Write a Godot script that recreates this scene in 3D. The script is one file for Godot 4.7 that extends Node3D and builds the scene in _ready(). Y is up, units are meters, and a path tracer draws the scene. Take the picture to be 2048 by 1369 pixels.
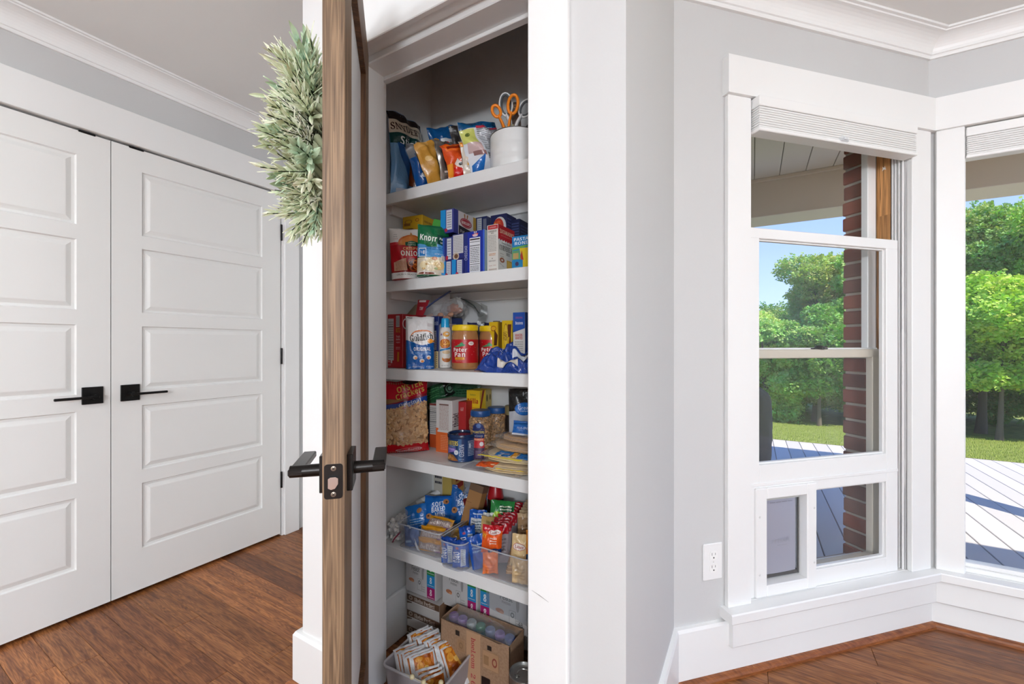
extends Node3D
# Pantry beside a breakfast nook.  x runs along the pantry wall, -z away through the bay window.

var M := {}
var rng := RandomNumberGenerator.new()
var font_bold: SystemFont
var font_reg: SystemFont
var font_serif: SystemFont
var fnoise := FastNoiseLite.new()
var glyphs := {}

# ---------------------------------------------------------------- camera, sky, sun, added fill lamps
func setup_view() -> void:
	var cam := Camera3D.new()
	cam.name = "camera"
	add_child(cam)
	cam.position = Vector3(0, 1.13, 0)
	cam.rotation.y = deg_to_rad(30.0)
	var near := 0.05
	cam.set_frustum(near * 1369.0 / 835.0, Vector2(0, near * 5.5 / 835.0), near, 400.0)
	cam.current = true
	var env := Environment.new()
	env.background_mode = Environment.BG_SKY
	var sky := Sky.new()
	var sm := ProceduralSkyMaterial.new()
	sm.sky_top_color = Color(0.30, 0.50, 0.84)
	sm.sky_horizon_color = Color(0.80, 0.90, 1.0)
	sm.sky_curve = 0.22
	sm.ground_bottom_color = Color(0.42, 0.44, 0.38)
	sm.ground_horizon_color = Color(0.66, 0.70, 0.66)
	sm.sun_angle_max = 4.0
	sky.sky_material = sm
	env.sky = sky
	env.background_energy_multiplier = 2.05
	env.tonemap_mode = Environment.TONE_MAPPER_LINEAR
	env.tonemap_exposure = 0.72
	env.sdfgi_enabled = true
	env.ssao_enabled = true
	env.ssil_enabled = true
	var we := WorldEnvironment.new()
	we.name = "world"
	we.environment = env
	add_child(we)
	var sun := DirectionalLight3D.new()
	sun.name = "sun"
	add_child(sun)
	sun.look_at_from_position(Vector3(0.354, 0.866, 0.354), Vector3.ZERO, Vector3.UP)
	sun.light_energy = 2.9
	sun.light_color = Color(1.0, 0.95, 0.86)
	sun.light_angular_distance = 0.55
	sun.shadow_enabled = true

# added fill panels on the ceiling, out of view, brightening kitchen, nook and hall
func fill_ceiling_panel(x: float, z: float, y: float, sx: float, sz: float, energy: float, label: String) -> void:
	var t := thing("fill_ceiling_panel", label, "fill light", Vector3(x, y, z))
	t.set_meta("group", "added ceiling panel lights")
	var st := mb()
	for s in [[-1, 0], [1, 0], [0, -1], [0, 1]]:
		var w := Vector3(0.012 if s[0] != 0 else sx / 2, 0.012, 0.012 if s[1] != 0 else sz / 2)
		var c := Vector3(s[0] * sx / 2, -0.012, s[1] * sz / 2)
		bx(st, c - w, c + w, 0.002)
	build(st, "frame", M.white, t)
	var d := mb()
	bx(d, Vector3(-sx / 2, -0.010, -sz / 2), Vector3(sx / 2, -0.001, sz / 2))
	build(d, "diffuser", M.lamp, t)
	var l := AreaLight3D.new()
	l.name = "fill_panel_light"
	t.add_child(l)
	l.position.y = -0.03
	l.rotation_degrees.x = -90
	l.area_size = Vector2(sx, sz)
	l.light_energy = energy
	l.light_color = Color(0.94, 0.97, 1.0)
	l.area_range = 14.0
	l.area_attenuation = 2.0
	l.shadow_enabled = true

# ---------------------------------------------------------------- naming and tagging
func thing(called: String, label: String, category: String, at := Vector3.ZERO, turn := 0.0, group := "") -> Node3D:
	var o := Node3D.new()
	o.name = called
	add_child(o, true)
	o.position = at
	o.rotation.y = turn
	o.set_meta("label", label)
	o.set_meta("category", category)
	if group != "":
		o.set_meta("group", group)
	return o

func struct_root(called: String, label: String, category := "") -> Node3D:
	var o := Node3D.new()
	o.name = called
	add_child(o, true)
	o.set_meta("kind", "structure")
	o.set_meta("label", label)
	o.set_meta("category", category if category != "" else called.split("_")[0])
	return o

func build(st: SurfaceTool, called: String, m: Material, parent: Node = null) -> MeshInstance3D:
	var o := MeshInstance3D.new()
	o.name = called
	o.mesh = st.commit()
	o.material_override = null
	if o.mesh.get_surface_count() > 0:
		o.mesh.surface_set_material(0, m)
	(parent if parent else self).add_child(o, true)
	return o

func inst(mesh: Mesh, called: String, parent: Node, xf := Transform3D(), m: Material = null) -> MeshInstance3D:
	var o := MeshInstance3D.new()
	o.name = called
	o.mesh = mesh
	o.transform = xf
	if m:
		o.material_override = m
	parent.add_child(o, true)
	return o

func structure(o: Node, label: String, category := "") -> Node:
	o.set_meta("kind", "structure")
	o.set_meta("label", label)
	o.set_meta("category", category if category != "" else String(o.name).split("_")[0])
	return o

func relabel(o: Node, label: String, group := "") -> void:
	o.set_meta("label", label)
	if group != "":
		o.set_meta("group", group)

# ---------------------------------------------------------------- mesh helpers
func mb() -> SurfaceTool:
	var st := SurfaceTool.new()
	st.begin(Mesh.PRIMITIVE_TRIANGLES)
	return st

func tri(st: SurfaceTool, a: Vector3, b: Vector3, c: Vector3, out: Vector3) -> void:
	var n := (b - a).cross(c - a)
	if n.length_squared() < 1e-18:
		return
	n = n.normalized()
	if n.dot(out) < 0:
		n = -n
	else:
		var k := b
		b = c
		c = k
	st.set_normal(n)
	st.add_vertex(a)
	st.set_normal(n)
	st.add_vertex(b)
	st.set_normal(n)
	st.add_vertex(c)

func quad(st: SurfaceTool, a: Vector3, b: Vector3, c: Vector3, d: Vector3, out: Vector3) -> void:
	tri(st, a, b, c, out)
	tri(st, a, c, d, out)

# chamfered box between two corners, optionally moved by xf
func bx(st: SurfaceTool, a: Vector3, b: Vector3, r := 0.0, xf := Transform3D()) -> void:
	var lo := Vector3(minf(a.x, b.x), minf(a.y, b.y), minf(a.z, b.z))
	var hi := Vector3(maxf(a.x, b.x), maxf(a.y, b.y), maxf(a.z, b.z))
	var ce := (lo + hi) / 2
	var h := (hi - lo) / 2
	r = minf(r, minf(h.x, minf(h.y, h.z)) * 0.9)
	for ax in 3:
		var u := (ax + 1) % 3
		var v := (ax + 2) % 3
		for s in [-1.0, 1.0]:
			var n := Vector3.ZERO
			n[ax] = s
			var p := []
			for q in [[-1, -1], [1, -1], [1, 1], [-1, 1]]:
				var w := Vector3.ZERO
				w[ax] = s * h[ax]
				w[u] = q[0] * (h[u] - r)
				w[v] = q[1] * (h[v] - r)
				p.append(xf * (ce + w))
			quad(st, p[0], p[1], p[2], p[3], xf.basis * n)
	if r <= 0:
		return
	for ax in 3:
		var u := (ax + 1) % 3
		var v := (ax + 2) % 3
		for su in [-1.0, 1.0]:
			for sv in [-1.0, 1.0]:
				var p := []
				for q in [[-1, 0], [1, 0], [1, 1], [-1, 1]]:
					var w := Vector3.ZERO
					w[ax] = q[0] * (h[ax] - r)
					w[u] = su * (h[u] - (r if q[1] == 0 else 0.0))
					w[v] = sv * (h[v] - (0.0 if q[1] == 0 else r))
					p.append(xf * (ce + w))
				var n := Vector3.ZERO
				n[u] = su
				n[v] = sv
				quad(st, p[0], p[1], p[2], p[3], xf.basis * n)
	for sx in [-1.0, 1.0]:
		for sy in [-1.0, 1.0]:
			for sz in [-1.0, 1.0]:
				var s := Vector3(sx, sy, sz)
				tri(st, xf * (ce + s * (h - Vector3(r, r, 0))), xf * (ce + s * (h - Vector3(0, r, r))), xf * (ce + s * (h - Vector3(r, 0, r))), xf.basis * s)

# lathe round y: profile of Vector2(radius, height); smooth except at sharp bends
func lathe(st: SurfaceTool, prof: Array, seg := 28, xf := Transform3D(), squash := 1.0) -> void:
	var n := prof.size() - 1
	var ns := []
	for i in n:
		var d: Vector2 = prof[i + 1] - prof[i]
		ns.append(Vector2(d.y, -d.x).normalized() if d.length() > 1e-7 else Vector2(1, 0))
	for i in n:
		var n0: Vector2 = ns[i]
		var n1: Vector2 = ns[i]
		if i > 0 and ns[i - 1].dot(ns[i]) > 0.6:
			n0 = (ns[i - 1] + ns[i]).normalized()
		if i < n - 1 and ns[i + 1].dot(ns[i]) > 0.6:
			n1 = (ns[i + 1] + ns[i]).normalized()
		for k in seg:
			var a0 := TAU * k / seg
			var a1 := TAU * (k + 1) / seg
			var q := []
			for e in [[prof[i], a0, n0], [prof[i], a1, n0], [prof[i + 1], a1, n1], [prof[i + 1], a0, n1]]:
				var c := cos(e[1])
				var s := sin(e[1])
				q.append([xf * Vector3(e[0].x * c, e[0].y, e[0].x * s * squash), (xf.basis * Vector3(e[2].x * c, e[2].y, e[2].x * s / squash)).normalized()])
			for t in [[0, 1, 2], [0, 2, 3]]:
				if (q[t[0]][0] - q[t[1]][0]).cross(q[t[2]][0] - q[t[1]][0]).length_squared() < 1e-20:
					continue
				for j in t:
					st.set_normal(q[j][1])
					st.add_vertex(q[j][0])

# smooth surface f(u, v) on a grid; flip turns it inside out
func surf(st: SurfaceTool, f: Callable, nu: int, nv: int, flip := false, col = null) -> void:
	var p := []
	for j in nv + 1:
		for i in nu + 1:
			p.append(f.call(float(i) / nu, float(j) / nv))
	var nn := []
	for j in nv + 1:
		for i in nu + 1:
			var du: Vector3 = p[j * (nu + 1) + mini(i + 1, nu)] - p[j * (nu + 1) + maxi(i - 1, 0)]
			var dv: Vector3 = p[mini(j + 1, nv) * (nu + 1) + i] - p[maxi(j - 1, 0) * (nu + 1) + i]
			var n := du.cross(dv)
			n = n.normalized() if n.length_squared() > 1e-20 else Vector3.UP
			nn.append(-n if flip else n)
	for j in nv:
		for i in nu:
			var a := j * (nu + 1) + i
			var ids := [a, a + nu + 1, a + nu + 2, a, a + nu + 2, a + 1]
			if flip:
				ids = [a, a + nu + 2, a + nu + 1, a, a + 1, a + nu + 2]
			for k in ids:
				st.set_normal(nn[k])
				st.set_uv(Vector2(float(k % (nu + 1)) / nu, float(k / (nu + 1)) / nv))
				if col != null:
					st.set_color(col)
				st.add_vertex(p[k])

# tube along points; r may be a number or an array of radii
func tube(st: SurfaceTool, pts: Array, r, seg := 8, closed := false, flat := 1.0) -> void:
	var n := pts.size()
	var up := Vector3.UP
	var t0: Vector3 = (pts[1] - pts[0]).normalized()
	if absf(t0.dot(up)) > 0.9:
		up = Vector3.RIGHT
	var x := t0.cross(up).normalized()
	var rings := []
	for i in n:
		var a: Vector3 = pts[(i - 1 + n) % n] if closed or i > 0 else pts[i]
		var b: Vector3 = pts[(i + 1) % n] if closed or i < n - 1 else pts[i]
		var t := (b - a).normalized()
		x = (x - t * x.dot(t)).normalized()
		var y := t.cross(x)
		var ring := []
		var rad: float = r[i] if r is Array else r
		for k in seg:
			var an := TAU * k / seg
			var d := x * cos(an) + y * sin(an) * flat
			ring.append([pts[i] + d * rad, (x * cos(an) * flat + y * sin(an)).normalized()])
		rings.append([ring, t])
	for i in (n if closed else n - 1):
		var A: Array = rings[i][0]
		var B: Array = rings[(i + 1) % n][0]
		for k in seg:
			var l := (k + 1) % seg
			for e in [A[k], B[l], A[l], A[k], B[k], B[l]]:
				st.set_normal(e[1])
				st.add_vertex(e[0])
	if not closed:
		for e in [[rings[0], -1.0], [rings[n - 1], 1.0]]:
			var ring: Array = e[0][0]
			for k in range(1, seg - 1):
				tri(st, ring[0][0], ring[k][0], ring[k + 1][0], e[0][1] * e[1])

# flat polygon (x, y) extruded along z from z0 to z1
func prism(st: SurfaceTool, poly: PackedVector2Array, z0: float, z1: float, xf := Transform3D()) -> void:
	var ids := Geometry2D.triangulate_polygon(poly)
	for k in range(0, ids.size(), 3):
		for z in [z0, z1]:
			var q := []
			for j in 3:
				q.append(xf * Vector3(poly[ids[k + j]].x, poly[ids[k + j]].y, z))
			tri(st, q[0], q[1], q[2], xf.basis * Vector3(0, 0, signf(z - (z0 + z1) / 2)))
	var cw := Geometry2D.is_polygon_clockwise(poly)
	for i in poly.size():
		var a := poly[i]
		var b := poly[(i + 1) % poly.size()]
		var d := b - a
		var o := Vector3(d.y, -d.x, 0) * (-1.0 if cw else 1.0)
		quad(st, xf * Vector3(a.x, a.y, z0), xf * Vector3(b.x, b.y, z0), xf * Vector3(b.x, b.y, z1), xf * Vector3(a.x, a.y, z1), xf.basis * o)

# a moulding: profile of (distance from wall, height) carried along wall corners (x, z), mitred; the room lies to the right of the way
func moulding(st: SurfaceTool, path: Array, prof: Array, side := 1.0) -> void:
	var n := path.size()
	var offs := []
	for i in n:
		var d0: Vector2 = (path[i] - path[maxi(i - 1, 0)]).normalized() if i > 0 else (path[1] - path[0]).normalized()
		var d1: Vector2 = (path[mini(i + 1, n - 1)] - path[i]).normalized() if i < n - 1 else d0
		var n0 := Vector2(-d0.y, d0.x) * side
		var n1 := Vector2(-d1.y, d1.x) * side
		var m := (n0 + n1).normalized()
		offs.append(m / maxf(0.2, m.dot(n0)))
	for i in n - 1:
		for k in prof.size() - 1:
			var q := []
			for e in [[i, k], [i + 1, k], [i + 1, k + 1], [i, k + 1]]:
				var p: Vector2 = path[e[0]] + offs[e[0]] * prof[e[1]].x
				q.append(Vector3(p.x, prof[e[1]].y, p.y))
			var dp: Vector2 = prof[k + 1] - prof[k]
			var nn := (offs[i] as Vector2).normalized()
			quad(st, q[0], q[1], q[2], q[3], Vector3(nn.x * dp.y, -dp.x, nn.y * dp.y))
	for e in [[0, 1], [n - 1, n - 2]]:
		var ps := PackedVector2Array(prof)
		var ids := Geometry2D.triangulate_polygon(ps)
		var away: Vector2 = path[e[0]] - path[e[1]]
		for k in range(0, ids.size(), 3):
			var q := []
			for j in 3:
				var p: Vector2 = path[e[0]] + offs[e[0]] * prof[ids[k + j]].x
				q.append(Vector3(p.x, prof[ids[k + j]].y, p.y))
			tri(st, q[0], q[1], q[2], Vector3(away.x, 0, away.y))

func hx(s: String) -> Color:
	return Color(s)

func lin(s: String) -> Color:
	return Color(s).srgb_to_linear()

func mat(col: Color, rough := 0.6, metal := 0.0) -> StandardMaterial3D:
	var m := StandardMaterial3D.new()
	m.albedo_color = col
	m.roughness = rough
	m.metallic = metal
	return m

func film(hex: String, alpha: float, rough := 0.12) -> StandardMaterial3D:
	var m := mat(Color(Color(hex), alpha), rough)
	m.transparency = BaseMaterial3D.TRANSPARENCY_ALPHA
	m.cull_mode = BaseMaterial3D.CULL_DISABLED
	return m

var mat_cache := {}
func pm(hex: String, rough := 0.5, metal := 0.0) -> StandardMaterial3D:
	var k := "%s %.2f %.2f" % [hex, rough, metal]
	if not mat_cache.has(k):
		mat_cache[k] = mat(Color(hex), rough, metal)
	return mat_cache[k]

# ---------------------------------------------------------------- print: flat artwork laid on a surface
# map.call(u, v, off) gives a point; ops are drawn one over the other
func text_tris(s: String, font: Font) -> Array:
	var key := s + str(font.get_instance_id())
	if glyphs.has(key):
		return glyphs[key]
	var tm := TextMesh.new()
	tm.text = s
	tm.font = font
	tm.font_size = 32
	tm.pixel_size = 0.01
	tm.depth = 0.0
	tm.curve_step = 3.0
	var a := tm.get_mesh_arrays() if tm.has_method("get_mesh_arrays") else tm.surface_get_arrays(0)
	var v: PackedVector3Array = a[Mesh.ARRAY_VERTEX]
	var ix: PackedInt32Array = a[Mesh.ARRAY_INDEX] if a[Mesh.ARRAY_INDEX] != null else PackedInt32Array(range(v.size()))
	var lo := Vector2(1e9, 1e9)
	var hi := Vector2(-1e9, -1e9)
	var out := PackedVector2Array()
	for i in ix:
		var p := Vector2(v[i].x, v[i].y)
		lo = lo.min(p)
		hi = hi.max(p)
		out.append(p)
	var r := [out, lo, hi]
	glyphs[key] = r
	return r

func print_on(parent: Node, map: Callable, w: float, h: float, ops: Array, called := "label_print", base := 0.0004, m: Material = null, fine := 1) -> MeshInstance3D:
	var st := mb()
	var off := base
	var step := 0.00012
	fine_edge = 9.0
	if fine >= 2:
		fine_edge = 0.055
		step = 0.00025
	elif fine == 1:
		fine_edge = 0.09
	for op in ops:
		off += step
		match op[0]:
			"r":   # u0 v0 u1 v1 colour
				var nu := maxi(1, int(ceil(absf(op[3] - op[1]) / 0.05))) if fine > 0 else 1
				var nv := maxi(1, int(ceil(absf(op[4] - op[2]) / 0.05))) if fine > 0 else 1
				pgrid(st, map, op[1], op[2], op[3], op[4], nu, nv, lin(op[5]), off)
			"q":   # four corners colour
				var c4 := lin(op[2])
				var P: Array = op[1]
				var k := 6 if fine > 0 else 1
				var f := func(u, v): return (P[0] as Vector2).lerp(P[1], u).lerp((P[3] as Vector2).lerp(P[2], u), v)
				for j in k:
					for i in k:
						var a: Vector2 = f.call(float(i) / k, float(j) / k)
						var b: Vector2 = f.call(float(i + 1) / k, float(j) / k)
						var c: Vector2 = f.call(float(i + 1) / k, float(j + 1) / k)
						var d: Vector2 = f.call(float(i) / k, float(j + 1) / k)
						ptri(st, map, a, b, c, c4, off)
						ptri(st, map, a, c, d, c4, off)
			"e":   # cu cv ru rv colour [a0 a1 for a ring: inner share]
				var c := Vector2(op[1], op[2])
				var inner: float = op[6] if op.size() > 6 else 0.0
				var col := lin(op[5])
				var seg := 20
				var rings := 3 if fine > 0 and op[3] > 0.15 else 1
				for k in seg:
					for g in rings:
						var s0 := lerpf(inner, 1.0, float(g) / rings)
						var s1 := lerpf(inner, 1.0, float(g + 1) / rings)
						var d0 := Vector2(cos(TAU * k / seg) * op[3], sin(TAU * k / seg) * op[4])
						var d1 := Vector2(cos(TAU * (k + 1) / seg) * op[3], sin(TAU * (k + 1) / seg) * op[4])
						ptri(st, map, c + d0 * s0, c + d0 * s1, c + d1 * s1, col, off)
						if s0 > 0:
							ptri(st, map, c + d0 * s0, c + d1 * s1, c + d1 * s0, col, off)
			"p":   # polygon colour
				var poly := PackedVector2Array(op[1])
				var ids := Geometry2D.triangulate_polygon(poly)
				for k in range(0, ids.size(), 3):
					ptri(st, map, poly[ids[k]], poly[ids[k + 1]], poly[ids[k + 2]], lin(op[2]), off)
			"t", "s", "n":   # text cu cv height(v share) colour [width share] [turn in degrees]; t bold, s serif, n plain
				var font: Font = font_bold if op[0] == "t" else font_serif if op[0] == "s" else font_reg
				var g := text_tris(op[1], font)
				var lo: Vector2 = g[1]
				var hi: Vector2 = g[2]
				var kv: float = op[4] * h / maxf(hi.y - lo.y, 0.01)
				var ku := kv
				if op.size() > 6 and op[6] > 0:
					ku = op[6] * w / maxf(hi.x - lo.x, 0.01)
				var rot: float = deg_to_rad(op[7]) if op.size() > 7 else 0.0
				var mid := (lo + hi) / 2
				var q := PackedVector2Array()
				for p in g[0]:
					var d := Vector2((p.x - mid.x) * ku, (p.y - mid.y) * kv).rotated(rot)
					q.append(Vector2(op[2] + d.x / w, op[3] + d.y / h))
				for k in range(0, q.size(), 3):
					ptri(st, map, q[k], q[k + 1], q[k + 2], lin(op[5]), off)
			"l":   # rows of fine print: u0 v0 u1 v1 rows colour
				var rows: int = op[5]
				var rr := RandomNumberGenerator.new()
				rr.seed = rows * 77 + int(op[1] * 1000) + int(op[2] * 3000)
				for k in rows:
					var v0: float = lerpf(op[2], op[4], (k + 0.25) / rows)
					var v1: float = lerpf(op[2], op[4], (k + 0.68) / rows)
					var u: float = op[1]
					while u < op[3] - 0.005:
						var u1 := minf(op[3], u + (op[3] - op[1]) * rr.randf_range(0.08, 0.3))
						pgrid(st, map, u, v0, u1, v1, 1, 1, lin(op[6]), off)
						u = u1 + (op[3] - op[1]) * 0.03
					if rr.randf() < 0.2:
						continue
	var o := build(st, called, m if m else M.print, parent)
	return o

func pgrid(st: SurfaceTool, map: Callable, u0: float, v0: float, u1: float, v1: float, nu: int, nv: int, col: Color, off: float) -> void:
	for j in nv:
		for i in nu:
			var a := Vector2(lerpf(u0, u1, float(i) / nu), lerpf(v0, v1, float(j) / nv))
			var c := Vector2(lerpf(u0, u1, float(i + 1) / nu), lerpf(v0, v1, float(j + 1) / nv))
			ptri(st, map, a, Vector2(c.x, a.y), c, col, off)
			ptri(st, map, a, c, Vector2(a.x, c.y), col, off)

func pnorm(map: Callable, p: Vector2) -> Vector3:
	var e := 0.004
	var du: Vector3 = map.call(p.x + e, p.y, 0.0) - map.call(p.x - e, p.y, 0.0)
	var dv: Vector3 = map.call(p.x, p.y + e, 0.0) - map.call(p.x, p.y - e, 0.0)
	var n := du.cross(dv)
	return n.normalized() if n.length_squared() > 1e-16 else Vector3(0, 0, 1)

var fine_edge := 9.0

func ptri(st: SurfaceTool, map: Callable, a: Vector2, b: Vector2, c: Vector2, col: Color, off: float) -> void:
	if fine_edge < 1.0:
		var ab := a.distance_squared_to(b)
		var bc := b.distance_squared_to(c)
		var ca := c.distance_squared_to(a)
		if maxf(ab, maxf(bc, ca)) > fine_edge * fine_edge:
			if ab >= bc and ab >= ca:
				var m := (a + b) / 2
				ptri(st, map, a, m, c, col, off)
				ptri(st, map, m, b, c, col, off)
			elif bc >= ca:
				var m := (b + c) / 2
				ptri(st, map, a, b, m, col, off)
				ptri(st, map, a, m, c, col, off)
			else:
				var m := (c + a) / 2
				ptri(st, map, a, b, m, col, off)
				ptri(st, map, m, b, c, col, off)
			return
	if (b - a).cross(c - a) > 0:
		var k := b
		b = c
		c = k
	for p in [a, b, c]:
		st.set_color(col)
		st.set_normal(pnorm(map, p))
		st.add_vertex(map.call(p.x, p.y, off))

# flat face: origin (lower left), right and up vectors
func face(o: Vector3, r: Vector3, u: Vector3) -> Callable:
	var n := r.cross(u).normalized()
	return func(a, b, off): return o + r * a + u * b + n * off

# ---------------------------------------------------------------- materials
func wood_image(w: int, h: int, dark: Color, light: Color, sx: float, sy: float, rings: float, seed_: int, contrast: float) -> Image:
	var n1 := FastNoiseLite.new()
	n1.seed = seed_
	n1.noise_type = FastNoiseLite.TYPE_SIMPLEX_SMOOTH
	n1.fractal_octaves = 3
	n1.frequency = 1.0
	var n2 := FastNoiseLite.new()
	n2.seed = seed_ + 9
	n2.noise_type = FastNoiseLite.TYPE_VALUE
	n2.fractal_octaves = 2
	n2.frequency = 1.0
	var data := PackedByteArray()
	data.resize(w * h * 3)
	var k := 0
	for j in h:
		var v := float(j) / h
		for i in w:
			var u := float(i) / w
			var d := n1.get_noise_2d(u * sx, v * sy)
			var f := n2.get_noise_2d(u * 18.0, v * 190.0)
			var r := fposmod(d * rings, 1.0)
			r = absf(r * 2.0 - 1.0)
			var t := clampf(0.55 + (r - 0.5) * contrast + f * 0.30 + d * 0.35, 0.0, 1.0)
			if f < -0.42:
				t *= 0.72
			var c := dark.lerp(light, t)
			data[k] = int(c.r * 255)
			data[k + 1] = int(c.g * 255)
			data[k + 2] = int(c.b * 255)
			k += 3
	return Image.create_from_data(w, h, false, Image.FORMAT_RGB8, data)

func noise_tex(freq: float, seed_: int, a: Color, b: Color, normal := false, strength := 1.0, oct := 3) -> NoiseTexture2D:
	var n := FastNoiseLite.new()
	n.seed = seed_
	n.frequency = freq
	n.fractal_octaves = oct
	var t := NoiseTexture2D.new()
	t.noise = n
	t.width = 512
	t.height = 512
	t.seamless = true
	if normal:
		t.as_normal_map = true
		t.bump_strength = strength
	else:
		var g := Gradient.new()
		g.set_color(0, a)
		g.set_color(1, b)
		t.color_ramp = g
	return t

func tri_tex(m: StandardMaterial3D, scale: float) -> StandardMaterial3D:
	m.uv1_triplanar = true
	m.uv1_world_triplanar = true
	m.uv1_scale = Vector3.ONE * scale
	return m

func setup_materials() -> void:
	font_bold = SystemFont.new()
	font_bold.font_names = PackedStringArray(["Droid Sans"])
	font_bold.font_weight = 700
	font_reg = SystemFont.new()
	font_reg.font_names = PackedStringArray(["Droid Sans"])
	font_serif = SystemFont.new()
	font_serif.font_names = PackedStringArray(["Droid Serif"])
	font_serif.font_weight = 700
	fnoise.seed = 5
	fnoise.frequency = 1.0
	var peel := noise_tex(0.09, 3, Color.BLACK, Color.WHITE, true, 1.2)
	M.wall = tri_tex(mat(Color(0.79, 0.79, 0.787), 0.62), 3.0)
	M.wall.normal_enabled = true
	M.wall.normal_texture = peel
	M.wall.normal_scale = 0.10
	M.ceiling = mat(Color(0.90, 0.90, 0.89), 0.8)
	M.white = mat(Color(0.935, 0.935, 0.93), 0.38)
	M.door_white = mat(Color(0.925, 0.925, 0.915), 0.42)
	M.shelf = mat(Color(0.93, 0.93, 0.925), 0.4)
	M.pantry_wall = tri_tex(mat(Color(0.83, 0.83, 0.825), 0.65), 3.0)
	M.pantry_wall.normal_enabled = true
	M.pantry_wall.normal_texture = peel
	M.pantry_wall.normal_scale = 0.12
	M.black_metal = mat(Color(0.085, 0.08, 0.078), 0.38, 0.55)
	M.bronze = mat(Color(0.16, 0.15, 0.145), 0.33, 0.75)
	M.steel = mat(Color(0.78, 0.78, 0.78), 0.25, 1.0)
	M.dark = mat(Color(0.03, 0.03, 0.03), 0.8)
	M.print = mat(Color.WHITE, 0.45)
	M.print.vertex_color_use_as_albedo = true
	M.print_gloss = mat(Color.WHITE, 0.22)
	M.print_gloss.vertex_color_use_as_albedo = true
	var ridged := FastNoiseLite.new()
	ridged.seed = 14
	ridged.noise_type = FastNoiseLite.TYPE_SIMPLEX
	ridged.fractal_type = FastNoiseLite.FRACTAL_RIDGED
	ridged.frequency = 0.012
	ridged.fractal_octaves = 3
	var cr := NoiseTexture2D.new()
	cr.noise = ridged
	cr.width = 512
	cr.height = 512
	cr.seamless = true
	cr.as_normal_map = true
	cr.bump_strength = 5.0
	M.crease = cr
	M.print_gloss.normal_enabled = true
	M.print_gloss.normal_texture = cr
	M.print_gloss.normal_scale = 0.55
	M.print_gloss.uv1_triplanar = true
	M.print_gloss.uv1_scale = Vector3.ONE * 7.0
	M.lamp = mat(Color(0.95, 0.95, 0.95), 0.5)  # glow of the added fill panels and globes
	M.lamp.emission_enabled = true
	M.lamp.emission = Color(1.0, 0.98, 0.95)
	M.lamp.emission_energy_multiplier = 1.2
	M.glass = film("eef4f2", 0.012, 0.02)
	M.glass.metallic_specular = 0.2
	M.bin = film("c9cdd6", 0.10, 0.08)
	M.cling = film("d9dde0", 0.22, 0.16)
	# oak floor, several tones
	var oak := ImageTexture.create_from_image(wood_image(1024, 512, Color(0.37, 0.205, 0.105), Color(0.70, 0.475, 0.285), 2.6, 26.0, 5.0, 11, 0.55))
	M.oak = []
	for c in [Color(0.98, 0.96, 0.95), Color(0.88, 0.83, 0.80), Color(1.08, 1.05, 1.02), Color(0.93, 0.90, 0.84), Color(0.80, 0.74, 0.70)]:
		var m := mat(c, 0.33)
		m.albedo_texture = oak
		m.metallic_specular = 0.45
		M.oak.append(m)
	M.shoe = mat(Color(0.95, 0.86, 0.78), 0.35)
	M.shoe.albedo_texture = oak
	tri_tex(M.shoe, 0.9)
	# stained door timber, grain upright
	var timber := wood_image(1024, 256, Color(0.34, 0.27, 0.205), Color(0.66, 0.555, 0.445), 1.6, 9.0, 3.2, 47, 0.5)
	timber.rotate_90(CLOCKWISE)
	var tt := ImageTexture.create_from_image(timber)
	M.timber = mat(Color(0.90, 0.87, 0.83), 0.55)
	M.timber.albedo_texture = tt
	M.timber.uv1_triplanar = true
	M.timber.uv1_scale = Vector3(4.5, 0.55, 4.5)
	M.timber_dark = mat(Color(0.74, 0.62, 0.50), 0.5)
	M.timber_dark.albedo_texture = tt
	M.timber_dark.uv1_triplanar = true
	M.timber_dark.uv1_scale = Vector3(4.5, 0.5, 4.5)
	M.raw_wood = mat(Color(1.35, 1.18, 0.93), 0.6)
	M.raw_wood.albedo_texture = tt
	M.raw_wood.uv1_triplanar = true
	M.raw_wood.uv1_scale = Vector3(3.0, 0.6, 3.0)
	M.cardboard = tri_tex(mat(Color(0.66, 0.53, 0.42), 0.8), 6.0)
	M.cardboard.albedo_texture = noise_tex(0.03, 71, Color(0.86, 0.84, 0.82), Color(1, 1, 1))
	M.brick = []
	for c in ["8d5340", "a4604a", "7c4a3c", "96503c", "87594a"]:
		var m := tri_tex(mat(Color(c), 0.85), 9.0)
		m.albedo_texture = noise_tex(0.05, 31, Color(0.72, 0.70, 0.70), Color(1.06, 1.04, 1.02), false, 1.0, 4)
		m.normal_enabled = true
		m.normal_texture = M.wall.normal_texture
		M.brick.append(m)
	M.mortar = mat(Color("b3a698"), 0.9)

# ---------------------------------------------------------------- room shell
const N0 := Vector2(-0.2274, -0.865)
const N1 := Vector2(-0.2274, -1.469)
const N2 := Vector2(0.6164, -2.3126)
const N3 := Vector2(2.20, -2.3126)
const N4 := Vector2(3.0436, -1.469)
const N5 := Vector2(3.0436, 2.9)
var F1 := Transform3D(Basis(Vector3(0.70711, 0, -0.70711), Vector3.UP, Vector3(0.70711, 0, 0.70711)), Vector3(-0.2274, 0, -1.469))
var F2 := Transform3D(Basis(Vector3.RIGHT, Vector3.UP, Vector3.BACK), Vector3(0, 0, -2.3126))
var FC := Transform3D(Basis(Vector3(0, 0, -1), Vector3.UP, Vector3(1, 0, 0)), Vector3(-2.417, 0, 0))
const CEIL := 2.36
const CEIL_HALL := 2.39

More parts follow.
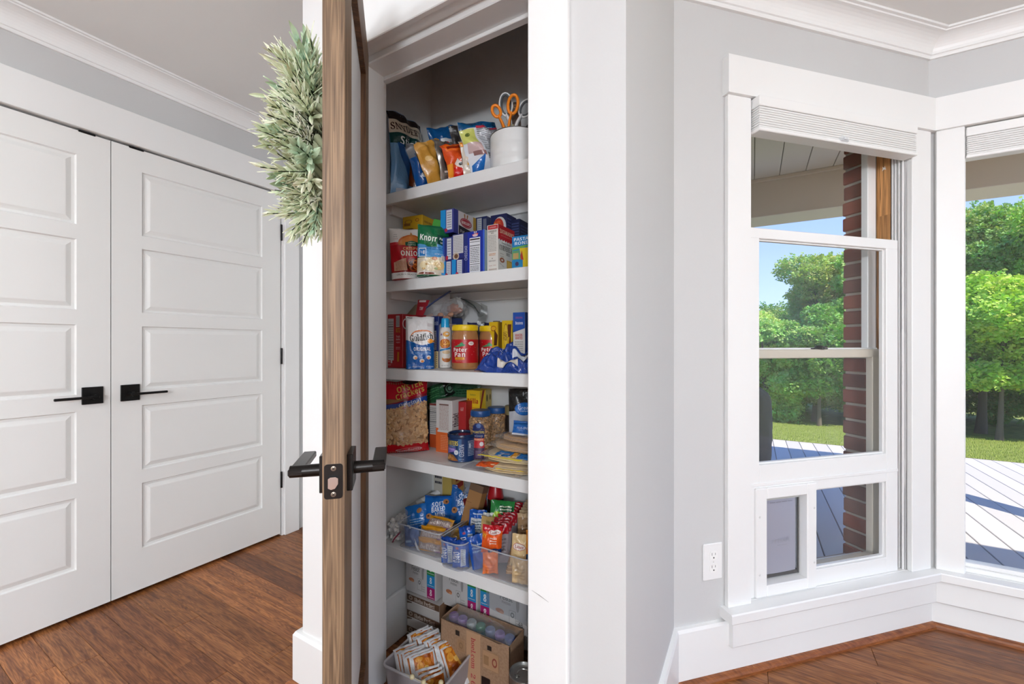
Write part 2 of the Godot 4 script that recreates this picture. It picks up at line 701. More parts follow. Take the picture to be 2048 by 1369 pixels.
func wall_piece(called: String, label: String, parts: Array, xf := Transform3D(), m: Material = null) -> MeshInstance3D:
	var st := mb()
	for p in parts:
		bx(st, Vector3(p[0], p[1], p[2]), Vector3(p[3], p[4], p[5]), 0.0, xf)
	var o := build(st, called, m if m else M.wall)
	structure(o, label, "wall")
	return o

func plank_mesh(l: float, w: float, uo: Vector2) -> ArrayMesh:
	# top face with a tiny eased edge; lies along x, top at y = 0
	var st := mb()
	var e := 0.0012
	var hl := l / 2 - 0.0003
	var hw := w / 2 - 0.0003
	var P := func(x: float, y: float, z: float): return [Vector3(x, y, z), uo + Vector2((x + l / 2) / 1.6, (z + w / 2) / 0.8)]
	var top := [P.call(-hl + e, 0.0, -hw + e), P.call(hl - e, 0.0, -hw + e), P.call(hl - e, 0.0, hw - e), P.call(-hl + e, 0.0, hw - e)]
	var rim := [P.call(-hl, -e, -hw), P.call(hl, -e, -hw), P.call(hl, -e, hw), P.call(-hl, -e, hw)]
	var bot := [P.call(-hl, -0.018, -hw), P.call(hl, -0.018, -hw), P.call(hl, -0.018, hw), P.call(-hl, -0.018, hw)]
	var faces := [[top[0], top[1], top[2], top[3], Vector3.UP]]
	var sides := [Vector3(0, 0, -1), Vector3(1, 0, 0), Vector3(0, 0, 1), Vector3(-1, 0, 0)]
	for i in 4:
		var k := (i + 1) % 4
		faces.append([top[i], top[k], rim[k], rim[i], (sides[i] + Vector3.UP).normalized()])
		faces.append([rim[i], rim[k], bot[k], bot[i], sides[i]])
	for f in faces:
		var n: Vector3 = f[4]
		for t in [[0, 1, 2], [0, 2, 3]]:
			var a: Array = f[t[0]]
			var b: Array = f[t[1]]
			var c: Array = f[t[2]]
			if (b[0] - a[0]).cross(c[0] - a[0]).dot(n) > 0:
				var s := b
				b = c
				c = s
			for q in [a, b, c]:
				st.set_normal(n)
				st.set_uv(q[1])
				st.add_vertex(q[0])
	return st.commit()

func build_floor() -> void:
	var fl := struct_root("floor", "oak strip floor running from the hall into the breakfast nook", "floor")
	var sub := mb()
	bx(sub, Vector3(-3.2, -0.2, -2.45), Vector3(3.2, -0.0185, 3.0))
	build(sub, "subfloor", M.dark, fl)
	rng.seed = 21
	var w := 0.0965
	var meshes := []
	for k in 16:
		meshes.append(plank_mesh(1.35, w, Vector2(rng.randf(), rng.randf())))
	var row := 0
	var z := -2.40
	var short_meshes := {}
	while z < 1.9:
		var x := -3.1 - rng.randf() * 1.2
		while x < 3.05:
			var l := 1.35
			if x + l > -3.1:
				var o := inst(meshes[rng.randi() % 16], "plank", fl, Transform3D(Basis(), Vector3(x + l / 2, 0, z + w / 2)), M.oak[[0, 0, 1, 2, 3, 3, 0, 4][rng.randi() % 8]])
				if rng.randf() < 0.5:
					o.rotation.y = PI
			x += l
		z += w
		row += 1
	var back := mb()
	bx(back, Vector3(-3.2, -0.019, 1.9), Vector3(3.2, 0.0, 3.0))
	build(back, "floor_panel", M.shoe, fl)

func crown_prof(yc: float, p: float, hgt: float) -> Array:
	var r := [Vector2(0, yc), Vector2(0, yc - hgt), Vector2(0.010, yc - hgt), Vector2(0.012, yc - hgt + 0.005), Vector2(0.012, yc - hgt + 0.012), Vector2(0.017, yc - hgt + 0.014)]
	var R := Vector2(p - 0.012 - 0.017, hgt - 0.014 - 0.012)
	for i in range(1, 9):
		var t := PI / 2 * i / 8
		r.append(Vector2(0.017 + R.x * (1 - cos(t)), yc - hgt + 0.014 + R.y * sin(t)))
	r.append_array([Vector2(p - 0.010, yc - 0.008), Vector2(p, yc - 0.008), Vector2(p, yc)])
	return r

func build_room() -> void:
	build_floor()
	# ceilings
	structure(wall_piece("ceiling_nook", "flat white ceiling above the window nook", [[-1.3, CEIL, -2.6, 3.3, CEIL + 0.15, 3.1]], Transform3D(), M.ceiling), "flat white ceiling above the window nook", "ceiling")
	structure(wall_piece("ceiling_hall", "flat white ceiling above the closet doors", [[-3.3, CEIL_HALL, -2.6, -1.3, CEIL_HALL + 0.12, 3.1]], Transform3D(), M.ceiling), "flat white ceiling above the closet doors", "ceiling")
	# closet wall with the double-door opening, local x = -z
	wall_piece("wall_left", "pale grey wall above the white closet doors", [[-3.0, 0, -0.12, -0.07, CEIL_HALL, 0], [1.472, 0, -0.12, 1.72, CEIL_HALL, 0], [-0.07, 2.035, -0.12, 1.472, CEIL_HALL, 0]], FC)
	wall_piece("wall_closet", "unseen closet shell behind the white doors, keeping the door gaps dark", [[-0.2, 0, -0.72, 1.7, CEIL_HALL, -0.66], [-0.2, 0, -0.68, -0.12, CEIL_HALL, -0.1], [1.62, 0, -0.68, 1.7, CEIL_HALL, -0.1]], FC)  # unseen shell; keeps the gaps round the doors dark
	wall_piece("wall_hall_end", "white wall closing the hall behind the pantry corner", [[-2.55, 0, -1.74, -1.2, CEIL_HALL, -1.62]])
	# pantry block
	wall_piece("wall_pantry", "light grey wall between the pantry opening and the nook", [[-1.292, 0, -0.98, -1.084, CEIL_HALL, -0.865], [-0.437, 0, -0.98, -0.2274, CEIL, -0.865], [-1.084, 2.05, -0.98, -0.437, CEIL_HALL, -0.865]])
	wall_piece("wall_pantry_side", "pale wall running back from the pantry corner to the window wall", [[-0.345, 0, -1.62, -0.2274, CEIL, -0.98]])
	wall_piece("wall_pantry_left", "outer wall of the pantry beside the hall", [[-1.292, 0, -1.62, -1.19, CEIL_HALL, -0.98]])
	wall_piece("wall_pantry_back", "grey painted back wall inside the pantry", [[-1.19, 0, -1.62, -0.345, CEIL, -1.372]], Transform3D(), M.pantry_wall)
	var lin_ := mb()
	bx(lin_, Vector3(-1.192, 0, -1.372), Vector3(-1.186, CEIL, -0.98))
	bx(lin_, Vector3(-0.351, 0, -1.372), Vector3(-0.345, CEIL, -0.98))
	bx(lin_, Vector3(-1.186, 0, -0.986), Vector3(-1.09, CEIL, -0.98))
	structure(build(lin_, "wall_pantry_inside", M.pantry_wall), "grey painted side walls inside the pantry", "wall")
	# window wall 1 (angled) with opening s 0.30..1.065, y 0.232..1.99
	wall_piece("wall_bay_left", "pale grey angled bay wall round the pet door window", [[-0.05, 0, -0.13, 0.30, CEIL, 0], [1.065, 0, -0.13, 1.25, CEIL, 0], [0.30, 1.99, -0.13, 1.065, CEIL, 0], [0.30, 0, -0.13, 1.065, 0.222, 0]], F1)
	wall_piece("wall_bay_back", "pale grey bay wall round the tall window on the right", [[0.60, 0, -0.13, 0.718, CEIL, 0], [2.10, 0, -0.13, 2.25, CEIL, 0], [0.718, 1.99, -0.13, 2.10, CEIL, 0], [0.718, 0, -0.13, 2.10, 0.222, 0]], F2)
	var F3 := Transform3D(Basis(Vector3(0.70711, 0, 0.70711), Vector3.UP, Vector3(-0.70711, 0, 0.70711)), Vector3(2.20, 0, -2.3126))
	wall_piece("wall_bay_right", "bay wall on the far side of the nook", [[-0.05, 0, -0.13, 0.13, CEIL, 0], [1.06, 0, -0.13, 1.25, CEIL, 0], [0.13, 1.99, -0.13, 1.06, CEIL, 0], [0.13, 0, -0.13, 1.06, 0.222, 0]], F3)
	wall_piece("wall_right", "unseen kitchen wall with a wide opening placed to let daylight in", [[3.0436, 0, -1.5, 3.17, CEIL, -0.7], [3.0436, 0, 2.0, 3.17, CEIL, 3.0], [3.0436, 2.1, -0.7, 3.17, CEIL, 2.0]])  # out of view; its opening lets daylight in from the right
	wall_piece("wall_rear", "kitchen wall behind the viewpoint", [[-3.2, 0, 2.9, -1.3, CEIL_HALL, 3.02], [-1.3, 0, 2.9, 3.17, CEIL, 3.02]])
	# crowns
	var c1 := mb()
	moulding(c1, [Vector2(-2.417, 2.9), Vector2(-2.417, -1.62), Vector2(-1.3, -1.62)], crown_prof(CEIL_HALL, 0.088, 0.086))
	structure(build(c1, "trim_crown_hall", M.white), "white cove crown moulding above the closet doors", "moulding")
	var c2 := mb()
	moulding(c2, [N0, N1, N2, N3, N4, N5], crown_prof(CEIL, 0.085, 0.078))
	structure(build(c2, "trim_crown_nook", M.white), "white cove crown moulding round the window nook", "moulding")
	# baseboards and shoe mouldings
	var base := [Vector2(0, 0.0), Vector2(0.016, 0.0), Vector2(0.016, 0.176), Vector2(0.012, 0.186), Vector2(0, 0.188)]
	var b1 := mb()
	moulding(b1, [N0 + Vector2(0, 0.0), N1, N2, N3, N4, Vector2(3.0436, -0.7)], base)
	structure(build(b1, "baseboard_nook", M.white), "tall white baseboard along the window nook walls", "baseboard")
	var b2 := mb()
	moulding(b2, [Vector2(-1.292, -1.62), Vector2(-1.292, -0.865), Vector2(-1.094, -0.865)], [Vector2(0, 0.0), Vector2(0.030, 0.0), Vector2(0.030, 0.168), Vector2(0.024, 0.178), Vector2(0, 0.182)])
	structure(build(b2, "baseboard_pantry", M.white), "white baseboard wrapping the pantry corner in the hall", "baseboard")
	var shoe := [Vector2(0.016, 0.0), Vector2(0.035, 0.0), Vector2(0.034, 0.008), Vector2(0.030, 0.014), Vector2(0.024, 0.018), Vector2(0.016, 0.0195)]
	var s1 := mb()
	moulding(s1, [N0, N1, N2, N3, N4], shoe)
	structure(build(s1, "trim_shoe_nook", M.shoe), "stained oak shoe moulding along the nook baseboard", "moulding")
	var s2 := mb()
	var sh2 := []
	for p in shoe:
		sh2.append(Vector2(p.x + 0.014, p.y))
	moulding(s2, [Vector2(-1.292, -1.62), Vector2(-1.292, -0.865), Vector2(-1.094, -0.865)], sh2)
	structure(build(s2, "trim_shoe_pantry", M.shoe), "stained oak shoe moulding at the pantry corner", "moulding")
	var b3 := mb()
	bx(b3, Vector3(-1.186, 0, -1.372), Vector3(-1.172, 0.185, -0.986), 0.003)
	bx(b3, Vector3(-1.186, 0, -1.372), Vector3(-0.351, 0.185, -1.358), 0.003)
	structure(build(b3, "baseboard_pantry_inside", M.white), "white baseboard inside the pantry", "baseboard")
	# pantry door trim: casings, jambs, head stop
	var pd := struct_root("trim_pantry", "white casing and jamb round the pantry opening", "casing")
	var st := mb()
	bx(st, Vector3(-1.292, 0, -0.866), Vector3(-1.070, CEIL_HALL, -0.850), 0.002)
	build(st, "casing", M.white, pd)
	st = mb()
	bx(st, Vector3(-0.449, 0, -0.866), Vector3(-0.351, CEIL, -0.848), 0.003)
	build(st, "casing", M.white, pd)
	st = mb()
	bx(st, Vector3(-1.070, 2.022, -0.866), Vector3(-0.449, CEIL, -0.850), 0.002)
	build(st, "casing", M.white, pd)
	st = mb()
	bx(st, Vector3(-1.090, 0, -1.002), Vector3(-1.064, 2.05, -0.862), 0.002)
	bx(st, Vector3(-1.066, 0, -0.982), Vector3(-1.054, 2.032, -0.908), 0.002)
	build(st, "jamb", M.white, pd)
	st = mb()
	bx(st, Vector3(-0.455, 0, -1.002), Vector3(-0.430, 2.05, -0.862), 0.002)
	bx(st, Vector3(-0.467, 0, -0.982), Vector3(-0.455, 2.032, -0.908), 0.002)
	build(st, "jamb", M.white, pd)
	st = mb()
	bx(st, Vector3(-1.090, 2.034, -1.002), Vector3(-0.430, 2.056, -0.862), 0.002)
	bx(st, Vector3(-1.064, 2.012, -0.982), Vector3(-0.455, 2.036, -0.908), 0.003)
	bx(st, Vector3(-1.064, 2.002, -1.003), Vector3(-0.455, 2.036, -0.980), 0.002)
	build(st, "head_jamb", M.white, pd)
	# pale scuff on the casing right of the opening
	var sc := mb()
	for p in [[1066, 1228, 1098, 1240, 0.0007], [1064, 1225, 1092, 1238, 0.0004]]:
		var a := Vector3(-0.4372, 0.5695, -0.8476)
		tube(sc, [a + Vector3(0, 0, 0), a + Vector3(0.020, -0.006, 0.0002), a + Vector3(0.042, -0.0145, 0)], [0.0002, p[4], 0.0002], 5)
	build(sc, "scuff_mark", pm("8e8a85", 0.8), pd)
	# shelves
	var ys := [1.677, 1.360, 1.0435, 0.731, 0.4035]
	var words := ["topmost", "second", "third", "fourth", "lowest"]
	for k in 5:
		var s := mb()
		bx(s, Vector3(-1.186, ys[k] - 0.020, -1.370), Vector3(-0.352, ys[k], -1.100), 0.0008)
		var root := thing("pantry_shelf", "%s white pantry shelf counted from the top" % words[k] if k > 0 and k < 4 else ("topmost white pantry shelf holding chip bags and the scissors tin" if k == 0 else "lowest white pantry shelf holding the clear plastic bins"), "shelf", Vector3.ZERO, 0.0, "white pantry shelves")
		build(s, "board", M.shelf, root)
		s = mb()
		bx(s, Vector3(-1.186, ys[k] - 0.039, -1.101), Vector3(-0.352, ys[k], -1.083), 0.0015)
		build(s, "front_trim", M.shelf, root)
		s = mb()
		bx(s, Vector3(-1.186, ys[k] - 0.058, -1.372), Vector3(-0.352, ys[k] - 0.021, -1.356), 0.001)
		bx(s, Vector3(-1.187, ys[k] - 0.058, -1.356), Vector3(-1.172, ys[k] - 0.021, -1.13), 0.001)
		build(s, "cleat", M.shelf, root)
	# added fill lamps, all out of view
	fill_ceiling_panel(0.9, 0.9, CEIL, 1.1, 0.5, 0.25, "added flat fill panel over the kitchen behind the viewpoint")
	fill_ceiling_panel(0.5, 2.1, CEIL, 1.1, 0.5, 0.3, "added flat fill panel nearest the rear kitchen wall")
	fill_ceiling_panel(-1.75, 0.9, CEIL_HALL, 0.5, 1.0, 0.8, "added flat fill panel over the hall by the closet")
	fill_ceiling_panel(1.45, -1.1, CEIL, 0.5, 0.5, 0.3, "added flat fill panel over the breakfast nook")
	fill_pendant(1.30, 2.25, 1.60, 7.2, "added white globe fill lamp behind the viewpoint, lighting the pantry")
	fill_pendant(-1.30, 2.25, 1.62, 2.2, "added white globe fill lamp behind the viewpoint, lighting the hall")
	fill_pendant(2.35, -0.30, 1.62, 1.2, "added white globe fill lamp out of view to the right, lighting the nook")

func fill_pendant(x: float, z: float, y: float, energy: float, label: String) -> void:  # hanging globe added out of view to brighten the pantry and walls
	var t := thing("added_globe_lamp", label, "lamp", Vector3(x, y, z), 0.0, "added globe fill lamps out of view")
	var st := mb()
	lathe(st, [Vector2(0.0, -0.17), Vector2(0.05, -0.1625), Vector2(0.1, -0.1375), Vector2(0.14, -0.0964), Vector2(0.165, -0.041), Vector2(0.17, 0.0), Vector2(0.165, 0.041), Vector2(0.14, 0.0964), Vector2(0.1, 0.1375), Vector2(0.05, 0.1625), Vector2(0.03, 0.167)], 32)
	build(st, "globe", M.lamp, t)
	st = mb()
	tube(st, [Vector3(0, 0.165, 0), Vector3(0, CEIL - y, 0)], 0.004, 8)
	lathe(st, [Vector2(0.032, 0.16), Vector2(0.032, 0.21), Vector2(0, 0.215)], 20)
	lathe(st, [Vector2(0, CEIL - y - 0.03), Vector2(0.06, CEIL - y - 0.025), Vector2(0.06, CEIL - y)], 24)
	build(st, "stem", M.black_metal, t)
	var l := OmniLight3D.new()
	l.name = "fill_globe_light"
	t.add_child(l)
	l.light_energy = energy
	l.light_size = 0.15
	l.light_color = Color(0.94, 0.968, 1.0)
	l.omni_range = 14.0
	l.omni_attenuation = 2.0
	l.shadow_enabled = true

# ---------------------------------------------------------------- closet doors
func rect_ring(st: SurfaceTool, a0: Vector2, a1: Vector2, za: float, b0: Vector2, b1: Vector2, zb: float) -> void:
	var A := [Vector3(a0.x, a0.y, za), Vector3(a1.x, a0.y, za), Vector3(a1.x, a1.y, za), Vector3(a0.x, a1.y, za)]
	var B := [Vector3(b0.x, b0.y, zb), Vector3(b1.x, b0.y, zb), Vector3(b1.x, b1.y, zb), Vector3(b0.x, b1.y, zb)]
	for i in 4:
		var k := (i + 1) % 4
		quad(st, A[i], A[k], B[k], B[i], Vector3(0, 0, 1))

func closet_door(u0: float, u1: float, hand: int, label: String) -> void:
	var t := thing("closet_door", label, "door", Vector3.ZERO, 0.0, "white five panel closet doors")
	t.transform = FC * Transform3D(Basis(), Vector3(u0, 0, 0))
	var w := u1 - u0
	var y0 := 0.015
	var y1 := 2.017
	var ops := []
	var p0 := 0.105
	for r in [[1.628, 1.918], [1.275, 1.568], [0.922, 1.214], [0.558, 0.853], [0.200, 0.498]]:
		ops.append([Vector2(p0, r[0]), Vector2(w - p0, r[1])])
	var st := mb()
	quad(st, Vector3(0, y0, 0), Vector3(p0, y0, 0), Vector3(p0, y1, 0), Vector3(0, y1, 0), Vector3.BACK)
	quad(st, Vector3(w - p0, y0, 0), Vector3(w, y0, 0), Vector3(w, y1, 0), Vector3(w - p0, y1, 0), Vector3.BACK)
	var ytop := y1
	for o in ops:
		quad(st, Vector3(p0, o[1].y, 0), Vector3(w - p0, o[1].y, 0), Vector3(w - p0, ytop, 0), Vector3(p0, ytop, 0), Vector3.BACK)
		ytop = o[0].y
	quad(st, Vector3(p0, y0, 0), Vector3(w - p0, y0, 0), Vector3(w - p0, ytop, 0), Vector3(p0, ytop, 0), Vector3.BACK)
	var bk := Vector3(0, 0, -0.035)
	for e in [[Vector3(0, y0, 0), Vector3(0, y1, 0), Vector3.LEFT], [Vector3(w, y0, 0), Vector3(w, y1, 0), Vector3.RIGHT], [Vector3(0, y0, 0), Vector3(w, y0, 0), Vector3.DOWN], [Vector3(0, y1, 0), Vector3(w, y1, 0), Vector3.UP]]:
		quad(st, e[0], e[1], e[1] + bk, e[0] + bk, e[2])
	quad(st, Vector3(0, y0, -0.035), Vector3(w, y0, -0.035), Vector3(w, y1, -0.035), Vector3(0, y1, -0.035), Vector3.FORWARD)
	build(st, "slab", M.door_white, t)
	for o in ops:
		var s := mb()
		var lo: Vector2 = o[0]
		var hi: Vector2 = o[1]
		var steps := [[0.0, 0.0], [0.004, -0.009], [0.014, -0.0095], [0.030, -0.0025], [0.033, -0.002]]
		for i in steps.size() - 1:
			var a: Vector2 = Vector2.ONE * steps[i][0]
			var b: Vector2 = Vector2.ONE * steps[i + 1][0]
			rect_ring(s, lo + a, hi - a, steps[i][1], lo + b, hi - b, steps[i + 1][1])
		var c := Vector2.ONE * 0.033
		quad(s, Vector3(lo.x + c.x, lo.y + c.y, -0.002), Vector3(hi.x - c.x, lo.y + c.y, -0.002), Vector3(hi.x - c.x, hi.y - c.y, -0.002), Vector3(lo.x + c.x, hi.y - c.y, -0.002), Vector3.BACK)
		build(s, "panel", M.door_white, t)
	# square rose and lever
	var hxp := 0.062 if hand > 0 else w - 0.058
	var lv := Node3D.new()
	lv.name = "lever_handle"
	t.add_child(lv, true)
	lv.position = Vector3(hxp, 0.916, 0)
	var r := mb()
	bx(r, Vector3(-0.033, -0.036, 0), Vector3(0.033, 0.036, 0.009), 0.0012)
	build(r, "rose", M.black_metal, lv)
	var b := mb()
	tube(b, [Vector3(0, -0.004, 0.008), Vector3(0, -0.004, 0.05)], 0.0105, 14)
	bx(b, Vector3(-0.011 * hand, -0.0095, 0.040), Vector3(0.122 * hand, 0.0010, 0.052), 0.0022)
	build(b, "lever", M.black_metal, lv)
	# ball catch plate at the head
	var cp := mb()
	var cx := 0.085 if hand > 0 else w - 0.074
	bx(cp, Vector3(cx - 0.026, y1 - 0.004, -0.024), Vector3(cx + 0.026, y1 + 0.004, 0.003), 0.001)
	build(cp, "ball_catch", M.black_metal, t)
	for y in [1.793, 1.063, 0.332]:
		var hg := mb()
		var hxx := w + 0.004 if hand > 0 else -0.004
		tube(hg, [Vector3(hxx, y - 0.047, 0.004), Vector3(hxx, y + 0.047, 0.004)], 0.0058, 12)
		bx(hg, Vector3(hxx - 0.003, y - 0.044, -0.03), Vector3(hxx + 0.003, y + 0.044, 0.001))
		build(hg, "hinge", M.black_metal, t)

func build_closet() -> void:
	closet_door(-0.056, 0.6985, -1, "white five panel closet door with its black lever pointing away from the hinged right door")
	closet_door(0.7015, 1.4515, 1, "white five panel closet door hinged at the hall corner beside the wreath")
	var tr := struct_root("trim_closet", "flat white casing and header round the closet doors", "casing")
	tr.transform = FC
	var st := mb()
	bx(st, Vector3(-0.30, 2.026, 0), Vector3(1.575, 2.168, 0.021), 0.002)
	build(st, "header", M.white, tr)
	st = mb()
	bx(st, Vector3(1.470, 0, 0), Vector3(1.560, 2.026, 0.017), 0.002)
	build(st, "casing", M.white, tr)
	st = mb()
	bx(st, Vector3(-0.20, 0, 0), Vector3(-0.078, 2.026, 0.017), 0.002)
	build(st, "casing", M.white, tr)
	st = mb()
	bx(st, Vector3(1.459, 0, -0.12), Vector3(1.472, 2.036, 0.002), 0.001)
	bx(st, Vector3(-0.072, 0, -0.12), Vector3(-0.060, 2.036, 0.002), 0.001)
	bx(st, Vector3(-0.07, 2.027, -0.12), Vector3(1.472, 2.036, 0.002), 0.001)
	build(st, "jamb", M.white, tr)
	var t2 := struct_root("trim_hall_end", "white casing on the wall at the end of the hall", "casing")
	st = mb()
	bx(st, Vector3(-2.416, 0, -1.621), Vector3(-2.325, 2.10, -1.600), 0.003)
	build(st, "casing", M.white, t2)
	st = mb()
	bx(st, Vector3(-2.325, 0, -1.621), Vector3(-1.30, 2.10, -1.612), 0.001)
	build(st, "panel", M.door_white, t2)

# ---------------------------------------------------------------- pantry door
func build_pantry_door() -> void:
	var psi := deg_to_rad(45.4)
	var u := Vector3(sin(psi), 0, cos(psi))
	var n := Vector3(-cos(psi), 0, sin(psi))
	var inner := Vector3(-1.028, 0, -0.895)
	var D := Transform3D(Basis(u, Vector3.UP, n), inner + n * 0.035)
	var t := thing("pantry_door", "narrow pantry door standing open, edge on, with a brown stained wooden frame and white panel", "door")
	t.transform = D
	var W := 0.61
	var y0 := 0.012
	var y1 := 2.022
	for s in [[0.0, 0.11, M.timber], [W - 0.11, W, M.timber]]:
		var st := mb()
		bx(st, Vector3(s[0], y0, -0.035), Vector3(s[1], y1, 0), 0.0012)
		build(st, "stile", s[2], t)
	for s in [[1.897, y1], [y0, 0.231]]:
		var st := mb()
		bx(st, Vector3(0.11, s[0], -0.0348), Vector3(W - 0.11, s[1], -0.0002), 0.001)
		build(st, "rail", M.timber_dark, t)
	var p := mb()
	bx(p, Vector3(0.105, 0.226, -0.0205), Vector3(W - 0.105, 1.902, -0.0145))
	build(p, "panel", M.white, t)
	# lining of the recess in a darker brown
	var ln := mb()
	for x in [[0.110, 0.1115], [W - 0.1115, W - 0.11]]:
		bx(ln, Vector3(x[0], 0.231, -0.0345), Vector3(x[1], 1.897, -0.0205))
	build(ln, "panel_bead", M.timber_dark, t)
	# latch plate let into the edge
	var lp := Node3D.new()
	lp.name = "latch"
	t.add_child(lp, true)
	lp.position = Vector3(W, 0.902, -0.0175)
	var X := Transform3D(Basis(Vector3(0, 0, -1), Vector3.UP, Vector3(1, 0, 0)), Vector3.ZERO)
	var pl := mb()
	prism(pl, rounded(0.0145, 0.0290, 0.005, 5), -0.001, 0.0012, X)
	build(pl, "faceplate", M.bronze, lp)
	var rc := mb()
	bx(rc, Vector3(-0.0085, -0.013, 0.0012), Vector3(0.0085, 0.0105, 0.0014), 0.0, X)
	build(rc, "recess", M.dark, lp)
	var bo := mb()
	prism(bo, PackedVector2Array([Vector2(-0.0078, -0.0095), Vector2(-0.0078, 0.006), Vector2(-0.004, 0.0085), Vector2(0.004, 0.0085), Vector2(0.0078, 0.006), Vector2(0.0078, -0.003), Vector2(0.003, -0.0105), Vector2(-0.003, -0.012)]), 0.001, 0.0065, X)
	build(bo, "bolt", M.steel, lp)
	for y in [-0.0215, 0.0215]:
		var sc := mb()
		lathe(sc, [Vector2(0.0, 0.0022), Vector2(0.0022, 0.0021), Vector2(0.0042, 0.0014), Vector2(0.0043, 0.001)], 16, Transform3D(Basis(Vector3(0, 0, 1), Vector3(1, 0, 0), Vector3(0, 1, 0)), Vector3(0, y, 0)))
		build(sc, "screw", mat(Color(0.55, 0.5, 0.45), 0.4, 0.8), lp)
		var cr := mb()
		for a in [0.6, 2.17]:
			bx(cr, Vector3(-0.0026, -0.0005, 0.0019), Vector3(0.0026, 0.0005, 0.0024), 0.0, X * Transform3D(Basis(Vector3(0, 0, 1), a), Vector3(0, y, 0)))
		build(cr, "screw_slot", M.dark, lp)
	# levers on both faces
	for sgn in [1.0, -1.0]:
		var lv := Node3D.new()
		lv.name = "lever_handle"
		t.add_child(lv, true)
		lv.position = Vector3(W - 0.062, 0.906, 0.0 if sgn > 0 else -0.035)
		var r := mb()
		bx(r, Vector3(-0.0325, -0.032, 0.0), Vector3(0.0325, 0.032, 0.0095 * sgn), 0.0010)
		build(r, "rose", M.bronze, lv)
		var nk := mb()
		tube(nk, [Vector3(0, 0, 0.009 * sgn), Vector3(0, 0, 0.062 * sgn)], [0.0112, 0.0105], 18)
		build(nk, "neck", M.bronze, lv)
		var bar := mb()
		bx(bar, Vector3(0.0105, -0.0060, 0.040 * sgn), Vector3(-0.122, 0.0060, 0.064 * sgn), 0.0018)
		build(bar, "lever", M.bronze, lv)
	for y in [1.80, 1.02, 0.24]:
		var hg := mb()
		tube(hg, [Vector3(-0.004, y - 0.045, 0.004), Vector3(-0.004, y + 0.045, 0.004)], 0.006, 12)
		build(hg, "hinge", M.black_metal, t)
	build_wreath(D)

func rounded(hw: float, hh: float, r: float, seg: int) -> PackedVector2Array:
	var p := PackedVector2Array()
	for c in [[1, 1, 0.0], [-1, 1, PI / 2], [-1, -1, PI], [1, -1, PI * 1.5]]:
		for i in seg + 1:
			var a: float = c[2] + PI / 2 * i / seg
			p.append(Vector2(c[0] * (hw - r) + cos(a) * r, c[1] * (hh - r) + sin(a) * r))
	return p

# a wreath of pale artificial sprigs on the outside of the door
func leaf(st: SurfaceTool, xf: Transform3D, l: float, w: float, col: Color, tip: Color, bend: float) -> void:
	# pointed leaf along +y, cupped, of four rows
	var rows := [[0.0, 0.10], [0.28, 0.85], [0.6, 0.9], [0.85, 0.42], [1.0, 0.03]]
	for i in rows.size() - 1:
		var q := []
		for e in [[i, -1.0], [i, 0.0], [i, 1.0], [i + 1, -1.0], [i + 1, 0.0], [i + 1, 1.0]]:
			var r: Array = rows[e[0]]
			var tt: float = r[0]
			q.append([xf * Vector3(e[1] * w * r[1] / 2, l * tt, bend * l * tt * tt + absf(e[1]) * w * 0.16), col.lerp(tip, tt)])
		for f in [[0, 1, 4], [0, 4, 3], [1, 2, 5], [1, 5, 4]]:
			var n: Vector3 = (q[f[1]][0] - q[f[0]][0]).cross(q[f[2]][0] - q[f[0]][0])
			if n.length_squared() < 1e-16:
				continue
			n = n.normalized()
			for k in f:
				st.set_color(q[k][1])
				st.set_normal(-n)
				st.add_vertex(q[k][0])

func sprig_mesh(seed_: int, kind: int) -> ArrayMesh:
	var r := RandomNumberGenerator.new()
	r.seed = seed_
	var st := mb()
	var L := 0.115 if kind != 1 else 0.085
	var cols := [["b4c89c", "ecefd4"], ["eceddb", "faf7ea"], ["93b497", "cbdcbd"], ["d0dcb4", "f5f4e0"]]
	var c0 := lin(cols[kind][0])
	var c1 := lin(cols[kind][1])
	var count := 15 if kind != 1 else 26
	for i in count:
		var t := float(i) / count
		var y := L * (0.12 + 0.83 * t)
		var az := 2.4 * i + r.randf_range(-0.3, 0.3)
		var open_ := r.randf_range(0.5, 0.95) * (1.0 - 0.55 * t)
		var b := Basis(Vector3.UP, az) * Basis(Vector3.RIGHT, open_)
		var ll := (r.randf_range(0.030, 0.048) if kind != 1 else r.randf_range(0.012, 0.022)) * (1.0 - 0.25 * t)
		var ww := ll * (0.26 if kind != 1 else 0.20) * (1.5 if kind == 2 else 1.0)
		var k := r.randf_range(0.9, 1.06)
		leaf(st, Transform3D(b, Vector3(0, y, 0)), ll, ww, Color(c0.r * k, c0.g * k, c0.b * k), Color(c1.r * k, c1.g * k, c1.b * k), r.randf_range(-0.1, 0.25))
	var stem := [Vector3.ZERO, Vector3(0.003, L * 0.5, 0.002), Vector3(0, L, 0)]
	var x := Vector3.RIGHT
	for i in 2:
		for k in 5:
			var a0 := TAU * k / 5
			var a1 := TAU * (k + 1) / 5
			for e in [[i, a0], [i + 1, a1], [i, a1], [i, a0], [i + 1, a0], [i + 1, a1]]:
				st.set_color(lin("7f9468"))
				st.set_normal(Vector3(cos(e[1]), 0, sin(e[1])))
				st.add_vertex(stem[e[0]] + Vector3(cos(e[1]), 0, sin(e[1])) * 0.0011)
	return st.commit()

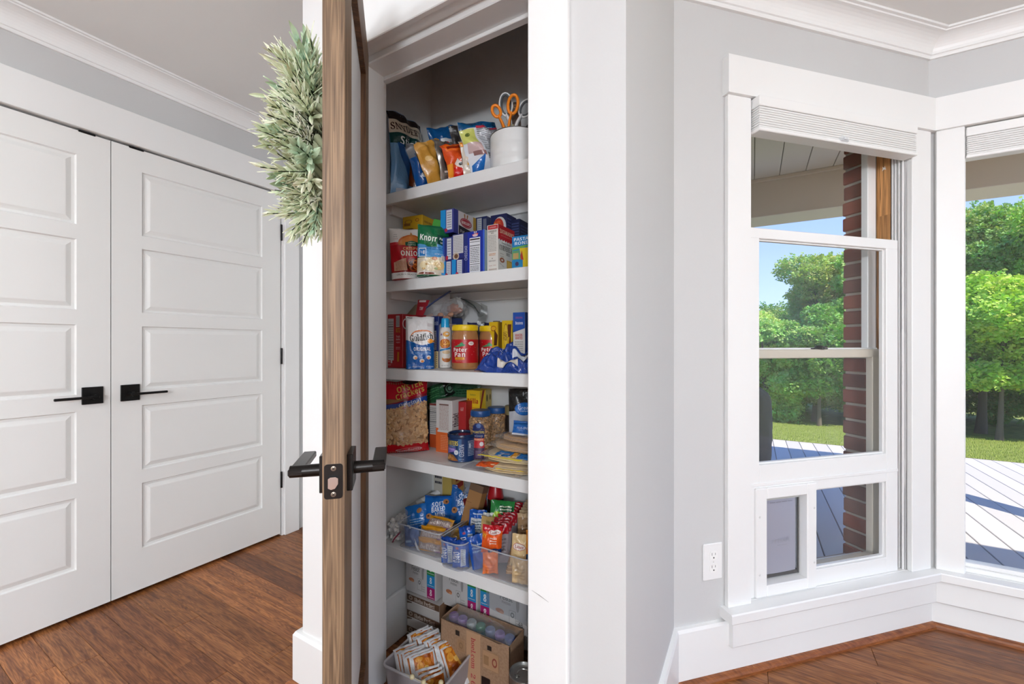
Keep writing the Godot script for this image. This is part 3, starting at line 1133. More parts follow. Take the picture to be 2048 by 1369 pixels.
func build_wreath(D: Transform3D) -> void:
	var t := thing("wreath", "round wreath of pale green and cream artificial sprigs hanging on the pantry door", "wreath")
	t.transform = D * Transform3D(Basis(), Vector3(0.315, 1.570, 0.034))
	var lm := mat(Color.WHITE, 0.6)
	lm.vertex_color_use_as_albedo = true
	lm.cull_mode = BaseMaterial3D.CULL_DISABLED
	lm.backlight_enabled = true
	lm.backlight = Color(0.5, 0.52, 0.42)
	M.leafy = lm
	var R := 0.118
	var ring := mb()
	for k in 4:
		var pts := []
		for i in 40:
			var a := TAU * i / 40
			var rr := R + 0.014 * cos(a * 9 + k * 1.6)
			pts.append(Vector3(cos(a) * rr, sin(a) * rr, 0.014 * sin(a * 9 + k * 1.6)))
		tube(ring, pts, 0.008, 6, true)
	build(ring, "vine_ring", pm("93987a", 0.85), t)
	var meshes := []
	for kind in 4:
		for v in 3:
			meshes.append(sprig_mesh(100 + kind * 7 + v, kind))
	var r := RandomNumberGenerator.new()
	r.seed = 77
	for i in 400:
		var a := r.randf() * TAU
		var tilt := r.randf_range(-0.35, 1.15)     # towards the room
		var spread := r.randf_range(-1.6, 1.6)    # across the ring
		var radial := Vector3(cos(a), sin(a), 0)
		var tang := Vector3(-sin(a), cos(a), 0)
		var dir := (radial * sin(spread) * 1.05 + Vector3.BACK * maxf(0.05, cos(spread)) + tang * r.randf_range(-0.2, 0.85)).normalized()
		var x := dir.cross(Vector3(r.randf() - 0.5, r.randf() - 0.5, r.randf() - 0.5)).normalized()
		var b := Basis(x, dir, x.cross(dir))
		var p := radial * (R + r.randf_range(-0.02, 0.02)) + Vector3.BACK * 0.010
		var s := r.randf_range(0.62, 0.98)
		var kind: int = [0, 0, 3, 3, 1, 1, 3, 2][r.randi() % 8]
		inst(meshes[kind * 3 + r.randi() % 3], "sprig", t, Transform3D(b.scaled_local(Vector3.ONE * s), p), lm)

# ---------------------------------------------------------------- windows
func build_windows() -> void:
	# --- shared sill, apron, head casing round the bay
	var sill := mb()
	var A1 := Vector2(F1.origin.x, F1.origin.z)
	var d1 := Vector2(0.70711, -0.70711)
	var p0 := A1 + d1 * 0.182
	moulding(sill, [p0, N2, N3], [Vector2(-0.002, 0.198), Vector2(0.052, 0.198), Vector2(0.055, 0.202), Vector2(0.055, 0.229), Vector2(0.052, 0.233), Vector2(-0.002, 0.233)])
	structure(build(sill, "trim_sill", M.white), "white window sill running round the bay corner", "sill")
	var ap := mb()
	moulding(ap, [A1 + d1 * 0.205, N2, N3], [Vector2(0, 0.104), Vector2(0.030, 0.104), Vector2(0.034, 0.109), Vector2(0.034, 0.198), Vector2(0, 0.198)])
	structure(build(ap, "trim_apron", M.white), "white apron board under the bay window sill", "apron")
	var hd := mb()
	moulding(hd, [A1 + d1 * 0.192, N2, N3], [Vector2(0, 1.984), Vector2(0.030, 1.984), Vector2(0.030, 2.113), Vector2(0, 2.113)])
	structure(build(hd, "trim_header", M.white), "white header board running over both bay windows", "casing")
	# --- window 1
	var w1 := struct_root("window_1", "double hung window behind the pet door panel in the angled bay wall", "window")
	w1.transform = F1
	var st := mb()
	bx(st, Vector3(0.200, 0.233, 0), Vector3(0.296, 1.984, 0.019), 0.002)
	build(st, "casing", M.white, w1)
	st = mb()
	bx(st, Vector3(1.071, 0.233, 0), Vector3(1.176, 1.984, 0.019), 0.002)
	build(st, "casing", M.white, w1)
	# left jamb, sill pan and head
	st = mb()
	bx(st, Vector3(0.286, 0.225, -0.13), Vector3(0.300, 1.99, 0.0), 0.001)
	bx(st, Vector3(0.30, 0.20, -0.16), Vector3(1.065, 0.234, 0.002), 0.001)
	bx(st, Vector3(0.30, 1.985, -0.13), Vector3(1.065, 2.0, 0.0), 0.001)
	build(st, "frame", M.white, w1)
	# right jamb: white sash tracks, a raw timber strip, outer stop
	st = mb()
	bx(st, Vector3(1.065, 0.233, -0.046), Vector3(1.08, 1.985, 0.0), 0.001)
	for o in [-0.008, -0.02, -0.032, -0.043]:
		bx(st, Vector3(1.058, 0.233, o - 0.0025), Vector3(1.067, 1.985, o + 0.0025), 0.001)
	build(st, "sash_track", M.white, w1)
	st = mb()
	bx(st, Vector3(1.062, 0.233, -0.104), Vector3(1.08, 1.985, -0.052), 0.001)
	build(st, "timber_strip", M.raw_wood, w1)
	st = mb()
	bx(st, Vector3(1.065, 0.233, -0.053), Vector3(1.08, 1.985, -0.045))
	build(st, "shaded_gap_strip", mat(Color(0.35, 0.36, 0.37), 0.6), w1)  # solid strip; its grey stands for the shade inside the gap
	st = mb()
	prism(st, PackedVector2Array([Vector2(-0.007, -0.008), Vector2(-0.003, 0.009), Vector2(0.000, 0.002), Vector2(0.006, 0.009), Vector2(0.005, 0.000), Vector2(0.008, -0.009), Vector2(0.001, -0.004)]), 0.0, 0.0004, Transform3D(Basis(Vector3(0, 0, -1), Vector3.UP, Vector3(-1, 0, 0)), Vector3(1.0618, 1.862, -0.074)))
	build(st, "torn_sticker", pm("efeeea", 0.6), w1)
	# outer sashes
	var beige := mat(Color(0.80, 0.77, 0.71), 0.5)
	st = mb()
	bx(st, Vector3(0.30, 1.082, -0.118), Vector3(1.05, 1.118, -0.090), 0.003)
	bx(st, Vector3(1.006, 1.10, -0.125), Vector3(1.052, 1.985, -0.098), 0.002)
	bx(st, Vector3(0.30, 1.10, -0.125), Vector3(0.345, 1.985, -0.098), 0.002)
	bx(st, Vector3(0.30, 1.94, -0.125), Vector3(1.05, 1.985, -0.098), 0.002)
	var sash := build(st, "upper_sash", M.white, w1)
	st = mb()
	bx(st, Vector3(0.345, 1.118, -0.113), Vector3(1.006, 1.94, -0.110))
	build(st, "pane", M.glass, sash)
	st = mb()
	bx(st, Vector3(0.30, 1.078, -0.092), Vector3(1.05, 1.112, -0.066), 0.003)
	bx(st, Vector3(0.985, 0.234, -0.092), Vector3(1.046, 1.09, -0.066), 0.002)
	bx(st, Vector3(1.022, 0.234, -0.07), Vector3(1.030, 1.09, -0.060), 0.001)
	bx(st, Vector3(0.30, 0.234, -0.092), Vector3(0.345, 1.09, -0.066), 0.002)
	bx(st, Vector3(0.30, 0.234, -0.092), Vector3(1.05, 0.275, -0.066), 0.002)
	var sash2 := build(st, "lower_sash", beige, w1)
	st = mb()
	bx(st, Vector3(0.345, 0.275, -0.081), Vector3(0.985, 1.09, -0.078))
	build(st, "pane", M.glass, sash2)
	# sash lock
	st = mb()
	lathe(st, [Vector2(0, 0.016), Vector2(0.011, 0.014), Vector2(0.017, 0.006), Vector2(0.018, 0)], 16, Transform3D(Basis(), Vector3(0.72, 1.112, -0.078)))
	bx(st, Vector3(0.685, 1.112, -0.087), Vector3(0.755, 1.117, -0.069), 0.002)
	bx(st, Vector3(0.715, 1.118, -0.086), Vector3(0.765, 1.124, -0.078), 0.002)
	build(st, "sash_lock", mat(Color(0.16, 0.145, 0.13), 0.4, 0.5), w1)
	# --- raised cellular shade
	for sh in [[F1 * Transform3D(Basis(), Vector3(0.299, 0, 0)), 0.752, "raised white cellular shade over the pet door window", 0.050], [F2 * Transform3D(Basis(), Vector3(0.722, 0, 0)), 1.37, "raised white cellular shade over the tall window at the right", 0.012]]:
		var s := thing("window_shade", sh[2], "window shade", Vector3.ZERO, 0.0, "raised cellular shades")
		s.transform = sh[0]
		var L: float = sh[1]
		var f: float = sh[3]
		st = mb()
		bx(st, Vector3(0.0, 1.945, f - 0.052), Vector3(L, 1.980, f), 0.002)
		build(st, "headrail", M.white, s)
		st = mb()
		for k in 9:
			bx(st, Vector3(0.002, 1.872 + k * 0.0081, f - 0.046), Vector3(L - 0.002, 1.879 + k * 0.0081, f - 0.0025), 0.002)
		build(st, "folded_fabric", mat(Color(0.91, 0.91, 0.905), 0.85), s)
		st = mb()
		bx(st, Vector3(0.0, 1.860, f - 0.050), Vector3(L, 1.872, f), 0.0025)
		build(st, "bottom_rail", M.white, s)
		st = mb()
		bx(st, Vector3(L * 0.5 - 0.018, 1.866, f - 0.001), Vector3(L * 0.5 + 0.018, 1.878, f + 0.006), 0.002)
		bx(st, Vector3(L * 0.5 - 0.009, 1.869, f + 0.005), Vector3(L * 0.5 + 0.009, 1.881, f + 0.011), 0.002)
		build(st, "pull_tab", film("e8ebee", 0.55, 0.2), s)
	# --- pet door insert panel
	var pd := thing("pet_door_panel", "white framed pet door panel fitted into the lower part of the angled window", "pet door")
	pd.transform = F1
	st = mb()
	var z0 := -0.030
	var z1 := -0.004
	bx(st, Vector3(0.302, 1.508, z0), Vector3(1.030, 1.545, z1), 0.002)
	bx(st, Vector3(0.302, 0.234, z0), Vector3(0.354, 1.510, z1), 0.002)
	bx(st, Vector3(0.968, 0.234, z0), Vector3(1.030, 1.510, z1), 0.002)
	bx(st, Vector3(0.352, 0.592, z0), Vector3(0.970, 0.702, z1), 0.002)
	bx(st, Vector3(0.600, 0.234, z0), Vector3(0.970, 0.294, z1), 0.002)
	bx(st, Vector3(0.604, 0.29, z0), Vector3(0.612, 0.596, z1 - 0.004), 0.001)
	build(st, "frame", M.white, pd)
	st = mb()   # stops round the panes
	for q in [[0.354, 0.702, 0.968, 1.508], [0.612, 0.294, 0.968, 0.592]]:
		for e in [[q[0], q[1], q[2], q[1] + 0.006], [q[0], q[3] - 0.006, q[2], q[3]], [q[0], q[1], q[0] + 0.006, q[3]], [q[2] - 0.006, q[1], q[2], q[3]]]:
			bx(st, Vector3(e[0], e[1], z0 + 0.002), Vector3(e[2], e[3], z1 - 0.010), 0.001)
	bx(st, Vector3(0.302, 0.628, z1), Vector3(1.026, 0.640, z1 + 0.004), 0.0015)
	build(st, "glazing_bead", M.white, pd)
	for q in [[0.354, 0.702, 0.968, 1.508], [0.612, 0.294, 0.968, 0.592]]:
		st = mb()
		bx(st, Vector3(q[0], q[1], z0 + 0.010), Vector3(q[2], q[3], z0 + 0.013))
		build(st, "pane", M.glass, pd)
	var ff := Node3D.new()
	ff.name = "flap_frame"
	pd.add_child(ff, true)
	st = mb()
	for e in [[0.330, 0.236, 0.378, 0.622], [0.560, 0.236, 0.604, 0.622], [0.378, 0.582, 0.560, 0.622], [0.378, 0.236, 0.560, 0.276]]:
		bx(st, Vector3(e[0], e[1], z0 - 0.02), Vector3(e[2], e[3], z1 + 0.010), 0.003)
	build(st, "surround", M.white, ff)
	for q in [[0.345, 0.522], [0.345, 0.318], [0.592, 0.530], [0.592, 0.330]]:
		st = mb()
		lathe(st, [Vector2(0.0, 0.001), Vector2(0.003, 0.0008), Vector2(0.0042, 0.0)], 12, Transform3D(Basis(Vector3.RIGHT, PI / 2), Vector3(q[0], q[1], z1 + 0.010)))
		build(st, "screw_cap", pm("d6d6d3", 0.5), ff)
	st = mb()
	bx(st, Vector3(0.380, 0.563, z0 - 0.004), Vector3(0.558, 0.582, z0 + 0.006), 0.0015)
	var rail := build(st, "hinge_rail", pm("b9bab6", 0.45), pd)
	for x in [0.386, 0.447, 0.486, 0.552]:
		st = mb()
		lathe(st, [Vector2(0.0, 0.0022), Vector2(0.003, 0.0018), Vector2(0.0036, 0.0)], 10, Transform3D(Basis(Vector3.RIGHT, PI / 2), Vector3(x, 0.573, z0 + 0.006)))
		build(st, "rivet", pm("8d8e8c", 0.35, 0.6), rail)
	st = mb()
	surf(st, func(u, v): return Vector3(lerpf(0.383, 0.546, u), lerpf(0.292, 0.565, v), z0 - 0.002 + 0.003 * sin(u * 3.0) * (1 - v)), 10, 8)
	var vinyl := mat(Color(0.70, 0.69, 0.73, 0.80), 0.30)
	vinyl.transparency = BaseMaterial3D.TRANSPARENCY_ALPHA
	vinyl.backlight_enabled = true
	vinyl.backlight = Color(0.6, 0.6, 0.63)
	var flap := build(st, "flap", vinyl, pd)
	print_on(flap, face(Vector3(0.383, 0.292, z0 + 0.003), Vector3(0.163, 0, 0), Vector3(0, 0.273, 0)), 0.163, 0.273, [["l", 0.25, 0.945, 0.88, 0.965, 1, "8c8b92"], ["n", "PETSAFE", 0.56, 0.43, 0.045, "a3a2a9", 0.52], ["l", 0.45, 0.365, 0.72, 0.385, 1, "a3a2a9"]], "moulded_print", 0.0004, null, 0)
	st = mb()
	bx(st, Vector3(0.378, 0.279, z0 - 0.012), Vector3(0.560, 0.292, z0 + 0.002), 0.002)
	bx(st, Vector3(0.372, 0.276, z0 - 0.004), Vector3(0.381, 0.300, z0 + 0.012), 0.001)
	build(st, "magnet_strip", pm("4d4b49", 0.5), pd)
	st = mb()
	bx(st, Vector3(0.5535, 0.280, z0 - 0.004), Vector3(0.558, 0.582, z0 + 0.004), 0.001)
	build(st, "brush_seal", pm("5c5b59", 0.9), pd)
	# --- window 2
	var w2 := struct_root("window_2", "tall picture window in the bay wall at the right", "window")
	w2.transform = F2
	st = mb()
	bx(st, Vector3(0.634, 0.233, 0), Vector3(0.716, 1.984, 0.019), 0.002)
	build(st, "casing", M.white, w2)
	st = mb()
	bx(st, Vector3(2.10, 0.233, 0), Vector3(2.19, 1.984, 0.019), 0.002)
	build(st, "casing", M.white, w2)
	st = mb()
	bx(st, Vector3(0.706, 0.225, -0.13), Vector3(0.7235, 1.99, 0.0), 0.001)
	bx(st, Vector3(2.095, 0.225, -0.13), Vector3(2.112, 1.99, 0.0), 0.001)
	bx(st, Vector3(0.70, 1.985, -0.13), Vector3(2.11, 2.0, 0.0), 0.001)
	bx(st, Vector3(0.70, 0.20, -0.15), Vector3(2.11, 0.234, 0.002), 0.001)
	build(st, "frame", M.white, w2)
	st = mb()
	for e in [[0.7235, 0.234, 2.095, 0.252, -0.035, -0.008], [0.7235, 0.252, 2.095, 0.268, -0.055, -0.018]]:
		bx(st, Vector3(e[0], e[1], e[4]), Vector3(e[2], e[3], e[5]), 0.002)
	bx(st, Vector3(0.7235, 0.26, -0.055), Vector3(0.730, 1.985, -0.02), 0.001)
	build(st, "sash_frame", M.white, w2)
	st = mb()
	bx(st, Vector3(0.73, 0.268, -0.042), Vector3(2.095, 1.98, -0.039))
	build(st, "pane", M.glass, w2)
	# unseen bay side window off to the right, placed to let daylight in
	var F3 := Transform3D(Basis(Vector3(0.70711, 0, 0.70711), Vector3.UP, Vector3(-0.70711, 0, 0.70711)), Vector3(2.20, 0, -2.3126))
	var w3 := struct_root("window_3", "unseen bay window beyond the right edge of the nook, placed to let daylight in", "window")
	w3.transform = F3
	st = mb()
	for e in [[0.04, 0.233, 0.134, 1.984], [1.056, 0.233, 1.15, 1.984]]:
		bx(st, Vector3(e[0], e[1], 0), Vector3(e[2], e[3], 0.019), 0.002)
	bx(st, Vector3(0.02, 1.984, 0), Vector3(1.17, 2.11, 0.03), 0.002)
	for e in [[0.13, 0.234, 0.17, 1.99], [1.02, 0.234, 1.06, 1.99], [0.13, 0.234, 1.06, 0.275], [0.13, 1.95, 1.06, 1.99], [0.13, 1.09, 1.06, 1.13]]:
		bx(st, Vector3(e[0], e[1], -0.09), Vector3(e[2], e[3], -0.05), 0.002)
	build(st, "frame", M.white, w3)
	st = mb()
	bx(st, Vector3(0.17, 0.275, -0.075), Vector3(1.02, 1.95, -0.072))
	build(st, "pane", M.glass, w3)
	var w4 := struct_root("window_4", "unseen patio door glazing out of frame, placed to let daylight into the kitchen", "window")  # out of view, placed to bring daylight in from the right
	st = mb()
	for e in [[-0.70, 0.0, -0.62, 2.1], [0.60, 0.0, 0.70, 2.1], [1.92, 0.0, 2.0, 2.1], [-0.7, 0.0, 2.0, 0.1], [-0.7, 2.0, 2.0, 2.1]]:
		bx(st, Vector3(3.08, e[1], e[0]), Vector3(3.13, e[3], e[2]), 0.002)
	build(st, "frame", M.white, w4)
	st = mb()
	bx(st, Vector3(3.10, 0.1, -0.62), Vector3(3.103, 2.0, 1.92))
	build(st, "pane", M.glass, w4)
	# --- duplex outlet
	var ol := thing("wall_outlet", "white duplex wall outlet between the pantry corner and the window casing", "outlet")
	ol.transform = F1 * Transform3D(Basis(), Vector3(0.149, 0.392, 0))
	st = mb()
	bx(st, Vector3(-0.0385, -0.062, 0), Vector3(0.0385, 0.062, 0.006), 0.003)
	build(st, "cover_plate", M.white, ol)
	for y in [0.021, -0.021]:
		st = mb()
		prism(st, rounded(0.0155, 0.0150, 0.0085, 6), 0.004, 0.0075, Transform3D(Basis(), Vector3(0.002, y, 0)))
		var sk := build(st, "socket", mat(Color(0.95, 0.95, 0.94), 0.35), ol)
		st = mb()
		bx(st, Vector3(-0.006, y + 0.001, 0.0074), Vector3(-0.0045, y + 0.010, 0.0078))
		bx(st, Vector3(0.0075, y + 0.002, 0.0074), Vector3(0.009, y + 0.009, 0.0078))
		lathe(st, [Vector2(0, 0.0004), Vector2(0.0026, 0.0004), Vector2(0.0026, 0.0)], 12, Transform3D(Basis(Vector3.RIGHT, PI / 2), Vector3(0.002, y - 0.007, 0.0074)))
		build(st, "slot", pm("2f2d2b", 0.8), sk)
	st = mb()
	lathe(st, [Vector2(0, 0.0012), Vector2(0.0025, 0.0008), Vector2(0.003, 0)], 12, Transform3D(Basis(Vector3.RIGHT, PI / 2), Vector3(0.002, 0, 0.006)))
	build(st, "screw", pm("d9d8d4", 0.4), ol)

# ---------------------------------------------------------------- outdoors
func build_outdoors() -> void:
	# brick return beside window 1, in its own wall
	var bw := struct_root("wall_brick", "red brick outer wall seen edge on beside the pet door window", "wall")
	bw.transform = F1
	var st := mb()
	bx(st, Vector3(1.056, -0.6, -0.225), Vector3(1.24, 2.55, -0.13))
	bx(st, Vector3(-0.30, -0.6, -0.225), Vector3(0.296, 2.55, -0.13))
	bx(st, Vector3(0.296, 2.0, -0.225), Vector3(1.056, 2.55, -0.13))
	bx(st, Vector3(0.296, -0.6, -0.225), Vector3(1.056, 0.195, -0.13))
	build(st, "mortar", M.mortar, bw)
	rng.seed = 8
	var y := -0.10
	var k := 0
	while y < 2.1:
		st = mb()
		var j := rng.randf_range(-0.002, 0.002)
		var l := 0.19
		bx(st, Vector3(1.048 + j, y, -0.232 + rng.randf_range(-0.002, 0.002)), Vector3(1.048 + l, y + 0.058, -0.136), 0.004)
		build(st, "brick", M.brick[rng.randi() % 5], bw)
		y += 0.0695
		k += 1
	# outer wall of the bay and the rest of the house, plain
	var hw := struct_root("wall_house_outer", "outer brick face of the house round the bay", "wall")
	st = mb()
	bx(st, Vector3(0.60, -0.6, -0.225), Vector3(0.70, 2.55, -0.13), 0.0, F2)
	bx(st, Vector3(2.12, -0.6, -0.225), Vector3(2.30, 2.55, -0.13), 0.0, F2)
	bx(st, Vector3(0.70, -0.6, -0.225), Vector3(2.12, 0.195, -0.13), 0.0, F2)
	bx(st, Vector3(0.70, 2.0, -0.225), Vector3(2.12, 2.55, -0.13), 0.0, F2)
	bx(st, Vector3(-6.0, -0.6, -1.80), Vector3(-0.32, 2.55, -1.745))
	build(st, "brick_face", M.brick[0], hw)
	# deck
	var dk := struct_root("floor_deck", "pale grey board deck outside the bay windows", "deck")
	rng.seed = 4
	var x := -1.62
	while x < 4.2:
		st = mb()
		var far := -6.40
		bx(st, Vector3(0.003, -0.128, far), Vector3(0.1385, -0.10 - rng.randf() * 0.0012, -1.85), 0.003)
		var g := rng.randf_range(0.93, 1.0)
		var o := build(st, "board", pm(Color(0.78 * g, 0.775 * g, 0.775 * g).to_html(false), 0.7), dk)
		o.position.x = x
		x += 0.1415
	st = mb()
	bx(st, Vector3(-1.7, -0.36, -6.44), Vector3(4.3, -0.105, -6.40), 0.002)
	bx(st, Vector3(-1.7, -0.30, -6.39), Vector3(4.3, -0.131, -1.9))
	build(st, "joist_frame", pm("6f665c", 0.85), dk)
	# porch roof with boarded ceiling and beam
	var pr := struct_root("ceiling_porch", "beige boarded porch ceiling with a broad beam above the deck", "porch roof")
	x = -1.75
	var tan_ := mat(Color(0.93, 0.89, 0.83), 0.6)
	while x < 1.95:
		st = mb()
		bx(st, Vector3(0.002, 2.515, -4.32), Vector3(0.174, 2.53, -2.0), 0.003)
		var o := build(st, "ceiling_board", tan_, pr)
		o.position.x = x
		x += 0.176
	st = mb()
	bx(st, Vector3(-1.9, 2.2, -4.40), Vector3(2.05, 2.55, -4.06), 0.004)
	bx(st, Vector3(-1.9, 2.485, -4.062), Vector3(2.05, 2.515, -4.04), 0.004)
	build(st, "beam", mat(Color(0.90, 0.85, 0.78), 0.6), pr)
	st = mb()
	bx(st, Vector3(-2.2, 2.56, -4.80), Vector3(2.05, 2.72, -0.2), 0.0)  # unseen roof top; its edges are set to shade the near deck
	build(st, "roof_deck", pm("6d655d", 0.9), pr)
	st = mb()
	for px in [-1.55, 1.88]:
		bx(st, Vector3(px, -0.1, -4.35), Vector3(px + 0.16, 2.2, -4.19), 0.004)
	build(st, "post", tan_, pr)
	# covered grill at the left of the deck
	var gc := thing("grill_cover", "dark grey fabric cover draped over a grill on the deck", "grill cover", Vector3(-0.255, -0.1, -3.52))
	st = mb()
	var nz := FastNoiseLite.new()
	nz.seed = 12
	nz.frequency = 1.0
	surf(st, func(u, v):
		var a: float = u * TAU
		var hh: float = 0.98
		# v: 0 at the hem, 1 at the middle of the top
		var r: float
		var yy: float
		if v < 0.75:
			var q: float = v / 0.75
			yy = lerpf(0.02, hh - 0.15, q)
			r = lerpf(0.93, 1.0, sin(q * PI * 0.62))
		else:
			var q: float = (v - 0.75) / 0.25
			yy = hh - 0.15 + 0.15 * sin(q * PI / 2)
			r = maxf(0.0, cos(q * PI / 2))
		var sq: float = pow(pow(absf(cos(a)), 3.4) + pow(absf(sin(a)), 3.4), -1.0 / 3.4)
		var fold: float = 0.012 * nz.get_noise_2d(u * 26.0, v * 1.6) + 0.022 * nz.get_noise_3d(cos(a) * 1.8, sin(a) * 1.8, v * 2.2)
		return Vector3(cos(a) * sq * r * (0.365 + fold), yy + (0.02 * nz.get_noise_2d(u * 9.0, 3.0) if v < 0.1 else 0.0), sin(a) * sq * r * (0.27 + fold)), 96, 40, true)
	build(st, "fabric", mat(Color(0.27, 0.265, 0.275), 0.85), gc)
	# lawn: slopes away from the house
	var lw := struct_root("ground_lawn", "mown green lawn falling away to the trees", "lawn")
	var gm := mat(Color(0.58, 0.63, 0.32), 0.95)
	gm.albedo_texture = noise_tex(0.02, 5, Color(0.72, 0.74, 0.62), Color(1.0, 1.0, 1.0), false, 1.0, 5)
	tri_tex(gm, 0.22)
	st = mb()
	surf(st, func(u, v): return Vector3(lerpf(-30, 45, u), lawn_y(lerpf(1.0, -60.0, v)), lerpf(1.0, -60.0, v)), 10, 30, true)
	build(st, "turf", gm, lw)
	var blade := mb()
	for q in 5:
		var a := q * 1.3
		var d := Vector3(cos(a), 0, sin(a))
		tri(blade, d * 0.02 - d.cross(Vector3.UP) * 0.006, d * 0.02 + d.cross(Vector3.UP) * 0.006, d * 0.05 + Vector3(0, 0.055, 0), d + Vector3.UP)
	var grass := mat(Color(0.58, 0.65, 0.31), 0.9)
	grass.cull_mode = BaseMaterial3D.CULL_DISABLED
	blade.set_material(grass)
	var mmi := MultiMeshInstance3D.new()
	mmi.name = "grass_blades"
	var mm := MultiMesh.new()
	mm.transform_format = MultiMesh.TRANSFORM_3D
	mm.mesh = blade.commit()
	mm.instance_count = 26000
	rng.seed = 15
	for i in 26000:
		var z := -6.5 - pow(rng.randf(), 1.3) * 17.0
		var xx := rng.randf_range(-2.2, 2.5 + (-z) * 0.45)
		mm.set_instance_transform(i, Transform3D(Basis(Vector3.UP, rng.randf() * TAU).scaled(Vector3.ONE * rng.randf_range(0.6, 1.2)), Vector3(xx, lawn_y(z), z)))
	mmi.multimesh = mm
	mmi.set_meta("kind", "stuff")
	lw.add_child(mmi, true)
	mmi.material_override = grass
	build_trees()

func lawn_y(z: float) -> float:
	var d := -z
	if d < 6.0:
		return -0.55
	if d < 26.0:
		return -0.55 - (d - 6.0) * 0.1115
	return -0.55 - 20.0 * 0.1115 - (d - 26.0) * 0.02

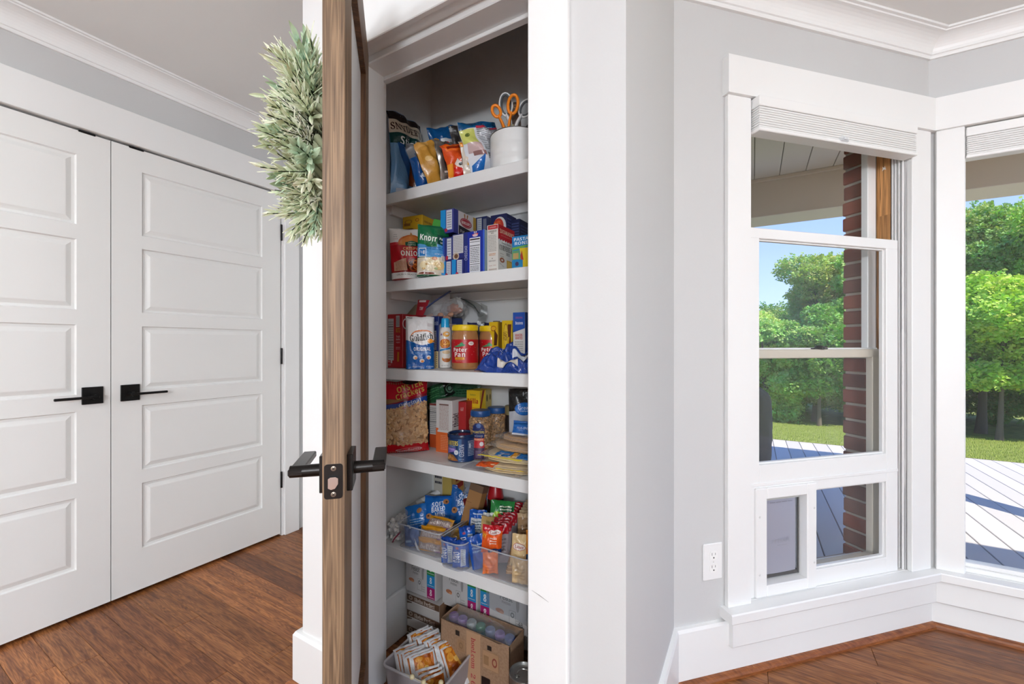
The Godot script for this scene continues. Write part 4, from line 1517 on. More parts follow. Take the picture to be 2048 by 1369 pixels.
func build_trees() -> void:
	# a clump of leaves, instanced over puffs
	var clumps := []
	var lm := mat(Color(1, 1, 1), 0.7)
	lm.vertex_color_use_as_albedo = true
	lm.cull_mode = BaseMaterial3D.CULL_DISABLED
	lm.backlight_enabled = true
	lm.backlight = Color(0.75, 0.85, 0.40)
	for s in 3:
		var r := RandomNumberGenerator.new()
		r.seed = 900 + s
		var st := mb()
		for k in 9:
			var b := Basis.from_euler(Vector3(r.randf_range(-1.2, 0.5), r.randf() * TAU, r.randf_range(-0.6, 0.6)))
			var o := Vector3(r.randf_range(-1, 1), r.randf_range(-0.6, 0.6), r.randf_range(-1, 1)) * 0.13
			var l := r.randf_range(0.10, 0.16)
			var w := l * 0.72
			var p := [Vector3(0, 0, 0), Vector3(-w / 2, l * 0.1, l * 0.45), Vector3(0, 0.01, l), Vector3(w / 2, l * 0.1, l * 0.45)]
			for f in [[0, 1, 2], [0, 2, 3]]:
				var q := []
				for i in f:
					q.append(b * p[i] + o)
				tri(st, q[0], q[1], q[2], Vector3.UP)
		clumps.append(st.commit())
	var specs := [
		# x, z, height, crown width, base of crown, colour, density, label
		[-1.3, -27.0, 6.3, 4.0, 1.2, "a9c685", "dusty pale green tree rising against the sky behind the pet door window"],
		[2.7, -25.8, 8.3, 4.4, 1.2, "bccf86", "tall olive tinted tree filling the middle of the angled window"],
		[4.4, -23.5, 7.9, 3.4, 2.0, "aed67c", "bright leafy tree next to the brick edge of the angled window"],
		[0.5, -22.4, 4.7, 3.0, 0.5, "c6e08c", "low pale yellow green tree by the grill cover"],
		[2.4, -21.6, 4.8, 2.8, 1.5, "93bf70", "smaller shaded tree with bare grey trunk near the brick edge"],
		[5.9, -27.0, 9.6, 4.2, 2.4, "abcc74", "tall tree partly hidden by the corner post between the windows"],
		[8.6, -26.0, 9.6, 5.4, 2.6, "a8c583", "tallest grey green tree at the top of the right window"],
		[7.5, -21.3, 5.4, 4.2, 2.2, "c2e06c", "bright lime green maple across the middle of the right window"],
		[10.6, -23.0, 9.6, 5.0, 2.2, "b2d672", "yellow green tree at the right edge of the right window"],
		[12.4, -27.5, 10.6, 6.0, 2.6, "9fbf7c", "dull green tree standing behind the lime green maple"],
		[7.2, -31.5, 9.0, 5.0, 1.6, "8db46c", "dark tree in the shade behind the maple trunk"],
		[4.9, -31.0, 8.2, 5.6, 1.0, "98bf72", "dense dark tree far back behind the brick edge"],
		[-4.4, -28.5, 6.4, 4.5, 0.8, "92b476", "distant tree low on the skyline left of the olive tree"],
		[10.6, -31.5, 8.6, 6.0, 0.6, "8bb06a", "dark undergrowth tree between the trunks in the right window"],
		[1.2, -30.5, 6.0, 6.0, 0.5, "8fb46c", "dark undergrowth tree behind the trunks in the angled window"],
	]
	var bark := tri_tex(mat(Color(0.42, 0.38, 0.34), 0.9), 3.0)
	var idx := 0
	for s in specs:
		var r := RandomNumberGenerator.new()
		r.seed = 300 + idx * 13
		idx += 1
		var gy := lawn_y(s[1]) - 0.03
		var t := thing("tree", s[6], "tree", Vector3(s[0], gy, s[1]), 0.0, "trees beyond the lawn")
		var H: float = s[2]
		var CW: float = s[3]
		var cb: float = s[4]
		var st := mb()
		var lean := Vector3(r.randf_range(-0.04, 0.04), 1, r.randf_range(-0.04, 0.04))
		var pts := []
		var rad := []
		for i in 8:
			var q := float(i) / 7
			pts.append(lean * (H * 0.8 * q) + Vector3(r.randf_range(-0.06, 0.06), 0, r.randf_range(-0.06, 0.06)) * q)
			rad.append(lerpf(0.17, 0.03, q) * (H / 10.0) * (1.35 if i == 0 else 1.0))
		tube(st, pts, rad, 9)
		var puffs := []
		var np := int(20 + CW * 3)
		for i in np:
			var q := r.randf()
			var y := lerpf(cb, H, q)
			var prof := sqrt(maxf(0.06, 1.0 - pow(2.0 * clampf(q * 0.92 + 0.10, 0, 1) - 1.0, 2.0)))
			var a := r.randf() * TAU
			var rr := CW / 2 * prof * pow(r.randf(), 0.4) * 0.85
			var c := Vector3(cos(a) * rr, y, sin(a) * rr)
			puffs.append([c, r.randf_range(0.7, 1.25) * CW / 5.6])
			if i < 14:
				var m: Vector3 = lean * (y * 0.72)
				tube(st, [m, m.lerp(c, 0.5) + Vector3(0, 0.1, 0), c], [0.045, 0.03, 0.012], 5)
		build(st, "trunk", bark, t)
		var per := 330
		var mm := MultiMesh.new()
		mm.transform_format = MultiMesh.TRANSFORM_3D
		mm.use_colors = true
		mm.mesh = clumps[idx % 3]
		mm.instance_count = puffs.size() * per
		var col := Color(s[5])
		var n := 0
		for p in puffs:
			var hue := r.randf_range(-0.05, 0.05)
			for k in per:
				var d := Vector3(r.randfn(), r.randfn(), r.randfn()).normalized()
				var lump: float = 1.0 + 0.35 * fnoise.get_noise_3dv(d * 1.6 + p[0])
				var rr: float = p[1] * pow(r.randf(), 0.30) * lump
				var at: Vector3 = p[0] + Vector3(d.x, d.y * 0.78, d.z) * rr
				var b := Basis.from_euler(Vector3(r.randf_range(-1.0, 1.0), r.randf() * TAU, r.randf_range(-1.0, 1.0)))
				mm.set_instance_transform(n, Transform3D(b.scaled(Vector3.ONE * r.randf_range(0.6, 1.15)), at))
				var c := col
				c.r = clampf(c.r + hue + r.randf_range(-0.06, 0.06), 0, 1)
				c.g = clampf(c.g + hue * 0.5 + r.randf_range(-0.05, 0.05), 0, 1)
				mm.set_instance_color(n, c.srgb_to_linear())
				n += 1
		var mmi := MultiMeshInstance3D.new()
		mmi.name = "foliage"
		mmi.multimesh = mm
		mmi.material_override = lm
		mmi.set_meta("kind", "stuff")
		t.add_child(mmi, true)

# ---------------------------------------------------------------- pantry goods: builders
const S1 := 1.677
const S2 := 1.360
const S3 := 1.0435
const S4 := 0.731
const S5 := 0.4035

# a carton with its face towards the room (+z) and its side (+x); x0..x1 across, zf..zb deep, base y, height h
func carton(called: String, label: String, x0: float, x1: float, y: float, h: float, zf: float, zb: float, hex: String, ops: Array, side: Array, group := "", category := "box", top := "") -> Node3D:
	var w := x1 - x0
	var d := zb - zf
	var t := thing(called, label, category, Vector3((x0 + x1) / 2, y, -(zf + zb) / 2), 0.0, group)
	var st := mb()
	bx(st, Vector3(-w / 2, 0.0005, -d / 2), Vector3(w / 2, h, d / 2), 0.0012)
	var body := build(st, "carton", pm(hex, 0.42), t)
	if top != "":
		st = mb()
		bx(st, Vector3(-w / 2 + 0.001, h, -d / 2 + 0.001), Vector3(w / 2 - 0.001, h + 0.0008, d / 2 - 0.001))
		build(st, "top_flap", pm(top, 0.6), t)
	if ops.size():
		print_on(t, face(Vector3(-w / 2, 0, d / 2), Vector3(w, 0, 0), Vector3(0, h, 0)), w, h, ops, "front_print", 0.0003, null, 0)
	if side.size():
		print_on(t, face(Vector3(w / 2, 0, d / 2), Vector3(0, 0, -d), Vector3(0, h, 0)), d, h, side, "side_print", 0.0003, null, 0)
	return t

# a flexible bag; its front looks along local +z.  kind: "pillow", "stand" or "soft"
func bag_map(w: float, h: float, t: float, kind: String, seed_: int, wr: float, sgn: float, bend := 0.0, freq := 1.0) -> Callable:
	var nz := FastNoiseLite.new()
	nz.seed = seed_
	nz.frequency = freq
	nz.fractal_octaves = 1
	return func(u: float, v: float, off: float) -> Vector3:
		var a := absf(2.0 * u - 1.0)
		var e := pow(maxf(0.0, 1.0 - pow(a, 2.6)), 0.7)
		var vp := 1.0
		var edge := clampf(v * 12.0, 0, 1) * clampf((1.0 - v) * 12.0, 0, 1)
		if kind == "pillow":
			vp = pow(maxf(0.0, sin(PI * clampf(v, 0.0, 1.0))), 0.6)
		elif kind == "stand":
			vp = sqrt(maxf(0.0, 1.0 - pow(v, 2.0)))
			edge = clampf((1.0 - v) * 9.0, 0, 1)
		elif kind == "block":
			vp = pow(maxf(0.0, 1.0 - pow(v, 5.0)), 0.6)
			e = pow(maxf(0.0, 1.0 - pow(a, 8.0)), 0.5)
			edge = clampf((1.0 - v) * 9.0, 0, 1)
		else:
			vp = pow(maxf(0.0, sin(PI * clampf(v, 0.0, 1.0))), 0.35)
		var narrow := 1.0 - 0.05 * vp * (1.0 if kind != "block" else 0.0)
		var wrk := nz.get_noise_2d(u * 2.2 + sgn * 3.0, v * 2.8) * wr * 1.3 + nz.get_noise_2d(u * 3.4 + v * 1.5, v * 1.6 - 9.0) * wr * 0.6
		var x := (u - 0.5) * w * narrow
		var z := sgn * (t / 2 * e * vp + (wrk * edge * (0.35 + 0.65 * e)) + off)
		z += bend * v * v + nz.get_noise_2d(u * 2.0, 7.0) * wr * (1.0 - edge) * 1.3
		return Vector3(x, v * h + nz.get_noise_2d(u * 3.0, 20.0) * wr * 0.5 * v, z)

func crinkle(hex: String, rough: float, depth := 0.55) -> StandardMaterial3D:
	var k := "film %s %.2f %.2f" % [hex, rough, depth]
	if not mat_cache.has(k):
		var m := mat(Color(hex), rough)
		m.normal_enabled = true
		m.normal_texture = M.crease
		m.normal_scale = depth
		tri_tex(m, 7.0)
		m.uv1_world_triplanar = false
		mat_cache[k] = m
	return mat_cache[k]

func pouch(called: String, label: String, category: String, at: Vector3, w: float, h: float, t: float, kind: String, hex: String, ops: Array, opt := {}) -> Node3D:
	var o := thing(called, label, category, at, opt.get("turn", 0.0), opt.get("group", ""))
	if opt.has("rot"):
		o.rotation = opt.rot
	var sd: int = opt.get("seed", 3)
	var wr: float = opt.get("wr", 0.004)
	var bend: float = opt.get("bend", 0.0)
	var fq: float = opt.get("freq", 1.0)
	var f := bag_map(w, h, t, kind, sd, wr, 1.0, bend, fq)
	var b := bag_map(w, h, t, kind, sd, wr, -1.0, bend, fq)
	var m: Material = opt.get("mat", crinkle(hex, opt.get("rough", 0.28), opt.get("crease", 0.55)))
	var nu: int = opt.get("nu", 22)
	var nv: int = opt.get("nv", 28)
	var st := mb()
	surf(st, func(u, v): return f.call(u, v, 0.0), nu, nv)
	var mb_: Material = opt.get("back", m)
	var two := mb_ != m
	if not two:
		surf(st, func(u, v): return b.call(u, v, 0.0), nu, nv, true)
	if kind == "stand" or kind == "block":
		for i in nu:
			var q := []
			for e in [float(i) / nu, float(i + 1) / nu]:
				q.append(f.call(e, 0.0, 0.0))
				q.append(b.call(e, 0.0, 0.0))
			quad(st, q[0], q[2], q[3], q[1], Vector3.DOWN)
	build(st, "bag_film", m, o)
	if two:
		st = mb()
		surf(st, func(u, v): return b.call(u, v, 0.0), nu, nv, true)
		build(st, "back_film", mb_, o)
	if ops.size():
		print_on(o, f, w, h, ops, "front_print", 0.0009 * fq * fq, M.print_gloss, 2)
	if opt.has("back_ops"):
		var bm := func(u: float, v: float, off: float): return b.call(1.0 - u, v, off)
		print_on(o, bm, w, h, opt.back_ops, "back_print", 0.0009, M.print_gloss, 2)
	if opt.get("crimp", false):
		# saw-toothed seal along the top
		st = mb()
		for i in 30:
			var p: Vector3 = f.call((i + 0.5) / 30.0, 1.0, 0.0)
			tri(st, f.call(i / 30.0, 0.995, 0.0), f.call((i + 1) / 30.0, 0.995, 0.0), p + Vector3(0, 0.003, 0), Vector3(0, 0, 1))
		build(st, "crimped_edge", m, o)
	return o

func cyl(R: float, y0: float, y1: float, a0: float, a1: float) -> Callable:
	return func(u: float, v: float, off: float) -> Vector3:
		var a := lerpf(a0, a1, u)
		return Vector3(sin(a) * (R + off), lerpf(y0, y1, v), cos(a) * (R + off))

# rounded band of a solid of revolution for a label: profile radius looked up by height
func tray(called: String, label: String, x0: float, x1: float, y: float, h: float, zf: float, zb: float, group: String, r := 0.02) -> Node3D:
	# clear open plastic bin with thin walls, a rim and slightly flared sides
	var t := thing(called, label, "bin", Vector3((x0 + x1) / 2, y, -(zf + zb) / 2), 0.0, group)
	var w := (x1 - x0) / 2
	var d := (zb - zf) / 2
	var st := mb()
	var ring := func(k: float, yy: float, inset: float):
		var p := rounded(w * k - inset, d * k - inset, r, 5)
		var q := []
		for e in p:
			q.append(Vector3(e.x, yy, e.y))
		return q
	var A: Array = ring.call(0.95, 0.001, 0.0)
	var B: Array = ring.call(1.0, h, 0.0)
	var C: Array = ring.call(1.0, h, 0.002)
	var Dn: Array = ring.call(0.95, 0.003, 0.002)
	var n := A.size()
	for i in n:
		var k := (i + 1) % n
		var c := Vector3(A[i].x, 0, A[i].z)
		quad(st, A[i], A[k], B[k], B[i], c)
		quad(st, C[i], C[k], Dn[k], Dn[i], -c)
		tri(st, A[i], A[k], Vector3(0, 0.001, 0), Vector3.DOWN)
		tri(st, Dn[i], Dn[k], Vector3(0, 0.003, 0), Vector3.UP)
	build(st, "walls", M.bin, t)
	var rim := mb()
	var pts := []
	for p in B:
		pts.append(p + Vector3(0, 0.0005, 0))
	tube(rim, pts, 0.0022, 6, true)
	build(rim, "rim", film("dfe3ea", 0.42, 0.06), t)
	var foot := mb()
	pts = []
	for p in A:
		pts.append(p + Vector3(0, 0.0012, 0))
	tube(foot, pts, 0.0012, 5, true)
	build(foot, "base_edge", film("c9ccd4", 0.4, 0.06), t)
	return t

func blob(st: SurfaceTool, c: Vector3, r: Vector3, seed_: int, rough := 0.15, nu := 10, nv := 7) -> void:
	var nz := FastNoiseLite.new()
	nz.seed = seed_
	nz.frequency = 1.0
	surf(st, func(u, v):
		var d := Vector3(cos(u * TAU) * sin(v * PI), cos(v * PI), sin(u * TAU) * sin(v * PI))
		return c + d * r * (1.0 + rough * nz.get_noise_3dv(d * 1.7)), nu, nv)

func nutrition(u0: float, v0: float, u1: float, v1: float, paper := "dcdcd8", ink := "6a6a6a") -> Array:
	var h := v1 - v0
	return [["r", u0, v0, u1, v1, paper], ["r", u0 + 0.02, v1 - 0.07 * h, u1 - 0.02, v1 - 0.03 * h, "3c3c3c"], ["r", u0 + 0.02, v1 - 0.13 * h, u1 - 0.02, v1 - 0.115 * h, "3a3a3a"],
		["r", u0 + 0.02, v1 - 0.24 * h, u1 - 0.02, v1 - 0.22 * h, "3a3a3a"], ["l", u0 + 0.04, v0 + 0.28 * h, u1 - 0.04, v1 - 0.27 * h, 9, ink], ["r", u0 + 0.02, v0 + 0.23 * h, u1 - 0.02, v0 + 0.245 * h, "3a3a3a"], ["l", u0 + 0.04, v0 + 0.04 * h, u1 - 0.04, v0 + 0.20 * h, 4, ink]]

func build_pantry() -> void:
	shelf_one()
	shelf_two()
	shelf_three()
	shelf_four()
	shelf_five()
	pantry_floor()

# ---------------------------------------------------------------- topmost shelf: snack bags and the tin of scissors
func shelf_one() -> void:
	var y := S1 + 0.0005
	# bags stand like files, their fronts looking along +x
	var q := PI / 2
	pouch("pretzel_bag", "large pretzel stick bag with cream and dark green bands leaning on the pantry wall", "snack bag", Vector3(-1.138, y + 0.002, -1.180), 0.158, 0.310, 0.062, "pillow", "6f9cc8", [
		["r", 0.0, 0.90, 1.0, 1.0, "2b2624"], ["r", 0.0, 0.74, 1.0, 0.90, "cdbfa9"], ["q", [Vector2(0, 0.62), Vector2(1, 0.56), Vector2(1, 0.74), Vector2(0, 0.74)], "123f3c"],
		["s", "SNYDER'S", 0.47, 0.82, 0.085, "3a1d16", 0.88], ["t", "Sticks", 0.52, 0.66, 0.10, "e9eef0", 0.66],
		["q", [Vector2(0.12, 0.62), Vector2(0.3, 0.62), Vector2(0.55, 0.2), Vector2(0.42, 0.2)], "2d5d9b"], ["r", 0.42, 0.16, 0.62, 0.46, "8f4a27"], ["r", 0.60, 0.14, 0.86, 0.38, "b3a39c"],
		["l", 0.62, 0.15, 0.84, 0.37, 4, "7d665c"], ["r", 0.1, 0.0, 0.9, 0.1, "aeb9cc"]], {"turn": q, "seed": 5, "wr": 0.010, "rough": 0.16, "rot": Vector3(0.0, q - 0.12, 0.05), "crimp": true})
	pouch("chip_bag", "glossy dark blue snack bag with a grey folded top beside the pretzel stick bag", "snack bag", Vector3(-1.008, y + 0.004, -1.180), 0.15, 0.172, 0.07, "pillow", "0e4d92", [
		["r", 0.0, 0.72, 1.0, 1.0, "7d8086"], ["q", [Vector2(0.1, 0.68), Vector2(0.9, 0.62), Vector2(0.9, 0.76), Vector2(0.1, 0.78)], "54637c"], ["e", 0.18, 0.36, 0.07, 0.05, "cfd6de"], ["r", 0.32, 0.20, 0.46, 0.225, "e9eef5"], ["l", 0.15, 0.04, 0.5, 0.12, 3, "7fa3d0"]],
		{"seed": 12, "wr": 0.009, "rough": 0.12, "rot": Vector3(0.0, q - 0.22, 0.34), "group": "leaning snack bags"})
	pouch("chip_bag", "narrow golden tan snack bag folded over at the top and leaning to the left", "snack bag", Vector3(-0.952, y + 0.003, -1.165), 0.125, 0.165, 0.042, "pillow", "c58f3a", [
		["q", [Vector2(0.0, 0.88), Vector2(0.5, 0.93), Vector2(0.5, 1.0), Vector2(0.0, 1.0)], "d9a557"], ["e", 0.25, 0.66, 0.1, 0.05, "e0b66c"], ["q", [Vector2(0.1, 0.05), Vector2(0.4, 0.05), Vector2(0.4, 0.12), Vector2(0.1, 0.12)], "b46a2e"]],
		{"seed": 23, "wr": 0.007, "rough": 0.22, "rot": Vector3(0.0, q - 0.2, 0.50), "group": "leaning snack bags"})
	pouch("chip_bag", "dark blue snack bag with a red and white letter mark standing behind the tan bag", "snack bag", Vector3(-0.965, y + 0.002, -1.300), 0.13, 0.285, 0.04, "pillow", "15171d", [
		["r", 0.0, 0.70, 1.0, 1.0, "124f86"], ["q", [Vector2(0.25, 0.58), Vector2(1.0, 0.54), Vector2(1.0, 0.82), Vector2(0.3, 0.84)], "d9d6d6"], ["t", "D", 0.50, 0.69, 0.20, "b3172c", 0.22], ["t", "O", 0.78, 0.67, 0.20, "b3172c", 0.22], ["e", 0.4, 0.42, 0.12, 0.06, "6d7177"]],
		{"seed": 31, "wr": 0.008, "rough": 0.18, "rot": Vector3(0.0, q - 0.65, 0.30), "crimp": true, "group": "leaning snack bags"})
	pouch("foil_bag", "crumpled silver grey foil snack bag between the tan bag and the orange bag", "snack bag", Vector3(-0.908, y + 0.002, -1.170), 0.12, 0.155, 0.03, "pillow", "77716c", [["q", [Vector2(0.1, 0.3), Vector2(0.4, 0.34), Vector2(0.4, 0.38), Vector2(0.1, 0.34)], "c9c3bc"]],
		{"seed": 41, "wr": 0.012, "mat": pm("8b857e", 0.25, 0.6), "rot": Vector3(0.0, q - 0.15, 0.26), "group": "leaning snack bags"})
	pouch("chip_bag", "black topped snack bag standing behind the orange bag", "snack bag", Vector3(-0.872, y + 0.002, -1.275), 0.14, 0.245, 0.04, "pillow", "241e1c", [["q", [Vector2(0.55, 0.30), Vector2(0.68, 0.30), Vector2(0.72, 0.78), Vector2(0.60, 0.80)], "a23a5b"], ["r", 0.2, 0.42, 0.5, 0.5, "34302e"]],
		{"seed": 52, "wr": 0.008, "rough": 0.3, "rot": Vector3(0.0, q - 0.5, 0.24), "group": "leaning snack bags"})
	pouch("chip_bag", "bright orange and red snack bag with its top rolled over at the shelf edge", "snack bag", Vector3(-0.858, y + 0.003, -1.165), 0.125, 0.135, 0.055, "pillow", "d9501d", [
		["q", [Vector2(0.12, 0.0), Vector2(0.9, 0.0), Vector2(0.9, 0.45), Vector2(0.16, 0.40)], "c81d1c"], ["r", 0.0, 0.0, 0.12, 0.5, "ef9a2e"], ["q", [Vector2(0.05, 0.80), Vector2(0.7, 0.78), Vector2(0.7, 0.93), Vector2(0.05, 0.97)], "ea6a1f"], ["q", [Vector2(0.1, 0.85), Vector2(0.5, 0.84), Vector2(0.5, 0.90), Vector2(0.1, 0.92)], "8c2a14"],
		["q", [Vector2(0.18, 0.48), Vector2(0.36, 0.34), Vector2(0.44, 0.40), Vector2(0.26, 0.60)], "eadfd5"], ["e", 0.32, 0.47, 0.04, 0.04, "2a1a16"], ["q", [Vector2(0.42, 0.2), Vector2(0.62, 0.14), Vector2(0.7, 0.3), Vector2(0.5, 0.36)], "d8641f"], ["q", [Vector2(0.5, 0.42), Vector2(0.8, 0.3), Vector2(0.9, 0.7), Vector2(0.55, 0.7)], "8b2c20"]],
		{"seed": 63, "wr": 0.010, "rough": 0.2, "rot": Vector3(0.0, q - 0.35, 0.30), "group": "leaning snack bags"})
	pouch("chip_bag", "yellow white and brown snack bag next to the blue and white one", "snack bag", Vector3(-0.803, y + 0.002, -1.165), 0.115, 0.13, 0.045, "pillow", "d9cdbd", [
		["r", 0.1, 0.38, 0.95, 0.58, "eda71f"], ["q", [Vector2(0.14, 0.0), Vector2(0.95, 0.0), Vector2(0.95, 0.40), Vector2(0.2, 0.36)], "4d1c17"], ["e", 0.5, 0.18, 0.22, 0.13, "c3562e"], ["e", 0.55, 0.18, 0.10, 0.06, "d98a5c"], ["q", [Vector2(0.0, 0.84), Vector2(0.5, 0.82), Vector2(0.5, 0.94), Vector2(0.0, 0.96)], "e08d1f"], ["e", 0.75, 0.86, 0.18, 0.07, "bf2d2d"], ["r", 0.1, 0.6, 0.9, 0.74, "e8b356"]],
		{"seed": 71, "wr": 0.008, "rough": 0.24, "rot": Vector3(0.0, q - 0.35, 0.18), "group": "leaning snack bags"})
	var wb := pouch("chip_bag", "white and blue snack bag showing its printed back next to the scissors tin", "snack bag", Vector3(-0.765, y + 0.003, -1.195), 0.155, 0.195, 0.06, "pillow", "dfe2e8", [
		["r", 0.0, 0.88, 1.0, 1.0, "10507f"], ["q", [Vector2(0.0, 0.66), Vector2(0.30, 0.62), Vector2(0.30, 0.86), Vector2(0.0, 0.88)], "c9cc6b"], ["e", 0.12, 0.78, 0.05, 0.03, "5c6b2c"], ["q", [Vector2(0.05, 0.50), Vector2(0.30, 0.46), Vector2(0.32, 0.62), Vector2(0.05, 0.66)], "c9adab"], ["q", [Vector2(0.12, 0.44), Vector2(0.34, 0.40), Vector2(0.34, 0.47), Vector2(0.12, 0.51)], "8c6562"],
		["l", 0.36, 0.50, 0.98, 0.86, 12, "8d8f93"], ["r", 0.36, 0.86, 0.98, 0.90, "b8384c"], ["q", [Vector2(0.0, 0.02), Vector2(0.24, 0.02), Vector2(0.30, 0.42), Vector2(0.02, 0.30)], "1566b4"], ["l", 0.38, 0.34, 0.66, 0.46, 4, "6d7075"], ["l", 0.40, 0.05, 0.98, 0.17, 7, "57595d"]],
		{"seed": 83, "wr": 0.011, "rough": 0.2, "rot": Vector3(0.0, q - 0.45, 0.34), "group": "leaning snack bags"})
	# binder clip on the rolled bag behind
	pouch("candy_bag", "rolled down red and pink patterned bag clipped shut behind the white and blue bag", "snack bag", Vector3(-0.800, y + 0.002, -1.320), 0.15, 0.205, 0.035, "pillow", "a83a45", [["q", [Vector2(0.0, 0.78), Vector2(1.0, 0.76), Vector2(1.0, 0.82), Vector2(0.0, 0.84)], "e4cfd0"], ["q", [Vector2(0.0, 0.88), Vector2(1.0, 0.86), Vector2(1.0, 0.91), Vector2(0.0, 0.93)], "e4cfd0"], ["q", [Vector2(0.0, 0.69), Vector2(1.0, 0.67), Vector2(1.0, 0.71), Vector2(0.0, 0.73)], "7d2030"]], {"seed": 92, "wr": 0.01, "rot": Vector3(0, 0.6, 0.0)})
	var bc := thing("binder_clip", "black binder clip with wire arms holding the red patterned bag shut", "clip", Vector3(-0.822, y + 0.205, -1.300), 0.6)
	var st := mb()
	prism(st, PackedVector2Array([Vector2(-0.006, 0.012), Vector2(0.006, 0.012), Vector2(0.0015, -0.010), Vector2(-0.0015, -0.010)]), -0.016, 0.016, Transform3D(Basis(Vector3.UP, PI / 2), Vector3.ZERO))
	build(st, "spring", pm("15140f", 0.35), bc)
	for s in [-1.0, 1.0]:
		st = mb()
		tube(st, [Vector3(-0.008, -0.008, 0.004 * s), Vector3(-0.005, 0.02, 0.009 * s), Vector3(-0.003, 0.034, 0.012 * s), Vector3(0.003, 0.034, 0.012 * s), Vector3(0.005, 0.02, 0.009 * s), Vector3(0.008, -0.008, 0.004 * s)], 0.0008, 6)
		build(st, "wire_arm", pm("b9b5ae", 0.3, 0.9), bc)
	# white tin
	var tin := Vector3(-0.668, y, -1.185)
	var tn := thing("utensil_tin", "white enamel tin with faint ribs holding scissors at the end of the top shelf", "tin", tin)
	st = mb()
	lathe(st, [Vector2(0.0, 0.001), Vector2(0.082, 0.001), Vector2(0.084, 0.004), Vector2(0.0845, 0.042), Vector2(0.0838, 0.045), Vector2(0.0845, 0.048), Vector2(0.0845, 0.078), Vector2(0.0838, 0.081), Vector2(0.0845, 0.084), Vector2(0.085, 0.120), Vector2(0.083, 0.1205), Vector2(0.0825, 0.118), Vector2(0.082, 0.006), Vector2(0.0, 0.004)], 56)
	build(st, "wall", pm("eeeeec", 0.3), tn)
	st = mb()
	var rp := []
	for i in 48:
		rp.append(Vector3(cos(TAU * i / 48) * 0.0845, 0.1205, sin(TAU * i / 48) * 0.0845))
	tube(st, rp, 0.0016, 6, true)
	build(st, "rim", pm("56524e", 0.4, 0.5), tn)
	scissors("scissors", "orange handled scissors standing in the white tin", tin + Vector3(-0.010, 0.058, 0.040), 0.55, 0.02, "f58a1c", "", 0.95)
	scissors("scissors", "white and grey handled scissors standing taller behind the orange pair", tin + Vector3(-0.014, 0.050, 0.012), 0.55, -0.06, "e9e8e6", "55585a", 1.22)
	var kn := thing("kitchen_tool", "dark brown wooden handle with a hole standing behind the scissors", "utensil", tin + Vector3(0.012, 0.025, -0.012), 0.5)
	kn.rotation = Vector3(0.0, 0.5, 0.10)
	st = mb()
	var poly := PackedVector2Array()
	for i in 25:
		var a := PI * i / 24
		poly.append(Vector2(cos(a) * 0.0155, 0.205 + sin(a) * 0.0155))
	poly.append(Vector2(-0.011, 0.03))
	poly.append(Vector2(0.011, 0.03))
	prism(st, poly, -0.004, 0.004)
	build(st, "handle", pm("45301f", 0.5), kn)
	st = mb()
	lathe(st, [Vector2(0.0035, 0.0045), Vector2(0.0065, 0.0045), Vector2(0.0065, -0.0045), Vector2(0.0035, -0.0045), Vector2(0.0035, 0.0045)], 14, Transform3D(Basis(Vector3.RIGHT, PI / 2), Vector3(0, 0.206, 0)))
	build(st, "grommet", pm("8a6a49", 0.45, 0.3), kn)
	# dark bundle and pink tipped markers at the right of the tin
	var mk := thing("marker_bundle", "dark cloth wrapped bundle with dusky pink ends in the tin beside the scissors", "bundle", tin + Vector3(0.050, 0.066, -0.010))
	st = mb()
	blob(st, Vector3(0.0, 0.055, -0.012), Vector3(0.030, 0.055, 0.03), 4, 0.35, 16, 12)
	build(st, "cloth", pm("2c2322", 0.85), mk)
	st = mb()
	for p in [[-0.006, 0.066, 0.016, 0.012], [0.016, 0.058, 0.012, 0.011], [0.012, 0.088, -0.002, 0.010]]:
		blob(st, Vector3(p[0], p[1], p[2]), Vector3.ONE * p[3], 8, 0.2, 12, 8)
	build(st, "pink_end", pm("9a6a6b", 0.7), mk)
	var cp := thing("marker", "small marker with a black cap leaning out over the left rim of the tin", "marker", tin + Vector3(-0.062, 0.028, 0.012), 0.0)
	cp.rotation = Vector3(0, 0, 0.20)
	st = mb()
	tube(st, [Vector3(0, 0, 0), Vector3(0, 0.09, 0)], 0.005, 10)
	build(st, "barrel", pm("c8c6c3", 0.4), cp)
	st = mb()
	tube(st, [Vector3(0, 0.088, 0), Vector3(0, 0.105, 0)], [0.007, 0.006], 12)
	build(st, "cap", pm("1b1817", 0.5), cp)

